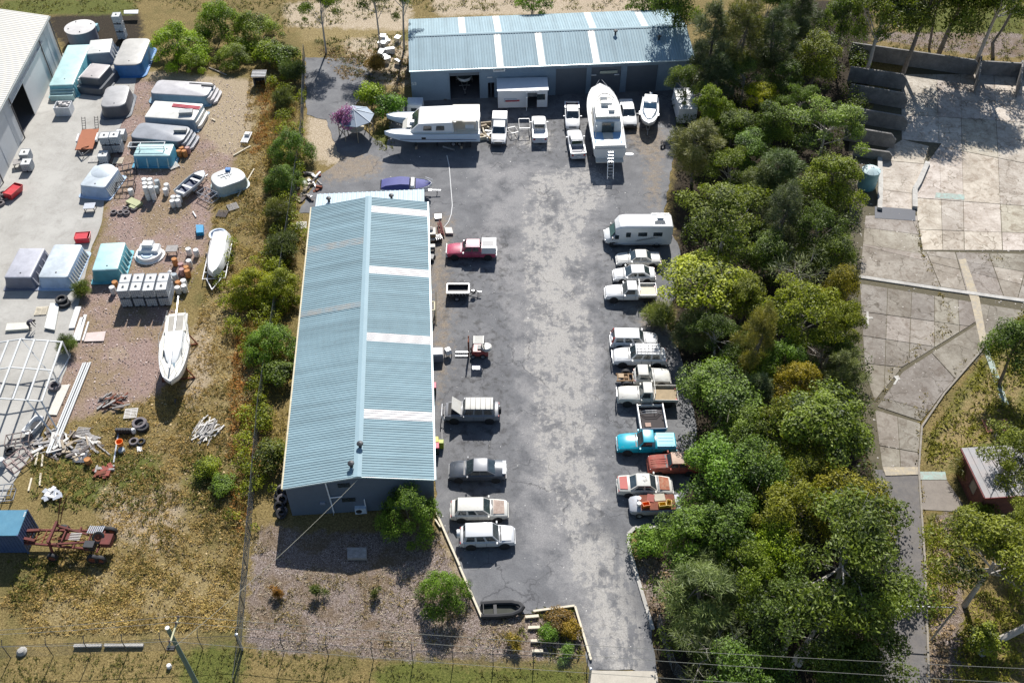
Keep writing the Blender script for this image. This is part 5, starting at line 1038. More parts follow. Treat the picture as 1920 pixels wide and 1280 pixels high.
# --- boat on the hoist in the open workshop door
wb_ = thing('dinghy', 'pale boat hull standing inside the open workshop door', 'boat', P(871, 168)[:2] + (.1,), R(274), 'boats out of the water'); wb_.location = P(870, 172); wb_.location.y += 1.6
hull(wb_, mat('pale_grey_hull', (.62, .66, .66), .4), 4.6, 2.0, .8, 1.2, CREAM, .3); trailer_under(wb_, 4.6, 2.0)
# ================================================================ POOL SHELLS (fibreglass, upside down)
def rrect(L, W, r, n=5, cut=0.0):
    pts = []
    for cx, cy, a0 in ((L / 2 - r, W / 2 - r, 0), (-L / 2 + r, W / 2 - r, 90), (-L / 2 + r, -W / 2 + r, 180), (L / 2 - r, -W / 2 + r, 270)):
        for k in range(n): a = R(a0 + 90 * k / (n - 1)); pts.append((cx + r * math.cos(a), cy + r * math.sin(a)))
    return pts
def gm_(name, c, rough=.45): return mat('pool_' + name, c, rough, var=.1, scale=.6, dirt=tuple(v * .5 for v in c), dirt_amt=.5)
def pool(label, a, b_, W, h, top_m, side_m, r=.5, ribs=0, rib_m=None, steps=0, flange=.28, taper=.16, name='pool_shell', base=None, double=False, z0=.03):
    A, B_ = P(a[0], a[1], h), P(b_[0], b_[1], h); d = B_ - A; L = d.length; c = (A + B_) / 2
    t = thing(name, label, 'pool shell', (c.x, c.y, z0), math.atan2(d.y, d.x), 'fibreglass pool shells'); rib_m = rib_m or side_m
    o = [(L + 2 * (flange + taper), W + 2 * (flange + taper), 0), (L + 2 * (flange + taper), W + 2 * (flange + taper), .07), (L + 2 * taper, W + 2 * taper, .09), (L + 2 * taper * .5, W + taper, h * .5), (L, W, h - .14)]
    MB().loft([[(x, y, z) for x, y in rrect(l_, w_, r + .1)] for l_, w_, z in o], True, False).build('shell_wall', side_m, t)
    MB().loft([[(x, y, z) for x, y in rrect(l_, w_, r)] for l_, w_, z in ((L, W, h - .14), (L - .08, W - .08, h - .04), (L - .3, W - .3, h))], True, True).build('pool_floor', top_m, t)
    if ribs:
        for k in range(ribs):
            x = -L / 2 + .3 + (L - .6) * k / max(1, ribs - 1)
            for s_ in (-1, 1): MB().add([(x - .06, s_ * (W / 2 + taper + flange - .05), .06), (x + .06, s_ * (W / 2 + taper + flange - .05), .06), (x + .06, s_ * (W / 2 - .02), h - .2), (x - .06, s_ * (W / 2 - .02), h - .2), (x - .06, s_ * (W / 2), .06), (x + .06, s_ * (W / 2), .06)], [(0, 1, 2, 3), (0, 3, 4), (1, 5, 2), (4, 5, 1, 0), (3, 2, 5, 4)]).build('stiffening_rib', rib_m, t, False)
    for k in range(steps):
        hh = h * (1 - (k + 1) / (steps + 1)); MB().loft([[(L / 2 - .15 + .36 * k + x, y, z) for x, y in ((0, W * .48), (.30, W * .42 - .1 * k), (.36, W * .30), (.36, -W * .30), (.30, -W * .42 + .1 * k), (0, -W * .48))] for z in (.06, hh - .03, hh)]).build('step', top_m, t); MB().bar((L / 2 + .22 + .36 * k, -W * .34, hh), (L / 2 + .22 + .36 * k, W * .34, hh), .05).build('step_edge', WHITE, t, False)
    MB().cyl((L * .36, W * .05, h - .01), (L * .36, W * .05, h + .03), .09, n=8).build('drain', DARK, t); return t
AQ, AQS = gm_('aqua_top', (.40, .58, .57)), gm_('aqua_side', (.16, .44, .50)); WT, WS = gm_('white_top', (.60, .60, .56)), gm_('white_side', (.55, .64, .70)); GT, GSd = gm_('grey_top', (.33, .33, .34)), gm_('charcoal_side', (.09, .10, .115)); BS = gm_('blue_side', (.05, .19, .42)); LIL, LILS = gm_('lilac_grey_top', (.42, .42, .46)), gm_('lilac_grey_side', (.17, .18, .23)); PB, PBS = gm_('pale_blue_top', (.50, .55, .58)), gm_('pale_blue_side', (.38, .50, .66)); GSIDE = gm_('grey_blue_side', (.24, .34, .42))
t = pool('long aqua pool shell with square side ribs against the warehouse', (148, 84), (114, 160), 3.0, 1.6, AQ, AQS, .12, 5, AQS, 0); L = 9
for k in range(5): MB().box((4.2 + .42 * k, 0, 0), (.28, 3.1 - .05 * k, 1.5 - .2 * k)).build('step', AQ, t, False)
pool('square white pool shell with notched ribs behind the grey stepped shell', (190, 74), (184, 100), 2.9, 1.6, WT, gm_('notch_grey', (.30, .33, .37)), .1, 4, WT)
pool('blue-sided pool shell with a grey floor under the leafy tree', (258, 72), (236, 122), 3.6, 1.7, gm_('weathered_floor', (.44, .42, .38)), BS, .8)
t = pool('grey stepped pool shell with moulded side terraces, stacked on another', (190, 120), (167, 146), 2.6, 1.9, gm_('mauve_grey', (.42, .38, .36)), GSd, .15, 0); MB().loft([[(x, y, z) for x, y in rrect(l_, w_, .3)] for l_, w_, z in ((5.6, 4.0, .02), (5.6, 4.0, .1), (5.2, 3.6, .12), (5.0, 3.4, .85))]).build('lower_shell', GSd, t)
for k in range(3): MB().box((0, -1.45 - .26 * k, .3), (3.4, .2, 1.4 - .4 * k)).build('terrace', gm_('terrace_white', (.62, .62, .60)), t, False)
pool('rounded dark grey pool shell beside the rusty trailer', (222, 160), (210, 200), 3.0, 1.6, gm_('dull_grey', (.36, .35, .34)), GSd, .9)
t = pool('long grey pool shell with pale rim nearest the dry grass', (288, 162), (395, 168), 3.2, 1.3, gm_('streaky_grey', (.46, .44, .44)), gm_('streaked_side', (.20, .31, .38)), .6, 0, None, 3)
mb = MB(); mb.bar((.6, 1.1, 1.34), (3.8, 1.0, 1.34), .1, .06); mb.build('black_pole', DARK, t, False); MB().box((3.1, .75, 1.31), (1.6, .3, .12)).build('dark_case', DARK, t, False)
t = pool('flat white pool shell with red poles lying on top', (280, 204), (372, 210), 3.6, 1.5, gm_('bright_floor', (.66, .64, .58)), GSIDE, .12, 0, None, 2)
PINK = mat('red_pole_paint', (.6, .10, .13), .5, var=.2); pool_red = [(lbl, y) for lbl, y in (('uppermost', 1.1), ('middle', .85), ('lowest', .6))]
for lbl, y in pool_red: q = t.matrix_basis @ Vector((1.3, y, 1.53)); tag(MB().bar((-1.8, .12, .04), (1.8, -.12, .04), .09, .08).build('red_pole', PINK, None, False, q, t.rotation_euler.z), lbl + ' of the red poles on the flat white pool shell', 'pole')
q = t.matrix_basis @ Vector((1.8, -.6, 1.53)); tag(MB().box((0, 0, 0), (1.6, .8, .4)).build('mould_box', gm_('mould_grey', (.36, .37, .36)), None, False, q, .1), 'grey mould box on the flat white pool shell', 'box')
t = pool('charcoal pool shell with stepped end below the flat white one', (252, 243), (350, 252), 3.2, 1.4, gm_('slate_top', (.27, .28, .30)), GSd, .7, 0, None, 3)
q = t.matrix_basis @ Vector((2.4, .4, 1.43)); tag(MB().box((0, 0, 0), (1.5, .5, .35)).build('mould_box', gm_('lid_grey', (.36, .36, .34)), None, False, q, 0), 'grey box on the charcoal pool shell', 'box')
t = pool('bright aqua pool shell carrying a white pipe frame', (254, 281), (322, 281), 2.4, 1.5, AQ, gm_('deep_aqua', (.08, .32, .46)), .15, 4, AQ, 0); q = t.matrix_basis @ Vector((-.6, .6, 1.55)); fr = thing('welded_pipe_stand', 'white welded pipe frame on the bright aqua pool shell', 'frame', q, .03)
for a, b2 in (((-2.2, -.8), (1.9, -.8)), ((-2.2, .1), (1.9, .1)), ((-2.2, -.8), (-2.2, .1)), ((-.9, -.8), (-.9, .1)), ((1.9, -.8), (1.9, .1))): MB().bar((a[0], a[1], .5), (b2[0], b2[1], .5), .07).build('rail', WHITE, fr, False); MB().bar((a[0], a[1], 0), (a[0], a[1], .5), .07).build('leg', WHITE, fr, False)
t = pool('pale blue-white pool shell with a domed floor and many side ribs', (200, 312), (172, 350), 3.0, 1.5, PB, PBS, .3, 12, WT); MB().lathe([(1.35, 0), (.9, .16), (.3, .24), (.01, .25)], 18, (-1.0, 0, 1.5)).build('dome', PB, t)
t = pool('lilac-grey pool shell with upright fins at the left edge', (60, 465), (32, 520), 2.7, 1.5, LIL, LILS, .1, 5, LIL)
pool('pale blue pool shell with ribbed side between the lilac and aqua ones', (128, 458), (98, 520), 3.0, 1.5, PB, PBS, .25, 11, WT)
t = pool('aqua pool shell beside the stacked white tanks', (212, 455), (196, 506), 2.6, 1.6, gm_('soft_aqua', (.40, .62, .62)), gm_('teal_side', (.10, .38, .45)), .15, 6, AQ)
# spa-step mould, kidney shell, small round tub
c = P(279, 470, .6); t = thing('spa_mould', 'white stepped spa mould standing alone on the pink gravel', 'mould', (c.x, c.y, .03), R(0))
def ell(a, b_, n=20, f=0): return [(a * math.cos(2 * PI * k / n), b_ * math.sin(2 * PI * k / n) * (.75 if math.sin(2 * PI * k / n) > 0 else 1.1)) for k in range(n)]
MB().loft([[(x, y, z) for x, y in ell(a, b_)] for a, b_, z in ((1.6, 1.5, 0), (1.6, 1.5, .1), (1.4, 1.3, .12), (1.35, 1.25, .5))]).build('base', GEL, t); MB().box((0, .25, .5), (2.2, 1.3, .35), top=(.9, .9)).build('step', GEL, t); MB().box((-.1, .5, .85), (1.2, .9, .4), top=(.9, .9)).build('step', GEL, t); MB().lathe([(.6, 0), (.62, .08), (.5, .1), (.4, .02)], 16, (-.05, -.55, .5)).build('tread', gm_('tread_blue', (.5, .6, .68)), t)
c = P(426, 340, .7); t = thing('kidney_pool', 'round white kidney-shaped pool shell with bars on it beside the dinghy', 'pool shell', (c.x, c.y, .03), 0)
def kid(s_, n=26): return [((1.75 + .35 * math.cos(2 * a) + .3 * math.sin(a + .7)) * s_ * math.cos(a), (1.95 + .25 * math.sin(a * 2)) * s_ * math.sin(a)) for a in [2 * PI * k / n for k in range(n)]]
MB().loft([[(x, y, z) for x, y in kid(s_)] for s_, z in ((1.06, 0), (1.06, .08), (.97, .1), (.93, 1.15))], True, False).build('shell_wall', gm_('kidney_side', (.40, .48, .46)), t); MB().loft([[(x, y, z) for x, y in kid(s_)] for s_, z in ((.93, 1.15), (.9, 1.24), (.8, 1.26))]).build('pool_floor', WT, t)
for a, b_ in (((-1, .2), (.2, .9)), ((-.6, -.1), (.5, .6)), ((-.4, .5), (.1, -.3)), ((.0, .9), (.4, .1))): MB().bar((a[0], a[1], 1.31), (b_[0], b_[1], 1.31), .07).build('loose_bar', ALU, t, False)
MB().box((.0, 1.2, 1.26), (.55, .5, .3)).build('blue_box', mat('blue_box', (.03, .16, .4), .5), t)
c = P(409, 441, .4); t = thing('round_tub', 'pale blue round tub behind the upturned boat hull', 'tub', (c.x, c.y, .02), 0); MB().lathe([(.75, 0), (.85, .5), (.95, .52), (.95, .58), (.78, .56), (.7, .15), (.0, .12)], 20).build('tub', gm_('tub_blue', (.48, .56, .68)), t); MB().tube([(-.6, .1, .6), (0, .35, .9), (.6, .1, .6)], .03, 5).build('handle', ALU, t)
# grey round tank by the warehouse
c = P(153, 84); t = thing('round_tank', 'big round tank with a flat pale lid beside the warehouse', 'tank', (c.x, c.y + 1.2, 0)); MB().cyl((0, 0, 0), (0, 0, 1.9), 1.95, n=28).build('tank_wall', mat('tank_dark', (.14, .15, .19), .6), t); MB().lathe([(2.05, 0), (2.05, .06), (.4, .22), (.0, .24)], 28, (0, 0, 1.9)).build('lid', mat('tank_lid', (.5, .48, .46), .7, var=.2), t)
for a in (.5, 2.2, 3.6, 5.0): MB().lathe([(.1, 0), (.06, .12)], 8, (1.5 * math.cos(a), 1.5 * math.sin(a), 1.98)).build('lid_knob', DARK, t)
# --- caged tanks
TANKM = mat('tank_plastic', (.58, .58, .55), .5, var=.1, scale=2, dirt=(.5, .48, .44), dirt_amt=.25); TANKS_ = mat('tank_plastic_blue', (.55, .60, .66), .5, var=.1, scale=2)
mb = MB(); mb.box((0, 0, .16), (.98, 1.14, .94)); mb.lathe([(.17, 0), (.17, .05), (.02, .06)], 12, (0, 0, 1.10)); TK = mb.mesh('tank', TANKM)
mb = MB()
for k in range(6):
    for s_ in (-1, 1):
        mb.bar((-.5 + .2 * k, s_ * .595, .15), (-.5 + .2 * k, s_ * .595, 1.13), .034); mb.bar((s_ * .515, -.58 + .232 * k, .15), (s_ * .515, -.58 + .232 * k, 1.13), .034)
for k in range(5):
    z = .17 + .235 * k
    for s_ in (-1, 1): mb.bar((-.52, s_ * .6, z), (.52, s_ * .6, z), .034); mb.bar((s_ * .52, -.6, z), (s_ * .52, .6, z), .034)
CAGE = mb.mesh('cage', mat('cage_steel', (.30, .33, .37), .5, .3), False); CAP = MB().cyl((0, 0, 1.15), (0, 0, 1.2), .11, n=10).mesh('cap', DARK)
mb = MB(); [mb.box((0, -.52 + .26 * k, .11), (1.0, .12, .03)) for k in range(5)]; [mb.box((x, 0, 0), (.12, 1.15, .11)) for x in (-.42, 0, .42)]; PALB = mb.mesh('pallet_base', DARK, False)
VALVE = MB().cyl((0, -.55, .2), (0, -.66, .2), .07, n=8).mesh('valve', DARK)
def ibc(label, p, z=0.0, rz=0, grp='caged white tanks'):
    t = thing('caged_tank', label, 'tank', (p[0], p[1], .03 + z), rz, grp)
    for nm, me_ in (('tank', TK), ('cage', CAGE), ('cap', CAP), ('pallet_base', PALB), ('valve', VALVE)): put(nm, me_, t)
    return t
f0, f1 = P(229, 579), P(329, 574); d = (f1 - f0).normalized(); nrm_ = Vector((-d.y, d.x, 0)); ang = math.atan2(d.y, d.x)
NUM = ('leftmost', 'second', 'third', 'rightmost')
for k in range(4):
    for row, rn in ((0, 'front row'), (1, 'back row')):
        for lv, ln in ((0, 'lower'), (1, 'upper')):
            if row == 1 and lv == 0: pass
            c = f0 + d * (.58 + 1.25 * k) + nrm_ * (.6 + 1.28 * row + (.1 if k < 2 else 0)); ibc('%s caged white tank, %s of the %s in the big tank block' % (ln, NUM[k], rn), c, 1.18 * lv, ang + random.uniform(-.03, .03))
for lb, px, z in (('bottom tank of the three-high caged stack behind the pools', (231, 72), 0), ('middle tank of the three-high caged stack behind the pools', (231, 72), 1.18), ('top tank of the three-high caged stack behind the pools', (231, 72), 2.36),
                  ('left caged tank of the lower pair beside the rusty trailer', (206, 284), 0), ('right caged tank of the lower pair beside the rusty trailer', (224, 283), 0), ('left caged tank stacked on top beside the rusty trailer', (206, 284), 1.18), ('right caged tank stacked on top beside the rusty trailer', (224, 283), 1.18), ('caged tank standing behind the pair beside the rusty trailer', (230, 262), 0), ('single white caged tank in front of the stacked pair', (198, 303), 0),
                  ('upper caged tank against the warehouse wall', (52, 300), 0), ('lower caged tank against the warehouse wall with a blue top', (55, 318), 0)): ibc(lb, P(*px), z, R(4))
c = P(123, 212); t = thing('scrap_bin', 'cut-open white caged tank filled with rubbish on the concrete', 'bin', (c.x, c.y, .03), R(3)); mb = MB(); [mb.box((0, s_ * .75, 0), (1.9, .06, 1.2)) for s_ in (-1, 1)]; [mb.box((s_ * .92, 0, 0), (.06, 1.44, 1.2)) for s_ in (-1, 1)]; mb.build('bin_wall', mat('bin_white', (.6, .62, .64), .5), t, False)
RUB = mat('rubbish', (.55, .52, .5), .8, var=.5, scale=5)
for k in range(16): MB().box((random.uniform(-.7, .7), random.uniform(-.5, .5), .85 + random.uniform(0, .35)), (random.uniform(.2, .5), random.uniform(.15, .4), random.uniform(.08, .25)), random.random() * 3).build('rubbish', RUB, t, False)
# --- drums
DW, DRU, DPK, DGR = drum_mesh(mat('drum_white', (.68, .67, .64), .5, var=.12, scale=2, dirt=(.42, .36, .28), dirt_amt=.3)), drum_mesh(mat('drum_rust', (.42, .17, .05), .8, var=.4, scale=3, dirt=(.6, .35, .12), dirt_amt=.4)), drum_mesh(mat('drum_pinkish', (.38, .22, .2), .7, var=.3)), drum_mesh(mat('drum_grey', (.30, .34, .36), .6, var=.2))
def drum(me_, label, px, z=0, name='drum', grp='drums on the pool yard'): c = P(*px); return tag(put(name, me_, None, (c.x, c.y, .03 + z), random.random()), label, 'drum', grp)
for k in range(2):
    for r_ in range(3):
        for lv in range(2): drum(DW, '%s white drum, %s column %s row of the big drum block' % (('lower', 'upper')[lv], ('left', 'right')[k], ('front', 'middle', 'back')[r_]), (279.5 + 10.5 * k - 1.0 * r_, 374 - 7.5 * r_), .88 * lv)
for k, (dx, dy) in enumerate(((0, 0), (10, -1), (2, -8), (12, -9))): drum(DW, '%s white drum of the group of four near the dinghy' % ('front left', 'front right', 'back left', 'back right')[k], (326 + dx, 388 + dy), 0)
for lb, px, m_ in (('lone white drum beside the black crates', (248, 367), DW), ('white drum left of the dinghy stern, the nearer', (313, 366), DW), ('white drum left of the dinghy stern, the farther', (315, 357), DW), ('grey drum behind the big drum block', (297, 350), DGR), ('tilted-looking grey drum right of the big drum block', (296, 362), DGR)): drum(m_, lb, px)
for lb, px, m_ in (('rusty topped drum, back of the four beside the aqua shell', (343, 288), DRU), ('rusty topped drum, front left of the four beside the aqua shell', (338, 294), DRU), ('rusty topped drum, front right of the four beside the aqua shell', (348, 294), DRU), ('pink topped drum of the four beside the aqua shell', (354, 288), DPK)): drum(m_, lb, px)
for lb, px, m_ in (('white drum at the top of the drum jumble by the upturned hull', (356, 478), DW), ('white drum right of the jumble nearest the upturned hull', (370, 480), DW), ('rusty orange drum, middle of the drum jumble', (352, 512), DRU), ('second rusty orange drum below the middle of the jumble', (354, 519), DRU), ('pinkish drum at the left of the rusty orange ones', (342, 506), DPK), ('brown drum beside the bench in the jumble', (330, 497), DRU), ('pale drum behind the rusty orange ones', (357, 500), DW), ('dark pink drum below the pinkish one', (344, 516), DPK),
                  ('rust-topped drum at the right end of the tank block', (337, 540), DRU), ('white drum front left at the right end of the tank block', (336, 550), DW), ('white drum front right at the right end of the tank block', (348, 547), DW), ('pale drum behind the two white ones at the tank block', (347, 537), DW), ('white drum with green stain beside the tank block', (330, 526), DGR), ('rust-topped drum at the left end of the tank block', (219, 540), DRU), ('white drum at the left end of the tank block', (214, 550), DW), ('white drum at the left edge beside the bent frames', (8, 872), DW)): drum(m_, lb, px)
SACK = MB().lathe([(.12, 0), (.2, .06), (.22, .16), (.1, .26), (.02, .28)], 9).mesh('plastic_bottle', WHITE)
for k in range(9): c = P(315 + random.uniform(-6, 10), 518 + random.uniform(-8, 9)); tag(put('plastic_can', SACK, None, (c.x, c.y, .03), k), 'white plastic can in the loose pile behind the tank block', 'can', 'loose white cans')
# ================================================================ YARD CLUTTER, FENCES, POLE
def stick(name, label, a, b_, w_, h_, m, cat, grp=None, za=.05, zb=.05):
    A, B_ = P(*a), P(*b_); return tag(MB().bar((A.x, A.y, za + h_ / 2), (B_.x, B_.y, zb + h_ / 2), w_, h_).build(name, m, None, False), label, cat, grp)
def slab_px(name, label, px, z0, z1, m, cat, grp=None): return tag(MB().prism(PP(px), z0, z1).build(name, m, None, False), label, cat, grp)
# pallets
def pallet_mb(n=7, L=1.16, W=1.16):
    t = []
    for k in range(n): t.append(('slat', (0, -W / 2 + .06 + (W - .12) * k / (n - 1), .11), (L, .1, .022)))
    for x in (-L / 2 + .05, 0, L / 2 - .05): t.append(('bearer', (x, 0, .02), (.09, W, .09)))
    return t
def pallet(label, px, rz, m=PALEWOOD, z=0, n=7, grp='loose pallets'):
    c = P(*px); t = thing('pallet', label, 'pallet', (c.x, c.y, .02 + z), rz, grp)
    for nm, p_, d_ in pallet_mb(n): MB().box(p_, d_).build(nm, m, t, False)
    return t
DKW = mat('dark_timber', (.12, .10, .09), .9, var=.4, scale=4); WW = mat('whitewashed_timber', (.6, .57, .52), .85, var=.25, scale=4)
for lb, px, rz, m in (('small cream pallet on the concrete behind the bending person', (78, 584), .1, PALEWOOD), ('white pallet beside the truck tyre in the dry grass', (246, 776), .1, WW), ('dark slatted pallet right of the dinghy trailer, the upper', (437, 389), .5, GREYWOOD), ('dark slatted pallet right of the dinghy trailer, the lower', (417, 402), -.15, DKW), ('pallet leaning among crates below the aqua shell', (325, 312), .7, WW), ('flat pallet carrying nothing left of the single tank', (177, 300), .05, WW), ('flat pallet right of the single tank', (222, 303), .05, PALEWOOD), ('grey pallet in the middle of the big scrap heap', (155, 812), -.1, GREYWOOD), ('grey ribbed pallet at the lower edge of the scrap heap', (155, 838), -.06, GREYWOOD), ('pale pallet standing on the fence line left of the long shed', (565, 424), .08, WW)): pallet(lb, px, rz, m)
# tyres
TY = MB().lathe([(.2, 0), (.31, .0), (.34, .06), (.34, .15), (.31, .21), (.2, .21), (.22, .1)], 18, closed=True).mesh('tyre', BLACK); TYW = MB().lathe([(.2, 0), (.31, .0), (.34, .06), (.34, .15), (.31, .21), (.2, .21), (.22, .1)], 18, closed=True).mesh('tyre', mat('chalky_rubber', (.16, .14, .14), .9, var=.3))
def tyre(label, px, z=0, s_=1.0, me_=TY, tilt=0, grp='loose tyres'): c = P(*px); o = put('tyre', me_, None, (c.x, c.y, .03 + z), random.random()); o.scale = (s_, s_, s_); o.rotation_euler.x = tilt; return tag(o, label, 'tyre', grp)
for lb, px, z, s_, me_ in (('leftmost pale tyre of the row near the pale blue pool shell', (214, 400), 0, 1.1, TYW), ('middle pale tyre of the row near the pale blue pool shell', (227, 401), 0, 1.1, TYW), ('upper right tyre of the row near the pale blue pool shell', (236, 394), 0, 1.1, TYW), ('lower right tyre of the row near the pale blue pool shell', (238, 401), 0, 1.1, TYW), ('tyre under the olive cabinet', (252, 393), 0, 1.1, TYW), ('tyre lying beside the long pale board', (104, 727), 0, 1.7, TYW), ('large truck tyre in the dry grass, the pale one', (263, 797), 0, 2.0, TYW), ('large truck tyre in the dry grass, the black one', (269, 803), .0, 1.7, TY), ('wheel-sized tyre right of the orange bucket', (252, 830), 0, 1.3, TYW), ('thin ring tyre right of the wheel-sized one', (266, 830), 0, 1.1, TY),
                           ('upper black tyre of the pair beside the white board', (118, 567), .2, 1.8, TY), ('lower black tyre of the pair beside the white board', (122, 572), 0, 1.8, TY), ('tyre half hidden behind the white drum at the left edge', (20, 848), 0, 1.4, TY), ('tyre at the left edge beside the red skip, the nearest', (2, 384), 0, 1.4, TYW), ('tyre at the left edge beside the red skip, the middle', (10, 374), 0, 1.3, TYW), ('tyre at the left edge beside the red skip, the farthest', (8, 368), .2, 1.3, TYW)): tyre(lb, px, z, s_, me_)
for k in range(8): tyre('old tyre in the pile along the front corner of the long shed', (530 - (k % 3) * 3, 918 + k * 7), .2 * (k % 2), 1.35, TYW if k % 3 == 0 else TY, .5 if k % 2 else .1, 'tyres piled by the shed corner')
# long boards and planks of the concrete yard
slab_px('white_board', 'long white board lying on blocks right of the bending person', [(96, 572), (113, 572), (104, 622), (85, 618)], .15, .3, mat('board_white', (.66, .66, .62), .6), 'board'); slab_px('cream_sheet', 'flat cream panel the bending person works on', [(15, 610), (56, 608), (55, 620), (12, 623)], .05, .3, mat('panel_cream', (.6, .58, .5), .7), 'panel')
slab_px('long_board', 'long pale board on the ground below the tyre', [(114, 723), (132, 722), (107, 779), (90, 778)], .03, .12, mat('board_pale', (.6, .57, .5), .8, dirt=(.35, .3, .24), dirt_amt=.4), 'board'); slab_px('concrete_sheet', 'pinkish flat sheet at the end of the white planks', [(163, 625), (199, 622), (195, 640), (158, 641)], .03, .1, mat('sheet_pink', (.56, .46, .42), .8), 'sheet')
for lb, a, b_, w_ in (('leftmost long white plank beside the weeds', (148, 577), (135, 617), .55), ('middle long white plank beside the weeds', (155, 597), (140, 640), .4), ('right long white plank beside the weeds', (161, 592), (148, 640), .3), ('thin white plank at the edge of the pinkish sheet', (167, 605), (156, 640), .15)): stick('white_plank', lb, a, b_, w_, .14, WHITE, 'plank')
stick('white_pole', 'thin white pole on the gravel pointing at the tyre', (133, 665), (108, 716), .1, .08, WHITE, 'pole')
for lb, a, b_ in (('left of the four yellow stakes below the scrap heap', (72, 849), (67, 873)), ('upper right of the four yellow stakes below the scrap heap', (81, 852), (79, 875)), ('lower left of the four yellow stakes below the scrap heap', (60, 897), (54, 921)), ('lower right of the four yellow stakes below the scrap heap', (77, 888), (75, 911)), ): stick('stake', lb, a, b_, .14, .08, PALEWOOD, 'stake')
for lb, a, b_, m in (('thin timber post leaning over the grass right of the kidney shell', (477, 318), (446, 370), PALEWOOD), ('short white stick on the gravel below the four drums', (362, 398), (368, 408), WHITE), ('fallen branch by the timber shelter', (392, 128), (425, 142), TWIG), ('pale plank on the gravel right of the flat white shell', (397, 224), (404, 228), PALEWOOD), ('long thin plank under the fence bracken', (438, 293), (470, 275), PALEWOOD), ('long grey log by the orange bucket', (180, 832), (207, 854), GREYWOOD), ('bent grey log above the long one', (168, 812), (185, 834), GREYWOOD), ('long white pipe leaning over the orange bucket', (224, 805), (214, 868), ALU)): stick('loose_pole', lb, a, b_, .12, .1, m, 'pole')
# white steel building frame on the concrete
wf = thing('steel_frame', 'white steel building frame lying open on the concrete', 'frame', (-45.2, -2.4, .03), R(3)); WFM = mat('frame_white', (.56, .57, .56), .5, var=.1, dirt=(.4, .38, .34), dirt_amt=.25)
NODES = [(-4.2, 2.3), (-3.0, 2.5), (-1.8, 2.7), (-.6, 2.9), (.6, 2.7), (1.8, 2.5), (3.0, 2.3)]
for k, (x, z) in enumerate(NODES): MB().bar((x, 0, z), (x + .1, -7.4, z), .16, .12).build('purlin', WFM, wf, False)
for y in (0, -3.6, -7.3):
    for a, b_ in zip(NODES[:-1], NODES[1:]): MB().bar((a[0], y, a[1] - .08), (b_[0], y, b_[1] - .08), .1, .1).build('rafter', WFM, wf, False)
    for x, z in (NODES[0], NODES[-1]): MB().bar((x, y, 0), (x, y, z), .1).build('post', WFM, wf, False)
MB().bar((-.6, 0, 2.8), (3.0, -3.6, .2), .08).build('brace', WFM, wf, False); MB().bar((1.8, -7.3, 2.5), (3.8, -9.3, .1), .12).build('brace', WFM, wf, False); MB().bar((3.0, -7.3, 2.3), (4.2, -9.0, .1), .12).build('brace', WFM, wf, False)
for k in range(4): MB().bar((4.5 + .22 * k, -.8, .1 + .05 * (k % 2)), (3.9 + .22 * k, -11.5, .1 + .05 * (k % 2)), .14, .12).build('loose_beam', WFM, wf, False)
MB().box((-3.7, -3.6, .2), (.06, 6.5, 2.1)).build('side_sheet', mat('frame_sheet_blue', (.42, .50, .58), .5), wf, False)
c = P(64, 800, .3); t = thing('bathtub', 'white bathtub at the corner of the concrete', 'bathtub', (c.x, c.y, .03), R(-20)); MB().loft([[(x, y, z) for x, y in rrect(l_, w_, .28)] for l_, w_, z in ((.55, 1.3, 0), (.78, 1.75, .5), (.86, 1.84, .52), (.68, 1.62, .5), (.5, 1.3, .12))]).build('tub', GEL, t); t.scale = (1.2, 1.2, 1.2); MB().box((0, .1, .15), (.4, .7, .15), .3).build('scrap_inside', DARK, t)
# bent pipe frames and scrap
def frames(label, px, rz, m, grp='bent pipe frames'):
    c = P(*px); t = thing('pipe_rack', label, 'frame', (c.x, c.y, .05), rz, grp)
    for z in (0, .7): 
        for y in (-.6, .6): MB().tube([(-1.0, y, z), (1.0, y, z + .1)], .045, 5).build('rail', m, t)
        for x in (-1, -.4, .3, 1): MB().tube([(x, -.6, z + .05), (x, .6, z + .05)], .04, 5).build('cross_rail', m, t)
    for x in (-1, 1):
        for y in (-.6, .6): MB().tube([(x, y, 0), (x, y, .75)], .045, 5).build('post', m, t)
PINKM = mat('faded_pink_pipe', (.40, .29, .26), .7, var=.3)
frames('dark pipe rack beside the bathtub', (38, 832), .2, mat('brown_pipe', (.22, .17, .15), .7)); frames('faded pink pipe rack left of the yellow stakes', (38, 868), .9, PINKM); frames('dark pipe rack cut by the left edge above the blue container', (5, 930), .1, STEEL); frames('black folding frame on the shaded side of the aqua shell', (240, 325), .3, DARK); frames('black wire crates beside the lone white drum', (237, 357), .15, DARK); frames('grey folded trailer frame beside the kidney shell', (392, 372), -.6, mat('grey_frame', (.32, .32, .34), .6))
for k in range(95):
    a = random.random() * 6.28; q = math.sqrt(random.random()); c = P(122 + 66 * q * math.cos(a), 834 + 27 * q * math.sin(a)); L = random.uniform(.35, 1.6); m = (GREYWOOD, GREYWOOD, WW, DKW, TIMBER)[k % 5]
    o = MB().box((0, 0, 0), (L, random.uniform(.08, .3), random.uniform(.04, .12))).build('scrap_board', m, None, False, (c.x, c.y, .03 + random.uniform(0, .4) * (1 - q)), random.random() * 3.1); o.rotation_euler.x = random.uniform(-.15, .15); o.rotation_euler.y = random.uniform(-.12, .12); tag(o, ('grey', 'grey', 'whitewashed', 'dark', 'brown')[k % 5] + ' loose board in the big scrap heap', 'board', 'boards of the big scrap heap')
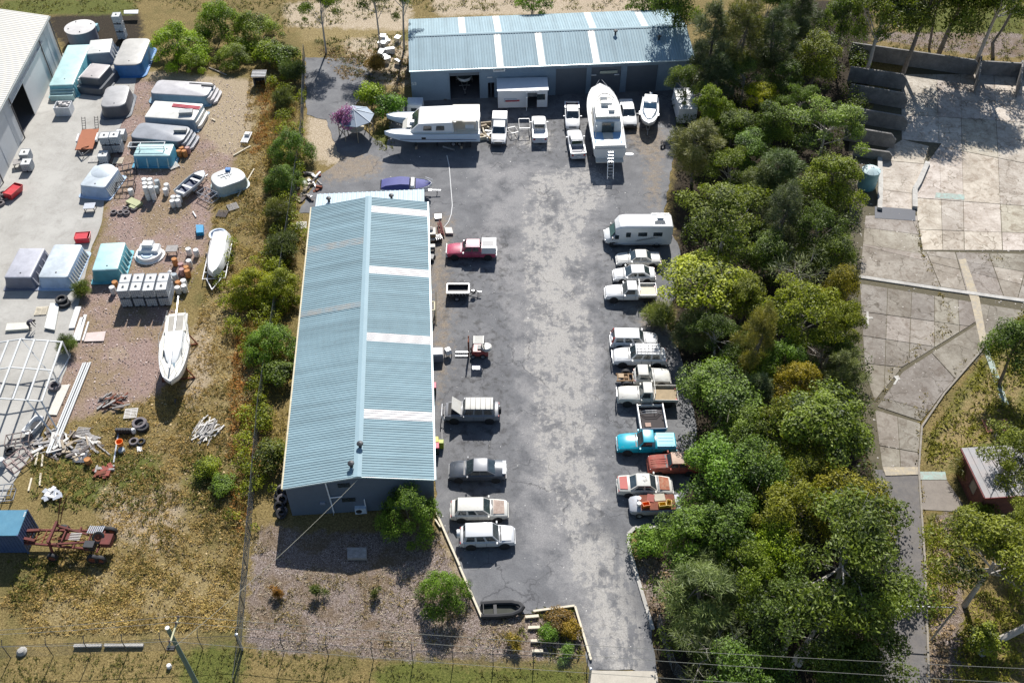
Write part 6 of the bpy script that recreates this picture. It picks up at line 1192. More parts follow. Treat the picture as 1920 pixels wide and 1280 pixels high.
for k in range(46):
    a = random.random() * 6.28; q = math.sqrt(random.random()); c = P(388 + 22 * q * math.cos(a), 806 + 18 * q * math.sin(a)); o = MB().box((0, 0, 0), (random.uniform(.8, 1.9), random.uniform(.08, .16), .06)).build('offcut', WW if k % 3 else GREYWOOD, None, False, (c.x, c.y, .03 + .55 * (1 - q) * random.random()), R(60) + random.gauss(0, .5)); o.rotation_euler.y = random.uniform(-.2, .2); tag(o, ('whitewashed' if k % 3 else 'grey') + ' timber offcut in the separate heap in the dry grass', 'offcut', 'pale offcut heap')
for k in range(26):
    c = P(205 + random.uniform(-18, 18), 755 + random.uniform(-12, 14)); o = MB().box((0, 0, 0), (random.uniform(.5, 1.6), random.uniform(.08, .2), .07)).build('scrap_stick', (DKW, GREYWOOD, RUST)[k % 3], None, False, (c.x + .4, c.y, .03 + random.uniform(0, .3)), random.gauss(.6, .5)); tag(o, ('dark', 'grey', 'rusty')[k % 3] + ' stick in the small heap left of the white pallet', 'stick', 'small dark heap')
for k in range(24):
    c = P(195 + random.uniform(-16, 14), 885 + random.uniform(-10, 8)); o = MB().box((0, 0, 0), (random.uniform(.3, .9), random.uniform(.1, .4), random.uniform(.05, .25)), 0).build('rusty_scrap', (RUST, GREYWOOD, REDRUST)[k % 3], None, False, (c.x, c.y, .03), random.random() * 3); tag(o, ('brown rusty', 'grey', 'red rusty')[k % 3] + ' scrap piece in the heap below the orange bucket', 'scrap', 'rusty scrap heap')
for k in range(18):
    c = P(100 + random.uniform(-14, 14), 930 + random.uniform(-9, 9)); o = MB().box((0, 0, 0), (random.uniform(.4, 1.1), random.uniform(.06, .5), .05)).build('white_scrap', (ALU, WHITE, STEEL)[k % 3], None, False, (c.x, c.y, .05 + random.random() * .3), random.random() * 3); tag(o, ('shiny', 'white', 'dull grey')[k % 3] + ' metal scrap in the weeds above the red rig', 'scrap', 'white scrap heap')
BK = MB().lathe([(.24, 0), (.32, .5), (.34, .52), (.27, .5), (.22, .08)], 14)
c = P(228, 838); tag(put('bucket', BK.mesh('bucket', ORANGE), None, (c.x, c.y, .3)), 'orange bucket standing on a grey drum in the scrap heap', 'bucket'); drum(DGR, 'grey drum under the orange bucket', (229, 846), -.58, grp='drums in the scrap heap'); drum(DRU, 'rust-orange drum lying low beside the grey ribbed pallet', (167, 868), -.3, grp='drums in the scrap heap')
slab_px('dark_lid', 'black sheet under the grey ribbed pallet', [(138, 850), (165, 850), (162, 868), (137, 868)], .03, .12, mat('black_sheet', (.05, .06, .08), .5), 'sheet'); slab_px('white_sheet', 'crumpled white sheet left of the scrap heap', [(67, 824), (78, 819), (83, 833), (74, 840)], .05, .12, WHITE, 'sheet'); slab_px('white_disc', 'white lid lying in the grass right of the orange bucket', [(257, 838), (266, 837), (268, 846), (258, 848)], .03, .1, WHITE, 'lid')
for k in range(7): c = P(222 + 5 * k, 812); tag(MB().lathe([(.16, 0), (.2, .1), (.2, .5), (.14, .6)], 8).build('gas_bottle', DARK if k < 6 else WHITE, None, True, (c.x, c.y, .03)), 'dark gas bottle in the row below the truck tyres', 'gas bottle', 'row of gas bottles')
# green cabinet, red skips, cases
c = P(250, 380, .3); t = thing('olive_cabinet', 'olive cabinet with a notched corner lying on the gravel', 'cabinet', (c.x, c.y, .03), R(-32)); OLV = mat('olive_enamel', (.36, .37, .19), .5, var=.15); MB().box((0, .1, 0), (1.7, .9, .35)).build('case', OLV, t, False); MB().box((.45, -.55, 0), (.8, .4, .3)).build('door', OLV, t, False)
def skip(label, px, rz, s_=1): c = P(*px); t = thing('red_skip', label, 'skip', (c.x, c.y, .03), rz); RM = paint('skip_red', (.5, .02, .03), amt=.2); MB().box((0, 0, .1), (1.5 * s_, .9, .06)).build('floor', RM, t, False); [MB().quad((-.75 * s_, y, .1), (.75 * s_, y, .1), (.95 * s_, y * 1.25, .8), (-.75 * s_, y * 1.25, .8), .04).build('side', RM, t, False) for y in (-.45, .45)]; MB().box((-.75 * s_, 0, .1), (.05, .95, .75)).build('end', RM, t, False); MB().quad((.75 * s_, -.45, .1), (.75 * s_, .45, .1), (.95 * s_, .55, .8), (.95 * s_, -.55, .8), .04).build('end', RM, t, False); MB().box((0, 0, .7), (1.4 * s_, 1.0, .04)).build('lid', RM, t, False)
skip('red tipping skip behind the pale blue pool shell', (157, 452), .1, .9); skip('long red skip near the warehouse wall', (27, 366), R(70), 1.2)
slab_px('blue_tote', 'small bright blue tote on the gravel above the upturned hull', [(369, 428), (383, 428), (383, 442), (370, 443)], .03, .5, mat('tote_blue', (.0, .22, .42), .5), 'tote')
c = P(220, 48); t = thing('teal_cabinet', 'small teal cabinet in the shade behind the round tank', 'cabinet', P(180, 58)[:2] + (.03,), 0); MB().box((0, 0, 0), (.9, .7, .9)).build('case', mat('teal_enamel', (.25, .45, .5), .5), t, False); MB().box((0, -.36, .1), (.7, .03, .7)).build('door', mat('teal_door', (.2, .38, .44), .5), t, False)
slab_px('white_table', 'white sheet standing behind the three-high tank stack', [(236, 32), (263, 31), (262, 38), (236, 38)], .9, 1.0, WHITE, 'sheet')
for lb, px, rz in (('grey metal stool frame in front of the domed pool shell', (171, 395), .1), ('cardboard pile against the warehouse wall', (38, 312), .3), ('grey bench in the drum jumble', (325, 475), .05)):
    c = P(*px); t = thing('bench', lb, 'bench', (c.x, c.y, .03), rz); MB().box((0, 0, .6), (1.2, 1.0, .08)).build('seat', ALU if 'metal' in lb else GREYWOOD, t, False)
    for x in (-.5, .5):
        for y in (-.4, .4): MB().bar((x, y, 0), (x, y, .6), .07).build('leg', DARK, t, False)
# white lounge / trap frames on the grass
c = P(463, 262); t = thing('sun_lounger', 'white slatted lounger with a box on it in the bracken', 'lounger', (c.x, c.y, .05), R(-5))
for k in range(9): MB().box((-.36 + .09 * k, 0, .3), (.06, 2.2, .04)).build('slat', WHITE, t, False)
for x in (-.4, .4): MB().bar((x, -1.1, .28), (x, 1.1, .28), .07).build('side_rail', WHITE, t, False); [MB().bar((x, y, 0), (x, y, .28), .06).build('leg', WHITE, t, False) for y in (-.9, .9)]
MB().box((.05, .4, .34), (.6, .5, .3)).build('box', WHITE, t, False)
# timber shelter
c = P(489, 160); t = thing('timber_shelter', 'small open timber shelter at the edge of the gravel', 'shelter', (c.x, c.y, .02), R(2)); DM = mat('shelter_dark', (.06, .06, .07), .8)
for x in (-.75, .75): MB().box((x, .3, 0), (.08, 1.3, 1.5)).build('side_wall', GREYWOOD, t, False)
MB().box((0, .92, 0), (1.42, .06, 1.5)).build('back_wall', DM, t, False); MB().box((0, .2, 1.5), (1.8, 1.7, .06)).build('roof', ALU, t, False); [MB().box((0, -.5 + .35 * k, 1.57), (1.8, .12, .05)).build('roof_batten', GREYWOOD, t, False) for k in range(5)]
# rusty flat trailer
c = P(164, 262, .5); t = thing('flat_trailer', 'rust-brown flat trailer with black loading ramps', 'trailer', (c.x, c.y, .03), R(6)); MB().box((0, 0, .5), (2.0, 4.2, .08)).build('deck', mat('rust_deck', (.34, .12, .055), .85, var=.2, scale=1.5, dirt=(.22, .07, .04), dirt_amt=.4), t, False)
for s_ in (-1, 1):
    MB().box((s_ * 1.12, .2, .45), (.2, 1.5, .3)).build('mudguard', WHITE, t); wheel(t, s_ * 1.05, .6, .28, z=.3).rotation_euler = (0, R(90), 0); wheel(t, s_ * 1.05, -.2, .28, z=.3).rotation_euler = (0, R(90), 0); MB().bar((s_ * .7, -2.1, .45), (0, -3.3, .45), .1).build('drawbar', DARK, t, False)
    for u in (-.2, .2): MB().bar((s_ * .75 + u, 2.1, .55), (s_ * .75 + u, 3.2, 1.6), .05).build('ramp_rail', DARK, t, False)
    for k in range(5): MB().bar((s_ * .75 - .2, 2.2 + .22 * k, .65 + .21 * k), (s_ * .75 + .2, 2.2 + .22 * k, .65 + .21 * k), .04).build('ramp_rung', DARK, t, False)
MB().cyl((0, -2.9, .05), (0, -2.9, .6), .06, n=6).build('jockey_wheel', STEEL, t); MB().tube([(-.3, -2.0, .62), (.1, -1.9, .7), (.5, -1.6, .62)], .05, 5).build('chain', RUST, t)
# blue shipping container
ct2 = thing('shipping_container', 'blue shipping container cut by the left edge', 'container', (-41.95, -22.55, .02), R(.5)); BC = mat('container_blue', (.05, .09, .19), .5, var=.15, dirt=(.1, .12, .2), dirt_amt=.3); BT = mat('container_roof', (.06, .19, .28), .5, var=.15, scale=.8, dirt=(.12, .28, .36), dirt_amt=.4)
MB().box((0, 0, 2.5), (6.0, 2.4, .08)).build('roof', BT, ct2, False)
for s_ in (-1, 1):
    mb = MB(); mb.box((0, s_ * 1.18, .1), (5.9, .03, 2.4)); [mb.box((-2.8 + .28 * k, s_ * 1.2, .15), (.13, .05, 2.3)) for k in range(21)]; mb.build('side_wall', BC, ct2, False)
    for x in (-2.97, 2.97): MB().box((x, s_ * 1.17, 0), (.12, .14, 2.59)).build('corner_post', BC, ct2, False)
mb = MB(); mb.box((2.95, 0, .1), (.03, 2.2, 2.4)); mb.build('end_wall', BC, ct2, False); [MB().box((2.98, -.95 + .27 * k, .15), (.05, .12, 2.3)).build('end_corrugation', BC, ct2, False) for k in range(8)]
mb = MB(); [mb.box((2.9, .6 + .12 * k, 2.585), (.1, .07, .012)) for k in range(4)]; mb.build('roof_marking', WHITE, ct2, False)
# rusty red rig
REDRUST = mat('rig_rust', (.155, .035, .028), .85, var=.5, scale=2.5, dirt=(.07, .03, .022), dirt_amt=.6)
rg = thing('drill_rig', 'rusty red agricultural rig with a long pointed drawbar', 'machine', P(150, 1025)[:2] + (.02,), R(-3))
for s_ in (-1, 1):
    MB().bar((-5.6, s_ * .12, 1.5), (-3.0, s_ * .5, 1.4), .22, .25).build('drawbar', REDRUST, rg, False); MB().bar((-4.0, s_ * .6, 1.2), (1.4, s_ * .85, 1.15), .14, .18).build('main_beam', REDRUST, rg, False); MB().bar((-1.8, s_ * .9, 1.6), (1.0, s_ * .35, 1.3), .14, .14).build('side_beam', REDRUST, rg, False)
    for x, r_ in ((-1.6, .45), (1.7, .5), (2.3, .45)): wheel(rg, x, s_ * 1.35, r_, .3, RUST)
    MB().bar((-1.6, s_ * 1.2, .45), (-1.6, s_ * .8, 2.0), .16).build('upright', REDRUST, rg, False)
for x in (-3.6, -3.1, -2.5): MB().bar((x, -.62, 1.25), (x, .62, 1.25), .08).build('ladder_bar', RUST, rg, False)
for x, z in ((-1.6, 2.0), (-.9, 1.4), (.2, 1.35), (1.2, 1.3), (2.0, .9)): MB().bar((x, -1.0, z), (x, 1.0, z), .2 if x == -1.6 else .12).build('cross_beam', REDRUST, rg, False)
for k in range(7): MB().bar((-3.9 + .5 * k, -.5 + .1 * k, 1.0), (-2.9 + .6 * k, .5 - .08 * k, 1.1), .06).build('lattice_bar', RUST, rg, False)
for k in range(8): MB().bar((.95 + .16 * k, .35, 1.55), (1.0 + .16 * k, 1.05, 1.55), .09, .03).build('tread_plate', ALU, rg, False)
wheel(rg, 1.9, .1, .5, .28, RUST, z=1.35).rotation_euler = (R(35), 0, .3); MB().box((2.6, 0, .9), (.8, 1.0, .5)).build('tank', REDRUST, rg, False); MB().box((1.4, -.6, .9), (.8, .6, .6)).build('engine', DARK, rg, False); MB().box((2.2, .3, 1.2), (.4, .3, .2)).build('orange_cover', mat('faded_orange', (.55, .12, .03), .6), rg, False); MB().box((-.2, 0, 1.45), (.9, .6, .05)).build('seat_frame', REDRUST, rg, False)
for y in (-.3, -.15, 0, .15, .3): MB().box((.1, y, 1.5), (.9, .05, .05)).build('deck_slat', WW, rg, False)
MB().tube([(-1.5, .9, 2.0), (-1.2, 1.6, 3.3), (-1.0, 2.0, 4.0)], .04, 5).build('boom', RUST, rg); MB().tube([(-1.3, .9, 2.0), (-.9, 1.7, 3.3), (-.6, 2.2, 4.0)], .04, 5).build('boom', RUST, rg)
# bending person
pv = {'pelvis': (0, 0, .92), 'spine': (.2, 0, 1.08), 'chest': (.42, 0, 1.12), 'neck': (.6, 0, 1.08), 'head': (.70, 0, 1.0), 'crown': (.78, 0, .93)}
vs, es, rs_ = [], [], []
def jv(p, r, par=None):
    vs.append(p); rs_.append(r)
    if par is not None: es.append((par, len(vs) - 1))
    return len(vs) - 1
a = jv((0, 0, .92), .15); sp = jv((.22, 0, 1.1), .14, a); chs = jv((.44, 0, 1.14), .15, sp); nk = jv((.58, 0, 1.1), .06, chs); hd_ = jv((.68, 0, 1.05), .10, nk); jv((.78, 0, .96), .09, hd_)
for s_ in (-1, 1):
    h_ = jv((0, s_ * .1, .88), .11, a); kn = jv((.12, s_ * .14, .48), .075, h_); an = jv((-.02, s_ * .15, .08), .05, kn); jv((.16, s_ * .16, .04), .045, an)
    sh = jv((.46, s_ * .2, 1.08), .07, chs); el = jv((.5, s_ * .24, .78), .05, sh); wr_ = jv((.58, s_ * .2, .54), .035, el); pm_ = jv((.6, s_ * .19, .47), .035, wr_)
    for k in range(5): f1_ = jv((.57 + .02 * k, s_ * (.16 + .018 * k), .41), .01, pm_); jv((.58 + .02 * k, s_ * (.155 + .016 * k), .37), .008, f1_)
me = bpy.data.meshes.new('person'); me.from_pydata(vs, es, []); me.materials.append(mat('dark_workwear', (.035, .033, .05), .8, var=.3, scale=6)); c = P(57, 618); pr = put('person', me, None, (c.x, c.y, .03), R(15)); md = pr.modifiers.new('skin', 'SKIN'); pr.modifiers.new('sub', 'SUBSURF').levels = 1; pr.modifiers['sub'].render_levels = 1
for k, sv in enumerate(me.skin_vertices[0].data): sv.radius = (rs_[k], rs_[k]); sv.use_root = (k == 0)
tag(pr, 'person in dark work clothes bending over a cream panel', 'person'); hr_ = MB().lathe([(.02, -.11), (.11, -.06), (.115, .02), (.06, .1), (.01, .11)], 10).build('hair', mat('dark_hair', (.02, .015, .012), .7), pr); hr_.location = (.72, 0, 1.06); hr_.rotation_euler = (0, R(60), 0)
# ---------------------------------------------------------------- things along the long shed
c = P(677, 966); t = thing('air_conditioner', 'pale air-conditioner unit at the foot of the shed gable', 'air conditioner', (c.x, c.y + .3, .02), R(4)); MB().box((0, 0, .05), (.95, .4, .75)).build('case', mat('unit_pale', (.5, .58, .66), .5), t, False); MB().cyl((-.15, -.21, .43), (-.15, -.225, .43), .26, n=16).build('fan_grille', DARK, t)
def bin_(label, px, lid): c = P(*px); t = thing('wheelie_bin', label, 'bin', (c.x, c.y, .022), R(4), 'wheelie bins'); MB().box((0, 0, .06), (.5, .6, .95), top=(1.15, 1.15)).build('body', mat('bin_green', (.03, .05, .04), .6), t, False); MB().box((0, -.02, 1.01), (.6, .74, .07), top=(.9, .9)).build('lid', lid, t); [MB().cyl((x - .03, .3, .1), (x + .03, .3, .1), .1, n=10).build('wheel', BLACK, t) for x in (-.22, .22)]
RL, YL = mat('bin_lid_red', (.55, .05, .10), .5), mat('bin_lid_yellow', (.62, .52, .03), .5)
bin_('wheelie bin with a pinkish red lid standing alone by the shed', (813, 736), RL); bin_('wheelie bin with a yellow lid by the shed', (817, 838), YL); bin_('wheelie bin with a red lid beside the yellow one', (818, 848), RL)
tag(MB().box((0, 0, 0), (.5, .4, .85)).build('green_post_box', mat('lime_box', (.35, .42, .03), .5), None, False, P(827, 838)), 'lime green box beside the wheelie bins', 'box')
c = P(808, 440, .6); t = thing('scrap_crate', 'white-topped rusty crate against the shed wall', 'crate', (c.x, c.y, .022), R(4)); MB().box((0, 0, 0), (1.0, 1.1, 1.0)).build('crate', mat('crate_tan', (.25, .16, .08), .8, var=.3), t, False); MB().box((0, 0, 1.0), (1.05, 1.15, .12)).build('lid', WW, t, False); MB().lathe([(.25, 0), (.3, .2), (.1, .3)], 10, (0, .2, 1.12)).build('lump', GREYWOOD, t)
c = P(826, 428, .4); t = thing('red_jib', 'folded red engine hoist near the pink-red ute', 'hoist', (c.x, c.y, .022), R(100)); [MB().bar((-1.1, y, .25), (1.1, y * .6, .35), .12).build('leg', REDRUST, t, False) for y in (-.25, .25)]; MB().bar((-.9, 0, .3), (.9, 0, .75), .14).build('jib', REDRUST, t, False); [MB().bar((x, -.25, .3), (x, .25, .3), .09).build('cross_bar', REDRUST, t, False) for x in (-.8, -.3, .3, .8)]
slab_px('white_slab', 'white slab on blocks beside the red hoist', [(834, 430), (847, 430), (850, 441), (836, 441)], .1, .3, WW, 'slab'); slab_px('grey_grate', 'small grey grate above the red hoist', [(815, 405), (828, 404), (828, 412), (816, 413)], .03, .25, STEEL, 'grate')
for lb, px, z in (('pink-white seat cushion beside the crate by the shed', (811, 454), .55), ('cream seat cushion below the pink-white one', (811, 468), .5)): c = P(*px); t = thing('chair', lb.replace('seat cushion', 'padded chair'), 'chair', (c.x, c.y, .022), R(4)); MB().box((0, 0, .42), (.62, .55, .14), top=(.92, .92)).build('seat', WW, t); [MB().bar((x, y, 0), (x, y, .42), .05).build('leg', DARK, t, False) for x in (-.25, .25) for y in (-.2, .2)]; MB().box((-.3, 0, .5), (.08, .5, .5)).build('backrest', WW, t)
c = P(822, 448, .3); t = thing('outboard_engine', 'black engine block beside the red hoist', 'engine', (c.x, c.y, .022), .4); MB().box((0, 0, .1), (.7, .6, .5), top=(.8, .8)).build('block', DARK, t); [MB().cyl((-.3 + .2 * k, -.35, .5), (-.3 + .2 * k, .35, .55), .07, n=7).build('pipe', STEEL, t) for k in range(4)]
c = P(809, 480, .5); t = thing('motor_mower', 'black and white motor mower against the shed wall', 'mower', (c.x, c.y, .022), R(80)); MB().box((0, 0, .15), (.9, .6, .3), top=(.8, .8)).build('deck', DARK, t); [wheel(t, x, y, .14, .08) for x in (-.35, .35) for y in (-.3, .3)]; MB().tube([(-.4, .25, .4), (-1.1, .25, 1.0), (-1.1, -.25, 1.0), (-.4, -.25, .4)], .025, 5).build('handle', ALU, t)
c = P(811, 585, .5); t = thing('yellow_frame', 'pale yellow steel stand against the shed wall', 'stand', (c.x, c.y, .022), R(4)); YF = mat('yellow_frame', (.5, .46, .28), .6, var=.2); [MB().bar((x, y, 0), (x, y, 1.3), .1).build('post', YF, t, False) for x in (-.25, .25) for y in (-.6, .6)]; [MB().bar((-.25, y, 1.3), (.25, y, 1.3), .1).build('rail', YF, t, False) for y in (-.6, .6)]; [MB().bar((x, -.6, 1.3), (x, .6, 1.3), .1).build('rail', YF, t, False) for x in (-.25, .25)]
stick('timber_post', 'leaning timber pole beside the pale yellow stand', (818, 610), (819, 570), .12, .12, TIMBER, 'pole', None, 0, 1.6)
c = P(819, 665, .5); t = thing('white_tote', 'tarpaulin-topped grey bin beside the forklift forks', 'bin', (c.x, c.y, .022), R(3)); MB().box((0, 0, 0), (1.2, 1.0, .9)).build('case', mat('tote_grey', (.22, .23, .26), .7), t, False); MB().box((0, 0, .9), (1.25, 1.05, .12), top=(.9, .85)).build('tarpaulin', mat('tarp_white', (.62, .6, .58), .7, var=.2), t); c = P(840, 660, .5); t = thing('spray_unit', 'small white spray unit left of the forklift', 'machine', (c.x, c.y, .022), .5); MB().box((0, 0, .4), (.6, .6, .5), top=(.8, .8)).build('tank', WHITE, t); [MB().bar((x, y, 0), (x, y, .4), .06).build('leg', DARK, t, False) for x in (-.25, .25) for y in (-.25, .25)]
stick('gas_strut_pole', 'thin dark pole lying by the bonnet of the four-wheel drive', (828, 795), (829, 825), .12, .1, DARK, 'pole'); slab_px('black_stool', 'black mat in the shadow below the forklift', [(885, 684), (902, 684), (902, 694), (886, 694)], .03, .06, STEEL, 'mat')
tag(MB().tube([P(x, y, .06) for x, y in ((838, 292), (842, 310), (844, 335), (846, 360), (848, 385), (846, 402), (841, 416), (832, 427))], .05, 5).build('hose', WHITE, None), 'pale hose trailing across the yard from the catamaran', 'hose')
# scrap between fence and lean-to
for k in range(40):
    c = P(575 + random.uniform(-22, 25), 355 + random.uniform(-28, 22)); o = MB().box((0, 0, 0), (random.uniform(.3, 1.4), random.uniform(.06, .4), random.uniform(.05, .35))).build('fence_scrap', (RUST, DKW, GREYWOOD, WHITE, TIMBER)[k % 5], None, False, (c.x, c.y, .03), random.random() * 3); tag(o, ('rusty', 'dark timber', 'grey timber', 'white', 'brown timber')[k % 5] + ' oddment in the scrap heap behind the lean-to roof', 'scrap', 'scrap behind the lean-to')
# ---------------------------------------------------------------- in front of the workshop
c0, c1 = P(934, 205), P(1026, 203); d = c1 - c0; t = thing('site_office', 'white portable office with an open door in front of the workshop', 'portable building', (c0.x, c0.y, .022), math.atan2(d.y, d.x)); LN = d.length
OFW = mat('office_white', (.66, .67, .68), .5, var=.08); mb = MB(); mb.box((LN * .30, .05, .15), (LN * .60, .08, 2.4)); mb.box((LN * .895, .05, .15), (LN * .21, .08, 2.4)); mb.box((LN * .7, .05, 2.2), (LN * .2, .08, .35)); mb.build('front_wall', OFW, t, False)
MB().box((.04, 1.25, .15), (.08, 2.3, 2.4)).build('end_wall', OFW, t, False); MB().box((LN - .04, 1.25, .15), (.08, 2.3, 2.4)).build('end_wall', OFW, t, False); MB().box((LN / 2, 2.42, .15), (LN, .08, 2.4)).build('back_wall', OFW, t, False); MB().box((LN / 2, 1.25, .1), (LN - .1, 2.3, .06)).build('floor', INT_M, t, False)
rf_ = MB().quad((-.1, -.15, 2.58), (LN + .1, -.15, 2.58), (LN + .1, 2.55, 2.75), (-.1, 2.55, 2.75), .08).build('roof', mat('office_roof', (.62, .64, .66), .6, var=.12), t, False); MB().box((LN * .57, -.45, .2), (.06, .85, 1.9)).build('door', OFW, t, False); MB().box((LN * .87, -.0, 1.2), (1.0, .05, .8)).build('window', GLASS, t, False); MB().box((LN * .25, -.03, 1.0), (1.6, .06, .5)).build('hatch_shelf', mat('shelf_grey', (.45, .5, .55), .5), t, False); MB().box((LN * .55, -.17, 2.5), (LN * .55, .05, .14)).build('awning_rail', WHITE, t, False)
for k in range(3):
    for y in (.3, 2.2): MB().box((.4 + k * (LN - .8) / 2, y, 0), (.4, .2, .1)).build('pier', CONC, t, False)
c = P(779, 200, .9); t = thing('camper_shell', 'small white camper shell behind the catamaran bows', 'camper', (c.x, c.y, .022), R(0)); MB().box((0, 0, .3), (2.0, 2.0, 1.3), top=(.92, .9)).build('shell', GEL, t); MB().box((-.1, -.98, .8), (.7, .1, .45)).build('window', GLASS, t, False); MB().box((0, .1, 1.6), (1.9, 1.3, .04)).build('roof_panel', mat('camper_roof', (.45, .5, .56), .5), t, False); [wheel(t, 0, s_ * .95, .28) for s_ in (-1, 1)]
def wframe(label, px, rz, w_, l_, h_): c = P(*px); t = thing('tube_frame', label, 'frame', (c.x, c.y, .022), rz, 'tube frames'); [MB().bar((x, y, 0), (x, y, h_), .06).build('post', WHITE, t, False) for x in (-w_, w_) for y in (-l_, l_)]; [MB().bar((-w_, y, h_), (w_, y, h_), .06).build('rail', WHITE, t, False) for y in (-l_, l_)]; [MB().bar((x, -l_, h_), (x, l_, h_), .06).build('rail', DARK, t, False) for x in (-w_, w_)]
wframe('white tube frame standing between the two utes, the larger', (983, 245), R(2), .65, 1.0, 1.0); wframe('white-and-black tube frame lying beside the open ute door', (962, 252), R(20), .45, .6, .6)
slab_px('red_canopy', 'red-edged white awning panel behind the black-bonnet ute', [(946, 200), (974, 199), (974, 206), (948, 207)], 1.2, 1.28, paint('awning_red', (.5, .04, .05)), 'awning')
for k in range(14): c = P(910 + random.uniform(-6, 7), 245 + random.uniform(-14, 20)); tag(MB().box((0, 0, 0), (random.uniform(.5, 1.3), random.uniform(.1, .4), random.uniform(.1, .5))).build('timber_bundle', (PALEWOOD, TIMBER, WHITE)[k % 3], None, False, (c.x, c.y, .03), random.random() * 3), 'oddment in the pile behind the catamaran stern', 'timber', 'pile behind the catamaran')
for k in range(16): c = P(808 + random.uniform(-16, 30), 178 + random.uniform(-7, 8)); tag(MB().box((0, 0, 0), (random.uniform(.4, 1.2), random.uniform(.1, .4), random.uniform(.1, .7))).build('workshop_scrap', (STEEL, DKW, GREYWOOD, ALU)[k % 4], None, False, (c.x, c.y, .03), random.random() * 3), 'metal oddment against the workshop wall behind the catamaran', 'scrap', 'scrap along the workshop wall')
c = P(804, 175); MB().box((0, 0, 0), (.9, .08, 1.5)).build('blue_board', mat('panel_blue', (.16, .34, .6), .5), None, False, (c.x, c.y + .6, .03))['label'] = 'bright blue panel leaning on the workshop wall'; bpy.data.objects['blue_board']['category'] = 'panel'
for k in range(12): c = P(720 + random.uniform(-10, 30), 82 + random.uniform(-10, 40)); tag(MB().box((0, 0, 0), (random.uniform(.5, 1.5), random.uniform(.3, .9), random.uniform(.2, .8))).build('white_goods', (WHITE, ALU, STEEL)[k % 3], None, False, (c.x, c.y, .03), random.random() * 3), 'discarded white oddment left of the workshop', 'scrap', 'rubbish left of the workshop')
# ladder-like tyre by the yard edge, loose cans
tyre('black tyre at the yard edge below the runabout', (1242, 277), .1, 1.0, TY, 1.2)
c = P(1180, 290); tag(MB().loft([[(x, y, z) for x, y in ell(a, b_, 12)] for a, b_, z in ((.6, .4, 0), (.5, .3, .1), (.1, .1, .14))]).build('white_cloth', WHITE, None, True, (c.x, c.y, .025)), 'crumpled white cloth on the asphalt beside the cruiser', 'cloth')
# gazebo
c = P(669, 250); gz = thing('gazebo', 'octagonal gazebo with a grey-blue roof beside the grey parking bay', 'gazebo', (c.x, c.y, .02), R(12)); GR = mat('gazebo_roof', (.22, .27, .33), .6, var=.1); n = 8; rg_ = 2.35
for k in range(n):
    a0, a1 = 2 * PI * k / n, 2 * PI * (k + 1) / n; p0, p1 = (rg_ * math.cos(a0), rg_ * math.sin(a0), 2.4), (rg_ * math.cos(a1), rg_ * math.sin(a1), 2.4); MB().add([p0, p1, (0, 0, 3.35), (p0[0], p0[1], 2.34), (p1[0], p1[1], 2.34)], [(0, 1, 2), (0, 3, 4, 1), (3, 2, 4)]).build('roof_panel', GR, gz, False); MB().bar(p0, (0, 0, 3.38), .09, .06).build('hip_cap', mat('hip_pale', (.42, .46, .5), .5), gz, False)
    MB().bar((p0[0] * .88, p0[1] * .88, 0), (p0[0] * .88, p0[1] * .88, 2.35), .1).build('post', TIMBER, gz, False)
    if k not in (5, 6): MB().bar((p0[0] * .88, p0[1] * .88, .9), (p1[0] * .88, p1[1] * .88, .9), .06, .1).build('rail', TIMBER, gz, False)
MB().lathe([(1.0, .7), (1.0, .76), (0, .77)], 14).build('table_top', PALEWOOD, gz); MB().cyl((0, 0, 0), (0, 0, .7), .12, n=8).build('table_leg', TIMBER, gz)
# green water tank
c = P(1624, 350); t = thing('water_tank', 'pale green corrugated water tank beside the bay walls', 'tank', (c.x, c.y, .02)); MB().lathe([(1.0, 0)] + [(1.0 + .02 * (k % 2), .1 * k) for k in range(24)] + [(1.0, 2.3)], 26).build('tank_wall', mat('tank_green', (.16, .33, .34), .5), t); MB().lathe([(1.04, 2.3), (.5, 2.6), (.1, 2.72)], 26).build('tank_roof', mat('tank_roof_pale', (.55, .68, .66), .5), t)
for k in range(8): a = k * PI / 4; MB().bar((1.03 * math.cos(a), 1.03 * math.sin(a), 2.33), (.1 * math.cos(a), .1 * math.sin(a), 2.74), .03).build('roof_seam', mat('seam_green', (.3, .42, .42), .5), t, False)
# ---------------------------------------------------------------- timber edging and garden sleepers
for lb, a, b_, w_ in (('upper timber edging beam along the asphalt edge', (818, 962), (862, 1062), .16), ('lower timber edging beam along the asphalt edge', (862, 1064), (903, 1158), .16), ('short timber offcut beside the edging', (816, 975), (826, 990), .12), ('sleeper edging along the top of the garden bed', (1000, 1147), (1077, 1137), .16), ('sleeper edging along the driveway side of the garden bed', (1078, 1138), (1108, 1238), .16), ('top sleeper step in the garden bed', (985, 1158), (1010, 1156), .22), ('middle sleeper step in the garden bed', (990, 1178), (1012, 1177), .22), ('lower sleeper step in the garden bed', (995, 1203), (1014, 1202), .22), ('lowest sleeper near the front fence', (998, 1222), (1018, 1221), .22)): stick('timber_sleeper', lb, a, b_, w_, .18, PALEWOOD, 'sleeper', 'timber edging and sleepers')
for lb, a, b_ in (('left long concrete bar lying inside the front fence', (140, 1212), (192, 1211)), ('right long concrete bar lying inside the front fence', (197, 1211), (270, 1211))): stick('concrete_bar', lb, a, b_, .22, .2, CONC, 'bar')
c = P(42, 1222); tag(MB().lathe([(.35, 0), (.4, .15), (.25, .35), (.05, .4)], 9).build('boulder', CONC, None, True, (c.x, c.y, 0)), 'pale boulder at the left end of the front fence', 'boulder')
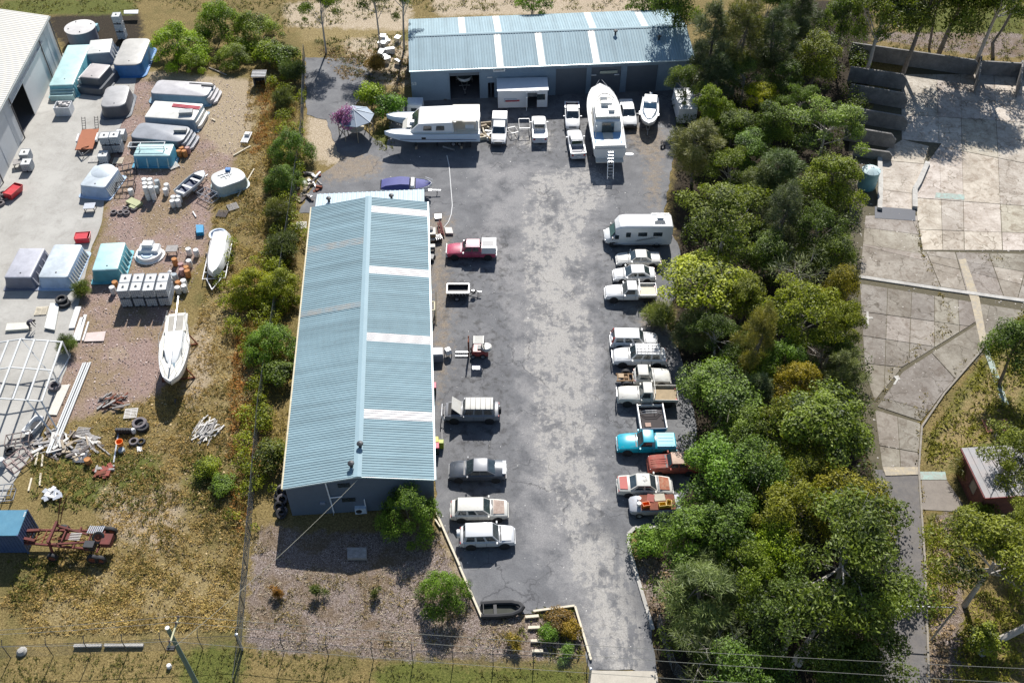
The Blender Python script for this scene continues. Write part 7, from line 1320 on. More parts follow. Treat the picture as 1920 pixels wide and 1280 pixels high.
# weatherboard tub in the dark mulch
slab_px('garden_seat', 'low grey planter in the shade of the shed gable', [(652, 1030), (688, 1030), (688, 1050), (652, 1050)], .02, .35, GREYWOOD, 'planter')
# ---------------------------------------------------------------- fences
def fence(label, pts, h, step, m, mesh_m, arm=0.0, brace=False, rails=(1.0,)):
    t = thing('chain_link_fence', label, 'fence', (pts[0][0], pts[0][1], 0)); o = Vector((pts[0][0], pts[0][1], 0)); mb = MB()
    for (a, b_) in zip(pts[:-1], pts[1:]):
        a, b_ = Vector((*a, 0)) - o, Vector((*b_, 0)) - o; L = (b_ - a).length; n = max(1, round(L / step)); d = (b_ - a).normalized(); side = Vector((-d.y, d.x, 0))
        for k in range(n + 1):
            p = a + d * (L * k / n)
            if arm: MB().tube([p, p + Vector((0, 0, h)), p + Vector((0, 0, h + .35)) + side * arm], .035, 5).build('post', m, t)
            else: MB().cyl(p, p + Vector((0, 0, h)), .04, n=6).build('post', m, t)
        for r_ in rails: MB().tube([a + Vector((0, 0, h * r_)), b_ + Vector((0, 0, h * r_))], .02, 4).build('rail', m, t)
        s_ = 0.0
        while s_ < L:
            for sg in (-1, 1):
                e = s_ + sg * h
                t0, t1 = s_, min(max(e, 0), L); hh = abs(t1 - t0); q0, q1 = a + d * t0, a + d * t1 + Vector((0, 0, hh)); sd = side * .004
                mb.add([q0 - sd - Vector((0, 0, .004)), q0 + sd + Vector((0, 0, .004)), q1 + sd + Vector((0, 0, .004)), q1 - sd - Vector((0, 0, .004))], [(0, 1, 2, 3)])
            s_ += .22
    o2 = mb.build('wire_mesh', mesh_m, t, False); o2['kind'] = 'stuff'; return t
FM, WM = mat('fence_steel', (.10, .105, .11), .5, .4, var=.2), mat('fence_wire', (.20, .21, .22), .5, .5, var=.2)
w2 = lambda px: tuple(P(*px)[:2])
fence('dark chain-link fence between the boat yard and the left field', [w2((452, 1212)), w2((490, 770)), w2((548, 400)), w2((568, 250)), w2((572, 108))], 1.9, 3.2, FM, WM, rails=(1.0, .05))
fence('front chain-link fence with cranked posts along the road verge', [w2((-60, 1236)), w2((100, 1229)), w2((450, 1213)), w2((700, 1237)), w2((1000, 1250)), w2((1100, 1256))], 1.8, 2.9, FM, WM, .35, rails=(1.0,))
fence('short fence run on the right of the driveway gate', [w2((1232, 1175)), w2((1262, 1262)), w2((1300, 1300))], 1.8, 2.0, FM, WM)
GPM = mat('gate_post', (.42, .40, .36), .6, var=.3)
def gatepost(label, px, h): c = P(*px); t = thing('gate_post', label, 'post', (c.x, c.y, 0)); MB().cyl((0, 0, 0), (0, 0, h), .09, n=8).build('pole', GPM, t); MB().lathe([(.1, 0), (.12, .04), (.02, .1)], 8, (0, 0, h)).build('cap', ALU, t); return t
gatepost('pale steel gate post at the left of the driveway', (1104, 1284), 2.6); gatepost('pale steel post at the fence corner by the power pole', (455, 1218), 2.4)
fence('short braced fence return at the corner by the power pole', [w2((455, 1218)), w2((445, 1290))], 1.8, 3, FM, WM)
c0, c1 = P(1745, 1200), P(1700, 1142, 2.3); t = thing('barrier_post', 'tilted timber barrier across the lower lane', 'barrier', (c0.x, c0.y, 0)); MB().bar((0, 0, 0), (1.6, 1.4, 2.4), .14).build('post', TIMBER, t, False); MB().bar((1.6, 1.4, 2.4), (-2.4, 1.6, 2.3), .06).build('rail', ALU, t, False)
# ---------------------------------------------------------------- power pole and lines
pp = thing('power_pole', 'tall green-grey power pole with a crossarm at the bottom', 'power pole', (-22.4, -35.6, 0)); PM = mat('treated_pole', (.13, .19, .16), .8, var=.2, scale=2)
MB().tube([(0, 0, 0), (-.02, 0, 5), (-.08, 0, 10)], .19, 10, .14).build('pole', PM, pp); MB().cyl((-.08, 0, 10), (-.08, 0, 10.04), .15, n=10).build('pole_cap', mat('pole_cap', (.66, .64, .58), .5), pp); MB().bar((.35, 1.0, 9.6), (.15, -1.1, 9.5), .11, .12).build('crossarm', mat('arm_yellow', (.5, .48, .3), .7), pp, False)
INS = mat('insulator', (.12, .08, .07), .3)
for x, y in ((.34, .95), (.3, .5), (.18, -.8)): MB().lathe([(.05, 0), (.09, .05), (.05, .1), (.08, .15), (.02, .2)], 8, (x, y, 9.62)).build('insulator', INS, pp)
MB().box((.25, -1.1, 9.2), (.5, .3, .25)).build('fuse_box', DARK, pp); c = P(318, 1250)
tag(MB().lathe([(.12, 0), (.2, .05), (.16, .3), (.02, .34)], 10).build('street_lamp_shade', WHITE, None, True, (c.x, c.y, .02)), 'small white and blue object on the verge beside the pole', 'litter')
WIRE = mat('power_line_wire', (.55, .5, .38), .4, .5, var=.1)
def wire(label, a, b_, sag, r=.018):
    a, b_ = Vector(a), Vector(b_); pts = [a.lerp(b_, k / 16) - Vector((0, 0, sag * 4 * (k / 16) * (1 - k / 16))) for k in range(17)]; tag(MB().tube(pts, r, 4).build('power_line', WIRE, None), label, 'wire', 'power lines')
T0 = Vector((-22.4, -35.6, 0))
for k, (o, lb) in enumerate((((.34, .95, 9.85), 'far'), ((.3, .5, 9.85), 'middle'), ((.18, -.8, 9.75), 'near'))):
    e = P(1920, 1252 + 28 * k, 9.0); wire('%s power line running right across the driveway' % lb, T0 + Vector(o), e + (e - (T0 + Vector(o))) * .02, .55); e2 = P(-30, (1182, 1190, 1212)[k], 9.2); wire('%s power line running off the left edge' % lb, T0 + Vector(o), e2, .15)
ap_ = s1.matrix_basis @ Vector((W1 / 2, -.1, 4.7)); wire('service cable from the pole to the shed gable', T0 + Vector((.5, -.9, 9.3)), ap_, .5, .016)

slab_px('fallen_sheet', 'faded red sheet lying in the grass above the brick hut', [(1840, 788), (1888, 787), (1893, 808), (1850, 812)], .03, .12, mat('faded_red_sheet', (.30, .11, .08), .8, var=.3, scale=2), 'sheet')
# ================================================================ TREES AND SHRUBS
def leaf_mat(name, dark, light, transl=.3, rough=.55):
    m, nt, b = new_mat(name); oi = nt.nodes.new('ShaderNodeObjectInfo'); a = nt.nodes.new('ShaderNodeAttribute'); a.attribute_name = 'tone'
    pos = world_pos(nt); n1 = noise_n(nt, pos, .45, 3, .6)
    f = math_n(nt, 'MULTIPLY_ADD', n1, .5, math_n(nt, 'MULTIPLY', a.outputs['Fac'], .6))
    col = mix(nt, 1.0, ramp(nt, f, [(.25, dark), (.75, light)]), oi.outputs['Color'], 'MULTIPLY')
    nt.links.new(col, b.inputs['Base Color']); b.inputs['Roughness'].default_value = rough; b.inputs['Specular IOR Level'].default_value = .35
    tr = nt.nodes.new('ShaderNodeBsdfTranslucent'); nt.links.new(mix(nt, 1.0, col, (1.15, 1.2, .6), 'MULTIPLY'), tr.inputs[0])
    ms = nt.nodes.new('ShaderNodeMixShader'); ms.inputs[0].default_value = transl; out = nt.nodes['Material Output']
    nt.links.new(b.outputs[0], ms.inputs[1]); nt.links.new(tr.outputs[0], ms.inputs[2]); nt.links.new(ms.outputs[0], out.inputs[0]); return m
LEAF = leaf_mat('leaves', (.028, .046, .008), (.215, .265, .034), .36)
NEEDLE = leaf_mat('needles', (.055, .07, .028), (.18, .20, .085), .3)

def quads_mesh(name, C_, U, V, tone, m):
    """one mesh of diamond leaves: centres, half axes"""
    n = len(C_); v = np.empty((n, 4, 3), np.float32); v[:, 0] = C_ - U; v[:, 1] = C_ + V - U * .1; v[:, 2] = C_ + U; v[:, 3] = C_ - V - U * .1
    me = bpy.data.meshes.new(name); me.vertices.add(n * 4); me.vertices.foreach_set('co', v.ravel())
    me.loops.add(n * 4); me.loops.foreach_set('vertex_index', np.arange(n * 4, dtype=np.int32)); me.polygons.add(n)
    me.polygons.foreach_set('loop_start', np.arange(0, n * 4, 4, dtype=np.int32)); me.update(calc_edges=True)
    at = me.attributes.new('tone', 'FLOAT', 'POINT'); at.data.foreach_set('value', np.repeat(tone, 4).astype(np.float32))
    me.materials.append(m); return me
def unit(n, rng):
    d = rng.normal(size=(n, 3)); return d / np.linalg.norm(d, axis=1)[:, None]
def leaves_on(blobs, per_area, l, wd, rng, up=.5, droop=0.0, inner=.55, wisp=False, dome=True):
    Cs, Us, Vs, Ts = [], [], [], []
    cc = np.mean([b_[0] for b_ in blobs], 0); ex = np.max([np.abs(np.array(b_[0]) - cc) + np.array(b_[1]) for b_ in blobs], 0); cc = cc - np.array([0, 0, ex[2] * .5])
    for c, r in blobs:
        c = np.array(c); r = np.array(r); n = int(per_area * 4 * PI * ((r[0] * r[1]) ** .8 + 2 * (r[0] * r[2]) ** .8) / 3)
        d = unit(n, rng); d = d[d[:, 2] > -.55]; n = len(d); k = 1 - inner * rng.random(n) ** 2.2
        k *= 1 + .16 * np.sin(d[:, 0] * 5 + c[0] * 3) * np.cos(d[:, 1] * 6 + c[1]) + .08 * rng.normal(size=n)
        p = c + d * r * k[:, None]; dc = (p - cc) / ex; dc /= np.linalg.norm(dc, axis=1)[:, None]; nr = .7 * d + (.55 * dc if dome else 0) + np.array([0, 0, up + .1]) + .72 * rng.normal(size=(n, 3)); nr /= np.linalg.norm(nr, axis=1)[:, None]
        if wisp: u = d * .8 + np.array([0, 0, .25]) + .45 * rng.normal(size=(n, 3))
        else: u = np.cross(nr, unit(n, rng)) + np.array([0, 0, -droop])
        u /= np.linalg.norm(u, axis=1)[:, None]; vv = np.cross(nr, u); vv /= np.maximum(1e-6, np.linalg.norm(vv, axis=1))[:, None]
        s_ = (.65 + .7 * rng.random(n))[:, None]
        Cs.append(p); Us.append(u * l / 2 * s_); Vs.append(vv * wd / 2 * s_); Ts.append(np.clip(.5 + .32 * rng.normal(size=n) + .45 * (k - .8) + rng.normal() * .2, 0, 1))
    return tuple(np.concatenate(a) for a in (Cs, Us, Vs, Ts))
def trunk_mesh(name, h, r, blobs, m, rng, lean=(0, 0), forks=None):
    mb = MB(); top = Vector((lean[0], lean[1], h * .62)); pts = [Vector((0, 0, -.1)), Vector((lean[0] * .25, lean[1] * .3, h * .2)), Vector((lean[0] * .6 + rng.normal() * .1, lean[1] * .6, h * .42)), top]
    mb.tube(pts, r, 7, r * .5)
    for c, rr in blobs[:forks or 9]:
        s_ = pts[1].lerp(top, .35 + .65 * rng.random()); c = Vector(c); mid_ = s_.lerp(c, .5) + Vector((rng.normal() * .25, rng.normal() * .25, .15)); mb.tube([s_, mid_, c], r * .3, 5, r * .07)
        for _ in range(2):
            e = c + Vector((rng.normal() * rr[0] * .5, rng.normal() * rr[1] * .5, rng.random() * rr[2] * .6)); mb.tube([mid_.lerp(c, .5), e], r * .16, 4, r * .05)
    return mb.mesh(name, m)
PROTO = {}
def proto(kind, variant):
    key = (kind, variant)
    if key in PROTO: return PROTO[key]
    rng = np.random.default_rng(hash(kind) % 1 + sum(map(ord, kind)) * 17 + variant * 101); lm = LEAF; bark = BARK
    if kind == 'euc':         # open eucalypt, separate clumps at the limb ends
        h, rc = 10., 3.6; bl = []; ax, ay = .75 + .5 * rng.random(), .75 + .5 * rng.random()
        for k in range(19):
            a = rng.random() * 2 * PI; q = rc * math.sqrt(rng.random()); z = h * .97 - (q / rc) ** 2 * 2.8 - rng.random() ** 2 * 3.4; s_ = .55 + .75 * rng.random()
            bl.append(((q * math.cos(a) * ax, q * math.sin(a) * ay, z), (s_, s_ * (.8 + .4 * rng.random()), s_ * .62)))
        for k in range(6): bl.append(((rng.normal() * .8, rng.normal() * .8, h * (.78 + .16 * rng.random())), (.8 + .4 * rng.random(), .8 + .4 * rng.random(), .55)))
        lv = leaves_on(bl, 66, .24, .085, rng, .45, .35, .7); bark = PALEBARK; tr = (h, .2)
    elif kind == 'dense':     # fuller tree, lumpy crown of uneven boughs
        h, rc = 8., 3.3; bl = [((.3, 0, 4.6), (1.7, 1.7, 1.5))]; ax, ay = .8 + .4 * rng.random(), .8 + .4 * rng.random()
        for k in range(24):
            a = k * 2.4 + rng.random() * .9; q = rc * math.sqrt((k + .5) / 24) * (.7 + .35 * rng.random()); z = 4.3 + 3.2 * math.sqrt(max(0, 1 - (q / rc / 1.05) ** 2)) * (.75 + .35 * rng.random()) - (rng.random() * 2.2 if q > 1.8 else .2); s_ = .5 + .8 * rng.random() ** 1.4
            bl.append(((q * math.cos(a) * ax, q * math.sin(a) * ay, z), (s_, s_ * (.8 + .4 * rng.random()), s_ * .8)))
        lv = leaves_on(bl, 66, .20, .10, rng, .5, 0, .6); tr = (h, .2)
    elif kind == 'bush':      # broad scrub mass down to the ground
        h, rc = 5., 3.6; bl = []
        for k in range(40):
            a = k * 2.4 + rng.random(); q = rc * math.sqrt((k + .5) / 40) * (.8 + .3 * rng.random()); z = .7 + (h - 1.2) * max(.05, 1 - (q / rc) ** 1.7) * (.55 + .5 * rng.random()); s_ = .45 + .6 * rng.random()
            bl.append(((q * math.cos(a), q * math.sin(a), z), (s_, s_, s_ * .9)))
        lv = leaves_on(bl, 60, .20, .09, rng, .5, 0, .65); tr = (h, .1)
    elif kind == 'cas':       # she-oak: tall, wispy
        h, rc = 11., 2.6; bl = []
        for k in range(26):
            t = (k + .5) / 26; a = k * 2.4 + rng.random(); q = rc * (math.sin(PI * min(1, .12 + t * .86)) ** .8) * (.3 + .7 * rng.random()); z = h * (.28 + .66 * t) + rng.normal() * .35
            bl.append(((q * math.cos(a), q * math.sin(a), z), (.95 * (1.1 - t * .5), .95 * (1.1 - t * .5), .9)))
        lv = leaves_on(bl, 62, .50, .045, rng, .3, 0, .8, True); lm = NEEDLE; tr = (h * 1.3, .15)
    elif kind == 'wattle':    # flat clumpy yellow-green crown
        h, rc = 6.5, 3.0; bl = []
        for k in range(22):
            a = k * 2.4; q = rc * math.sqrt((k + .5) / 22); z = h - .9 * (q / rc) ** 2 * 2 - rng.random() * 1.0
            bl.append(((q * math.cos(a), q * math.sin(a), z), (.6 + .4 * rng.random(), .6 + .4 * rng.random(), .45 + .3 * rng.random())))
        lv = leaves_on(bl, 60, .20, .115, rng, .9); tr = (h, .14)
    elif kind == 'shrub':
        h, rc = 2.6, 1.5; bl = []
        for k in range(11):
            a = k * 2.4; q = rc * math.sqrt((k + .5) / 11) * .8; z = h * .75 - .6 * (q / rc) ** 2 - rng.random() * .5
            bl.append(((q * math.cos(a), q * math.sin(a), z), (.5 + .3 * rng.random(), .5 + .3 * rng.random(), .5 + .3 * rng.random())))
        lv = leaves_on(bl, 60, .19, .11, rng, .6); tr = (h, .07)
    elif kind == 'feather':   # low feathery bush
        h, rc = 2.8, 1.6; bl = []
        for k in range(10):
            a = k * 2.4; q = rc * math.sqrt((k + .5) / 10) * .7; bl.append(((q * math.cos(a), q * math.sin(a), h * .62 - rng.random() * .8), (.75, .75, .9)))
        lv = leaves_on(bl, 75, .5, .04, rng, .3, 0, .8, True); lm = NEEDLE; tr = (h * 1.2, .07)
    elif kind == 'tuft':      # straggly little plant
        h, rc = 1.2, .6; bl = [((rng.normal() * .22, rng.normal() * .22, .35 + .5 * rng.random()), (.22 + .15 * rng.random(), .22, .3)) for k in range(6)]
        lv = leaves_on(bl, 90, .32, .035, rng, .3, 0, .9, True); lm = NEEDLE; tr = (h * .9, .03)
    elif kind == 'bare':      # grey, nearly leafless
        h, rc = 8., 2.8; bl = []
        for k in range(16):
            a = k * 2.4; q = rc * math.sqrt((k + .5) / 16); bl.append(((q * math.cos(a), q * math.sin(a), h * .9 - rng.random() * 2.5 - q * .4), (.9, .9, .7)))
        lv = leaves_on(bl, 16, .42, .04, rng, .3, 0, .9, True); bark = TWIG; lm = NEEDLE; tr = (h, .16)
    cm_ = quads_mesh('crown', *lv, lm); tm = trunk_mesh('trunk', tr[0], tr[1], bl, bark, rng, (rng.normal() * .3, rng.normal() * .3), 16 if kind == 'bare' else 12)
    PROTO[key] = (h, rc, cm_, tm); return PROTO[key]
def tree(name, label, px, top_h, radius, kind, tint, variant=0, group='trees of the belt', cat='tree', fit=None):
    """px = photo position of the crown centre; top_h = tree height; radius = crown radius in metres"""
    h, rc, cm_, tm = proto(kind, variant); s_ = top_h / h; k = radius / rc
    c = P(px[0], px[1], top_h * (.72 if kind != 'cas' else .6)); rz = random.random() * 6.28
    t = thing(name, label, cat, (c.x, c.y, 0), rz, group); t.scale = (k, k, s_)
    o = put('trunk', tm, t); o2 = put('crown', cm_, t); o2.color = (*tint, 1); return t
G_DARK, G_MID, G_BRT, G_YEL, G_OLV, G_GRY, G_BRN, G_SIL = (.62, .72, .7), (.9, 1, .9), (.95, 1.25, .8), (2.1, 1.85, .5), (1.25, 1.1, .7), (.95, .98, 1.15), (1.7, 1.15, .7), (1.35, 1.45, 1.9)
BELT = [
 ('tall grey-green she-oak rising behind the right end of the workshop', (1335, 75), 13, 3.0, 'cas', G_GRY, 0),
 ('green tree cut by the top edge just right of the workshop roof', (1268, -8), 13, 3.4, 'dense', G_MID, 0),
 ('pale wispy she-oak between two dark trees near the top of the belt', (1392, 70), 14, 3.4, 'cas', G_OLV, 1),
 ('dark she-oak left of the round green tree at the top of the belt', (1452, 75), 12, 3.0, 'cas', G_DARK, 2),
 ('round green tree beside the concrete bays at the top of the belt', (1532, 100), 9, 3.4, 'dense', G_OLV, 1),
 ('tall green tree at the top edge above the round green tree', (1588, 28), 10, 2.6, 'dense', G_MID, 2),
 ('dark tree at the top edge behind the pale she-oak', (1435, 18), 11, 3.2, 'euc', G_DARK, 0),
 ('dark tree at the top edge left of the tall green one', (1500, 20), 11, 3.2, 'cas', G_DARK, 1),
 ('dark she-oak against the right end wall of the workshop', (1345, 150), 9, 2.6, 'cas', G_DARK, 0),
 ('grey-leaved tree leaning over the white van beside the workshop', (1290, 150), 7.5, 2.4, 'euc', G_GRY, 1),
 ('yellow-green tree in front of the workshop end wall', (1335, 195), 7.5, 2.4, 'dense', (1.3, 1.35, .6), 0),
 ('broad olive she-oak at the yard edge beside the small covered boat', (1308, 275), 8.5, 3.4, 'cas', (1.35, 1.2, .75), 2),
 ('small wattle tree with bright yellow flowers in the belt', (1428, 178), 5.5, 2.0, 'wattle', (3.0, 2.3, .35), 0),
 ('silver-leaved tree beside the concrete bay dividers', (1555, 225), 8.5, 4.2, 'euc', G_SIL, 2),
 ('green tree between the wattle flowers and the silver-leaved tree', (1450, 225), 7, 2.6, 'dense', G_MID, 1),
 ('low bright green tree below the yellow-flowered wattle', (1405, 270), 5.5, 2.6, 'dense', G_BRT, 2),
 ('dense olive-topped tree beside the water tank', (1562, 335), 9, 3.5, 'dense', (1.25, 1.2, .6), 0),
 ('soft green tree left of the olive-topped tree', (1465, 330), 8, 3.2, 'cas', (.9, 1.1, .8), 0),
 ('big grey-green gum tree behind the motorhome', (1362, 400), 10, 4.6, 'euc', (1.15, 1.1, .95), 0),
 ('narrow dark tree between the gum and the olive-topped tree', (1468, 405), 10, 2.4, 'cas', G_GRY, 1),
 ('dark green tree below the olive-topped tree by the tank', (1540, 420), 8, 2.8, 'euc', G_DARK, 1),
 ('grey nearly bare tree in the middle of the belt', (1495, 490), 8, 3.3, 'bare', (1.6, 1.6, 1.6), 0),
 ('bright yellow-green tree behind the white hatchback', (1325, 530), 7, 4.2, 'wattle', G_YEL, 1),
 ('green clump right of the bright yellow-green tree', (1400, 555), 7, 2.6, 'dense', G_OLV, 0),
 ('yellowish gum tree overhanging the cracked pavement', (1512, 575), 9.5, 3.8, 'euc', (1.5, 1.35, .6), 1),
 ('small brown-tinged tree at the pavement edge above the yellowish gum', (1575, 535), 7.5, 2.0, 'dense', G_BRN, 2),
 ('gum crown at the pavement edge with pale bare limbs below it', (1570, 610), 8.5, 2.6, 'euc', G_OLV, 2),
 ('conical olive she-oak standing alone in the belt', (1422, 640), 11, 1.9, 'cas', (1.7, 1.35, .7), 1),
 ('green tree at the foot of the conical she-oak', (1470, 670), 7, 2.2, 'dense', G_BRT, 1),
 ('dark tree shading the roof-racked four-wheel drive', (1350, 625), 6, 2.6, 'euc', G_DARK, 0),
 ('broad bushy green tree behind the tray utes', (1356, 738), 7, 3.9, 'dense', (.95, 1.15, .8), 2),
 ('orange-tipped tree in the middle of the lower belt', (1495, 720), 7.5, 2.4, 'dense', (1.9, 1.2, .5), 0),
 ('slender green tree right of the broad bushy tree', (1420, 745), 7, 2.2, 'cas', G_MID, 0),
 ('big glossy green tree beside the lower lane', (1540, 800), 10, 4.6, 'dense', (1.05, 1.1, .75), 0),
 ('leafy tree with fine twigs below the orange-tipped tree', (1470, 810), 8, 3.0, 'euc', G_OLV, 2),
 ('bright green tree overhanging the rusty cars', (1354, 882), 8.5, 3.6, 'dense', (.95, 1.3, .75), 1),
 ('dark green tree right of the one over the rusty cars', (1420, 880), 8.5, 3.0, 'dense', (.8, 1.0, .8), 2),
 ('olive tree between the big glossy tree and the brown-tipped gum', (1500, 890), 8, 2.8, 'euc', G_OLV, 0),
 ('brown-tipped gum tree beside the narrow lane', (1590, 935), 9, 3.6, 'euc', (1.7, 1.25, .65), 1),
 ('green tree overhanging the kerb at the driveway bend', (1294, 1002), 7, 3.1, 'dense', (.9, 1.15, .75), 0),
 ('shadowy green tree behind the one at the driveway bend', (1365, 985), 8, 3.2, 'dense', (.75, .95, .75), 1),
 ('brownish gum in the middle of the lowest trees', (1480, 965), 9, 3.2, 'euc', (1.35, 1.1, .7), 2),
 ('very large dark gum tree at the lower right', (1600, 1040), 12, 5.0, 'euc', (.85, .9, .75), 0),
 ('yellow-green leaning tree left of the very large gum', (1455, 1030), 8, 2.2, 'wattle', (1.6, 1.7, .5), 0),
 ('light green wispy she-oak near the driveway gate', (1320, 1115), 7.5, 3.6, 'cas', (1.2, 1.35, .8), 2),
 ('dark tree below the light green she-oak', (1350, 1200), 7, 3.0, 'bare', (1.0, 1.0, 1.0), 1),
 ('dark gum at the bottom edge with pale twin trunks', (1500, 1150), 9, 3.6, 'euc', G_DARK, 1),
 ('dark crown at the bottom edge beside the lane', (1630, 1150), 8, 3.6, 'dense', (.62, .7, .6), 2),
 ('green bushy tree in the bottom edge left of the twin trunks', (1395, 1255), 6, 3.2, 'dense', (.7, .95, .6), 0),
 ('low green tree behind the small covered boat and the box truck', (1375, 235), 6, 2.6, 'dense', (1.0, 1.05, .7), 2),
 ('grey-green tree filling the belt above the yellow wattle', (1400, 135), 7.5, 2.8, 'euc', G_GRY, 1),
 ('dark tree between the round green tree and the yellow wattle', (1475, 145), 7, 2.6, 'dense', G_DARK, 0),
 ('shaded tree left of the silver-leaved tree top', (1500, 185), 6.5, 2.4, 'euc', (.8, .95, .8), 2),
 ('olive gum right of the broad olive she-oak', (1375, 310), 7, 2.8, 'euc', (1.1, 1.1, .7), 1),
 ('soft wispy tree above the big grey-green gum', (1425, 350), 7, 2.4, 'cas', (1.1, 1.15, .75), 2),
 ('dark rounded tree between the gum and the grey bare tree', (1440, 470), 7, 2.6, 'dense', (.75, .85, .7), 1),
 ('leafy tree below the dark tree by the tank', (1555, 470), 6.5, 2.4, 'dense', (.9, .95, .65), 2),
 ('olive tree at the foot of the bright yellow-green tree', (1305, 615), 5, 2.2, 'cas', (1.1, 1.1, .8), 0),
 ('deep green tree under the yellowish gum', (1540, 650), 6.5, 2.6, 'euc', (.85, .95, .65), 0),
 ('small green tree left of the orange-tipped tree', (1440, 700), 6, 2.0, 'dense', (1.0, 1.15, .65), 0),
 ('leafy tree between the broad bushy tree and the glossy one', (1400, 810), 7, 2.6, 'dense', (.95, 1.05, .7), 1),
 ('wispy tree beside the cracked pavement below the yellowish gum', (1575, 700), 7, 2.2, 'cas', (1.2, 1.2, .8), 1),
 ('olive tree in the middle of the lowest trees, left of the very large gum', (1400, 1085), 8, 2.8, 'euc', (1.0, 1.05, .65), 2),
 ('shady tree in the bottom edge right of the twin trunks', (1590, 1255), 5, 3.0, 'dense', (.65, .75, .55), 1),
]
for i, (lb, px, h, r, kd, tn, va) in enumerate(BELT):
    tree({'cas': 'she_oak_tree', 'euc': 'gum_tree', 'wattle': 'wattle_tree', 'bare': 'bare_tree'}.get(kd, 'leafy_tree'), lb, px, h, r, kd, tn, va)
OTHER = [
 ('leafy_tree', 'dark green tree cut by the right picture edge', (1915, 640), 8, 3.0, 'dense', (.7, .85, .6), 1),
 ('gum_tree', 'olive gum tree with a leaning pale trunk in the bottom right corner', (1862, 1050), 9, 4.4, 'euc', (1.25, 1.1, .65), 2),
 ('gum_tree', 'thin gum with bare pale branches over the brick hut roof', (1898, 848), 8, 3.4, 'euc', (1.1, 1.0, .6), 1),
 ('leafy_tree', 'olive tree at the right edge below the brick hut', (1915, 985), 7, 2.6, 'euc', (1.1, 1.0, .6), 0),
 ('gum_tree', 'dark-trunked gum behind the concrete bays, left one', (1660, 10), 14, 5.2, 'euc', (1.0, .95, .7), 1),
 ('gum_tree', 'dark-trunked gum behind the concrete bays, right one', (1738, -5), 15, 5.6, 'dense', (.95, .95, .75), 2),
 ('gum_tree', 'gum in the top right corner with a crooked dark trunk', (1880, -20), 15, 5.4, 'euc', (1.0, 1.0, .7), 0),
 ('gum_tree', 'tall gum over the top edge between the crooked trunk and the bays', (1815, -60), 17, 5.6, 'dense', (1.0, 1.0, .7), 1),
 ('leafy_tree', 'yellow-green leafy tree behind the blue pool shell', (325, 60), 5.4, 3.9, 'bush', (1.7, 1.9, .5), 0),
 ('leafy_tree', 'bright green tree at the top edge left of the sandy track', (405, 18), 5.6, 3.6, 'bush', (1.2, 1.4, .55), 1),
 ('leafy_tree', 'green tree at the top edge nearest the sandy track', (470, 40), 4.6, 3.6, 'bush', (1.25, 1.3, .6), 2),
 ('gum_tree', 'slim gum casting its shadow over the grey parking bay', (598, 6), 10, 2.7, 'euc', (.9, 1.0, .8), 1),
 ('gum_tree', 'tall thin gum left of the workshop, the left of the pair', (702, -22), 12, 2.6, 'euc', (.9, 1.0, .8), 2),
 ('gum_tree', 'tall thin gum left of the workshop, the right of the pair', (748, -20), 12, 3.0, 'euc', (.85, .95, .75), 0),
 ('leafy_tree', 'bright green tree top behind the middle of the workshop roof', (1002, 2), 7, 2.4, 'wattle', (1.3, 1.7, .5), 1),
 ('leafy_tree', 'small green tree behind the right part of the workshop roof', (1205, 5), 6.5, 2.0, 'wattle', (1.2, 1.5, .6), 0),
 ('leafy_tree', 'glossy green tree against the front gable of the long shed', (764, 938), 4.8, 2.5, 'bush', (.9, 1.15, .8), 0),
 ('leafy_tree', 'round green garden tree near the timber edging', (828, 1094), 3.8, 2.0, 'bush', (.95, 1.25, .8), 1),
]
for nm, lb, px, h, r, kd, tn, va in OTHER: tree(nm, lb, px, h, r, kd, tn, va, 'trees round the yards')
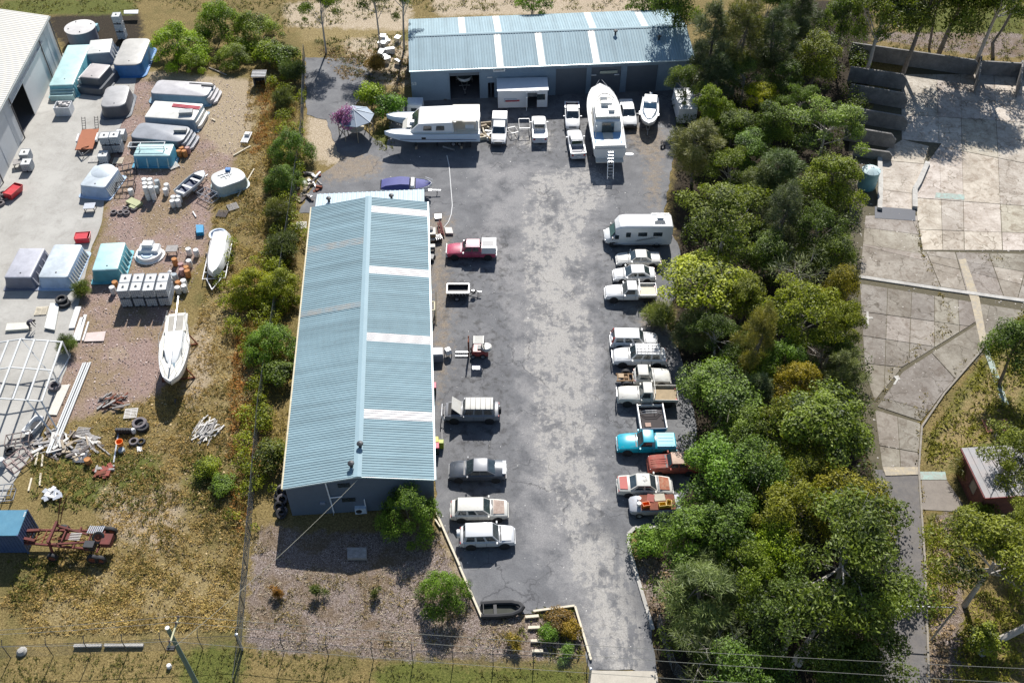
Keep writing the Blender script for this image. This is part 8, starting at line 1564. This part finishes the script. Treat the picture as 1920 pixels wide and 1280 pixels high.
SHRUBS = [
 ('yellow-green bush at the fence corner under the top left trees', (350, 100), 3.0, 2.4, 'bush', (1.7, 1.75, .5), 0),
 ('olive bush between the top left trees and the fence', (435, 92), 2.8, 2.6, 'bush', (1.3, 1.3, .6), 1),
 ('dull green shrub by the fence near the timber shelter', (530, 95), 3.5, 2.0, 'shrub', (.9, 1.0, .7), 2),
 ('tall shrub on the fence left of the grey parking bay', (548, 120), 3.5, 1.6, 'feather', (.8, .95, .7), 0),
 ('yellow-green shrub left of the tall fence shrub', (500, 90), 3.2, 2.0, 'shrub', (1.5, 1.5, .5), 0),
 ('feathery shrub on the fence above the big green bush', (528, 175), 2.8, 1.4, 'feather', (1.0, 1.0, .7), 1),
 ('big green bush spreading over the yard fence', (540, 262), 4.4, 2.7, 'bush', (.8, 1.05, .75), 1),
 ('green bush hanging low on the yard fence beside the round pool', (530, 320), 3.4, 2.2, 'bush', (.8, 1.0, .75), 2),
 ('shrub at the fence beside the scrap heap', (523, 385), 2.8, 1.6, 'feather', (1.1, 1.0, .7), 0),
 ('grey-green shrub left of the long shed near its white pallet', (528, 450), 3.0, 1.8, 'feather', (.9, .95, .75), 1),
 ('bright yellow-green bush beside the boat trailer', (465, 520), 3.8, 2.4, 'bush', (2.1, 1.7, .4), 0),
 ('yellow-green bush right of the boat trailer bush', (515, 522), 3.8, 2.4, 'bush', (1.6, 1.4, .5), 2),
 ('green bush against the middle of the long shed', (502, 632), 3.8, 2.8, 'bush', (.95, 1.25, .6), 1),
 ('dark shrub between the fence and the long shed', (520, 690), 2.4, 1.5, 'shrub', (.8, .9, .6), 2),
 ('dull shrub on the fence near the front of the long shed', (508, 845), 2.6, 1.5, 'shrub', (.9, .85, .55), 0),
 ('round bush left of the gazebo path, the left of two', (694, 168), 3.4, 1.7, 'shrub', (1.5, 1.6, .5), 1),
 ('round bush beside the catamaran bow, the right of two', (733, 190), 3.4, 1.9, 'shrub', (.9, 1.35, .6), 0),
 ('purple bougainvillea climbing over the gazebo roof', (648, 214), 4.2, 1.5, 'shrub', (2.3, .7, 13.0), 2),
 ('brown dead shrub left of the two round bushes', (703, 112), 2.4, 1.4, 'feather', (2.2, 1.2, .6), 0),
 ('feathery pale shrub behind the white tray ute', (1238, 580), 2.8, 1.7, 'feather', (1.5, 1.5, .9), 1),
 ('green shrub at the kerb under the driveway trees', (1215, 1010), 2.2, 1.5, 'shrub', (.9, 1.2, .7), 1),
 ('small yellow-green bush beside the heap of pale offcuts', (388, 872), 1.5, 1.1, 'shrub', (1.6, 1.5, .4), 0),
 ('small dark bush below the yellow-green bush', (415, 905), 1.3, 1.1, 'shrub', (.9, 1.1, .6), 2),
 ('tuft of weeds at the concrete edge beside the blue container pool', (150, 535), 1.8, 1.0, 'feather', (1.2, 1.3, .6), 1),
 ('weedy bush at the concrete edge beside the stacked white planks', (122, 640), 1.8, 1.0, 'feather', (1.0, 1.2, .6), 0),
 ('red-brown shrub in the garden bed at the driveway corner', (1050, 1158), 1.2, 1.1, 'shrub', (1.3, .6, .5), 0),
 ('rusty brown clipped shrub in the garden bed by the gate', (1070, 1175), 1.3, .8, 'shrub', (1.6, .85, .4), 1),
 ('straw coloured shrub in the garden bed near the sleepers', (968, 1195), 1.3, .8, 'tuft', (2.6, 1.7, .6), 2),
 ('dark green shrub in the garden bed', (1030, 1183), 1.2, .8, 'shrub', (.7, 1.0, .5), 1),
 ('spiky green plant beside the driveway gate post', (1065, 1222), .9, .8, 'tuft', (1.3, 1.8, .7), 0),
 ('orange dead shrub in the mulch nearest the side fence', (518, 1108), 1.2, .6, 'tuft', (2.6, 1.1, .4), 1),
 ('thin green shrub in the mulch left of centre', (596, 1100), 1.4, .7, 'tuft', (1.1, 1.2, .6), 0),
 ('thin shrub in the mulch near the round garden tree', (700, 1108), 1.2, .5, 'tuft', (1.0, 1.0, .6), 1),
 ('low bush at the right edge of the cut lawn', (1830, 870), 2.2, 1.8, 'feather', (1.6, 1.3, .6), 0),
 ('bush beside the brick hut wall', (1850, 965), 2.2, 1.4, 'shrub', (.9, .9, .5), 1),
 ('low green bush under the leaning pale trunk', (1850, 1195), 2.0, 1.4, 'shrub', (1.3, 1.2, .5), 2),
]
for lb, px, h, r, kd, tn, va in SHRUBS: tree('shrub', lb, px, h, r, kd, tn, va, 'shrubs and bushes', 'shrub')
# understorey of the belt: one mass, leaf tint darkened as shade between crowns
rng = np.random.default_rng(5); bl = []
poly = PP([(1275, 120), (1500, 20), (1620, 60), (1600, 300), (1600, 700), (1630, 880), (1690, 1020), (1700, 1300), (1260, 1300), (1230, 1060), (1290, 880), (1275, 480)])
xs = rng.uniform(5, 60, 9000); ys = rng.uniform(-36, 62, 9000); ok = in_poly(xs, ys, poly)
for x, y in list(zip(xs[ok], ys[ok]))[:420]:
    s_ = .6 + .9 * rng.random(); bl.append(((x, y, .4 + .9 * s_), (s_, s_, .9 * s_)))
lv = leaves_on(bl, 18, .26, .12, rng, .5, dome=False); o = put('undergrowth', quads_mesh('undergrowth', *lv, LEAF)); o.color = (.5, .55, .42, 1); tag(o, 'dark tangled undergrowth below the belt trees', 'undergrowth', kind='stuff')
# ragged scrub along the side fence: one mass
bl = []
for a, b_, n, wd in (((545, 110), (560, 330), 60, 1.6), ((540, 330), (545, 470), 40, 1.6), ((535, 470), (500, 700), 70, 1.7), ((505, 700), (480, 1000), 44, 1.2), ((470, 100), (540, 110), 26, 2.0), ((440, 470), (460, 640), 26, 1.6)):
    for k in range(n):
        q = P(*a).lerp(P(*b_), rng.random()); s_ = .35 + .6 * rng.random() ** 1.5; bl.append(((q.x + rng.normal() * wd * .6 - .6, q.y + rng.normal() * .6, .25 + .8 * s_), (s_, s_, .9 * s_)))
lv = leaves_on(bl, 34, .20, .09, rng, .5, dome=False); o = put('fence_scrub', quads_mesh('fence_scrub', *lv, LEAF)); o.color = (1.5, 1.35, .6, 1); tag(o, 'ragged yellow-green scrub along the side fence', 'scrub', kind='stuff')
# visible pale trunks
def trunk(label, px, pts, r, r1, m, name='tree_trunk'):
    b0 = P(*px); mb = MB(); mb.tube([(0, 0, -.1)] + pts, r, 8, r1); return tag(mb.build(name, m, None, True, (b0.x, b0.y, 0)), label, 'tree trunk')
trunk('pale leaning trunk standing in the mulch, bottom right corner', (1838, 1225), [(1.2, .5, 1.2), (2.6, .8, 2.4), (3.4, 1.0, 4.0), (4.4, 1.2, 6)], .32, .16, PALEBARK)
trunk('left one of the pale twin trunks at the bottom edge', (1478, 1260), [(.3, .3, 2), (.8, .5, 4.5), (1.2, .7, 7)], .26, .12, PALEBARK)
trunk('right one of the pale twin trunks at the bottom edge', (1497, 1245), [(.4, .2, 2), (1.0, .3, 4.5), (1.7, .4, 7)], .24, .12, PALEBARK)
trunk('crooked dark trunk in the grass behind the right-hand bays', (1862, 110), [(-.6, .5, 2), (.2, .8, 4), (.8, 1.0, 7)], .26, .16, BARK)
trunk('slim dark trunk in the grass behind the middle bays', (1742, 92), [(-.3, .2, 2.5), (-.6, .3, 5), (-.5, .4, 7)], .18, .12, BARK)
# ---------------------------------------------------------------- grasses: stuff
def grass(name, label, polys, dens, hgt, tint, seed, m=None, clump=.5, wd=.05):
    rng = np.random.default_rng(seed); Cs = []
    for p in polys:
        p = PP(p); x0, x1 = min(q[0] for q in p), max(q[0] for q in p); y0, y1 = min(q[1] for q in p), max(q[1] for q in p)
        n = int((x1 - x0) * (y1 - y0) * dens); xs = rng.uniform(x0, x1, n); ys = rng.uniform(y0, y1, n)
        f = np.sin(xs * .9 + 2 * np.sin(ys * .5)) * np.cos(ys * 1.1 + np.sin(xs * .7)) + .8 * np.sin(xs * 2.9 + ys * 1.7) * np.cos(ys * 3.3 - xs) * .8
        ok = in_poly(xs, ys, p) & (f + rng.normal(size=n) * .6 > -.1 + clump * .5); Cs.append(np.stack([xs[ok], ys[ok]], 1))
    c = np.concatenate(Cs); n = len(c); k = 5; c = np.repeat(c, k, 0); nn = len(c)
    s_ = np.repeat(.5 + .9 * rng.random(n), k) * hgt; dr = rng.normal(size=(nn, 3)) * .55; dr[:, 2] = .22 + .35 * rng.random(nn); dr /= np.linalg.norm(dr, axis=1)[:, None]
    base = np.stack([c[:, 0] + rng.normal(size=nn) * hgt * .35, c[:, 1] + rng.normal(size=nn) * hgt * .35, np.zeros(nn)], 1); u = dr * (s_ / 2)[:, None]
    sd = np.cross(dr, np.array([0, 0, 1.]) + .25 * rng.normal(size=(nn, 3))); sd /= np.linalg.norm(sd, axis=1)[:, None]
    tone = np.clip(np.repeat(rng.random(n), k) * .7 + .3 * rng.random(nn), 0, 1)
    o = put(name, quads_mesh(name, base + u, u, sd * wd * (.6 + .8 * rng.random(nn))[:, None], tone, m or STRAWM)); o.color = (*tint, 1); return tag(o, label, 'grass', kind='stuff')
STRAWM = leaf_mat('dry_grass', (.09, .075, .032), (.42, .35, .17), .2, .8)
GREENM = leaf_mat('green_grass', (.055, .06, .014), (.20, .19, .05), .25, .7)
grass('dry_grass', 'dry brown grass over the left field', [[(400, 480), (540, 400), (545, 470), (490, 760), (450, 1180), (60, 1190), (0, 1130), (80, 1050), (200, 960), (60, 900), (90, 800), (200, 780), (300, 740), (360, 640)], [(470, 130), (560, 110), (545, 400), (400, 470), (400, 380), (450, 300)]], 30, .26, (1.25, 1.03, .7), 21, clump=.2, wd=.028)
grass('orange_grass', 'orange-brown bracken along the fence', [[(440, 640), (490, 560), (500, 700), (480, 900), (450, 1010), (425, 900)], [(480, 150), (530, 160), (520, 260), (470, 290), (490, 220)]], 22, .4, (1.3, .72, .34), 22, clump=.1, wd=.035)
grass('golden_grass', 'golden straw lying along the front fence', [[(100, 1060), (440, 1050), (440, 1180), (60, 1190)]], 22, .28, (1.4, 1.25, .85), 23, clump=.3, wd=.03)
grass('weeds', 'green weeds round the scrap heaps', [[(60, 850), (310, 850), (310, 960), (60, 960)], [(340, 840), (460, 840), (460, 960), (340, 960)], [(20, 1050), (120, 1040), (100, 1120), (20, 1130)], [(590, 75), (760, 60), (770, 160), (660, 150)], [(700, 235), (735, 225), (740, 280), (705, 285)], [(960, 1150), (1080, 1145), (1105, 1240), (980, 1240)]], 11, .32, (.8, .85, .48), 24, GREENM, .35)
grass('field_weeds', 'olive weeds patching the dry left field', [[(330, 760), (470, 700), (480, 900), (450, 1100), (300, 1120), (20, 1150), (20, 1060), (240, 1000), (340, 900)], [(500, 300), (540, 300), (540, 420), (420, 480), (400, 420)]], 12, .34, (.85, .76, .45), 38, GREENM, .95, .035)
grass('lawn_grass', 'yellow-green unmown grass right of the lane', [[(1730, 880), (1740, 820), (1850, 660), (1930, 570), (1930, 820), (1820, 830), (1815, 880)], [(1740, 960), (1810, 960), (1830, 1070), (1750, 1200), (1740, 1150)], [(1830, 1100), (1920, 1100), (1920, 1280), (1760, 1280)]], 18, .42, (1.6, 1.55, .7), 25, GREENM, .1)
grass('verge_grass', 'short olive grass on the road verge', [[(0, 1232), (460, 1215), (700, 1240), (1105, 1258), (1105, 1320), (0, 1320)]], 16, .16, (.8, .8, .55), 26, GREENM, .1, .03)
grass('paddock_grass', 'rough grass behind the workshop and the bays', [[(1620, 95), (1620, 0), (1930, -20), (1930, 130), (1830, 128)], [(230, 0), (240, -40), (1300, -40), (1280, 15), (770, 22), (540, 60), (300, 10)], [(0, 25), (0, -40), (260, -40), (260, 22)]], 5, .35, (1.1, 1.05, .6), 27, GREENM, .35)
grass('mulch_chips', 'pale bark mulch in front of the long shed', [[(470, 1000), (560, 1062), (820, 1062), (900, 1165), (1000, 1160), (1100, 1235), (800, 1232), (455, 1212)]], 30, .12, (1.5, 1.5, 2.3), 28, None, .2, .024)
grass('leaf_litter', 'dry leaf litter beside the lane and under the trees', [[(1750, 970), (1800, 960), (1800, 1100), (1770, 1280), (1745, 1280)], [(1205, 1060), (1255, 1060), (1280, 1170), (1235, 1180)], [(590, 90), (770, 85), (770, 165), (640, 150)]], 22, .2, (1.3, 1.1, 1.3), 29, None, .2, .05)

# ---------------------------------------------------------------- loose stones: stuff
def stones(name, label, polys, dens, size, m, seed):
    rng = np.random.default_rng(seed); Cs = []
    for p in polys:
        p = PP(p); x0, x1 = min(q[0] for q in p), max(q[0] for q in p); y0, y1 = min(q[1] for q in p), max(q[1] for q in p); n = int((x1 - x0) * (y1 - y0) * dens)
        xs = rng.uniform(x0, x1, n); ys = rng.uniform(y0, y1, n); ok = in_poly(xs, ys, p); Cs.append(np.stack([xs[ok], ys[ok]], 1))
    c = np.concatenate(Cs); n = len(c); s_ = size * (.4 + 1.2 * rng.random(n) ** 2); base = np.array([(1, 0, 0), (0, 1, 0), (-1, 0, 0), (0, -1, 0), (0, 0, .8)], float)
    v = base[None] * (1 + .35 * rng.normal(size=(n, 5, 3))) * s_[:, None, None] / 2; a = rng.random(n) * 6.28; ca, sa = np.cos(a)[:, None], np.sin(a)[:, None]
    vx = v[..., 0] * ca - v[..., 1] * sa + c[:, None, 0]; vy = v[..., 0] * sa + v[..., 1] * ca + c[:, None, 1]; v = np.stack([vx, vy, v[..., 2] + .03], -1)
    f = (np.array([(0, 1, 4), (1, 2, 4), (2, 3, 4), (3, 0, 4)])[None] + 5 * np.arange(n)[:, None, None]).reshape(-1, 3)
    me = bpy.data.meshes.new(name); me.vertices.add(n * 5); me.vertices.foreach_set('co', v.astype(np.float32).ravel()); me.loops.add(len(f) * 3); me.loops.foreach_set('vertex_index', f.astype(np.int32).ravel()); me.polygons.add(len(f)); me.polygons.foreach_set('loop_start', np.arange(0, len(f) * 3, 3, dtype=np.int32)); me.update(calc_edges=True)
    at = me.attributes.new('tone', 'FLOAT', 'POINT'); at.data.foreach_set('value', np.repeat(rng.random(n), 5).astype(np.float32)); me.materials.append(m); return tag(put(name, me), label, 'stones', kind='stuff')
def stone_mat(name, lo, hi):
    m, nt, b = new_mat(name); a = nt.nodes.new('ShaderNodeAttribute'); a.attribute_name = 'tone'; nt.links.new(ramp(nt, a.outputs['Fac'], [(0, lo), (.8, hi), (1, tuple(min(1, v * 1.5) for v in hi))]), b.inputs['Base Color']); b.inputs['Roughness'].default_value = .9; return m
stones('gravel_stones', 'loose pinkish gravel stones on the pool yard', [[(215, 300), (230, 150), (420, 150), (470, 200), (440, 300), (395, 380), (390, 470), (330, 600), (360, 640), (300, 740), (190, 770), (110, 780), (140, 620), (200, 420)]], 12, .11, stone_mat('gravel_stone', (.13, .085, .075), (.50, .41, .37)), 31)
stones('field_clods', 'clods and dead leaves over the left field', [[(400, 480), (540, 400), (490, 760), (450, 1180), (60, 1190), (80, 1050), (200, 960), (90, 800), (300, 740), (360, 640)], [(470, 130), (560, 110), (545, 400), (400, 470), (450, 300)]], 9, .13, stone_mat('clod', (.05, .035, .018), (.40, .30, .16)), 32)
stones('asphalt_chips', 'pale chips scattered over the asphalt', [[(600, 330), (740, 280), (1250, 220), (1230, 560), (1160, 700), (1180, 1000), (1220, 1240), (1120, 1240), (1080, 1130), (910, 1150), (820, 960), (810, 420)]], .6, .08, stone_mat('chip', (.25, .24, .23), (.62, .60, .56)), 33)
stones('lot_rubble', 'small rubble and dirt on the broken pavement', [[(1600, 280), (1720, 300), (1990, 140), (1990, 540), (1850, 640), (1730, 790), (1720, 900), (1640, 900), (1610, 560)]], 2.2, .14, stone_mat('rubble', (.10, .085, .06), (.50, .46, .41)), 34)
grass('crack_weeds', 'dry weeds growing in the pavement cracks', [[(1716, 395), (1724, 395), (1728, 475), (1720, 475)], [(1836, 480), (1880, 482), (1880, 492), (1840, 490)], [(1722, 470), (1734, 470), (1790, 600), (1780, 604)], [(1765, 610), (1800, 612), (1690, 690), (1640, 760), (1632, 752), (1680, 680)], [(1715, 760), (1730, 740), (1850, 640), (1858, 650), (1735, 800), (1722, 880), (1714, 880)], [(1724, 900), (1732, 900), (1748, 1280), (1736, 1280)], [(1636, 740), (1720, 762), (1720, 768), (1636, 748)]], 12, .22, (.9, .85, .6), 35, None, .2)

grass('mulch_weeds', 'brown dead weeds scattered over the mulch', [[(470, 1020), (520, 1080), (800, 1080), (890, 1165), (1000, 1165), (1000, 1235), (800, 1230), (460, 1205)], [(480, 960), (520, 970), (520, 1060), (470, 1080)], [(815, 960), (850, 1030), (890, 1150), (860, 1160), (820, 1060)]], 7, .34, (.7, .62, .48), 36, None, .75, .03)

grass('tall_fence_grass', 'tall dry grass and seed heads along the side fence', [[(500, 130), (560, 110), (555, 330), (545, 470), (505, 700), (490, 800), (470, 1000), (445, 1000), (470, 800), (470, 650), (440, 560), (450, 470), (510, 380), (490, 250)], [(545, 470), (565, 440), (535, 800), (530, 900), (500, 940), (505, 700)]], 10, .75, (1.25, 1.12, .6), 41, None, .35, .03)
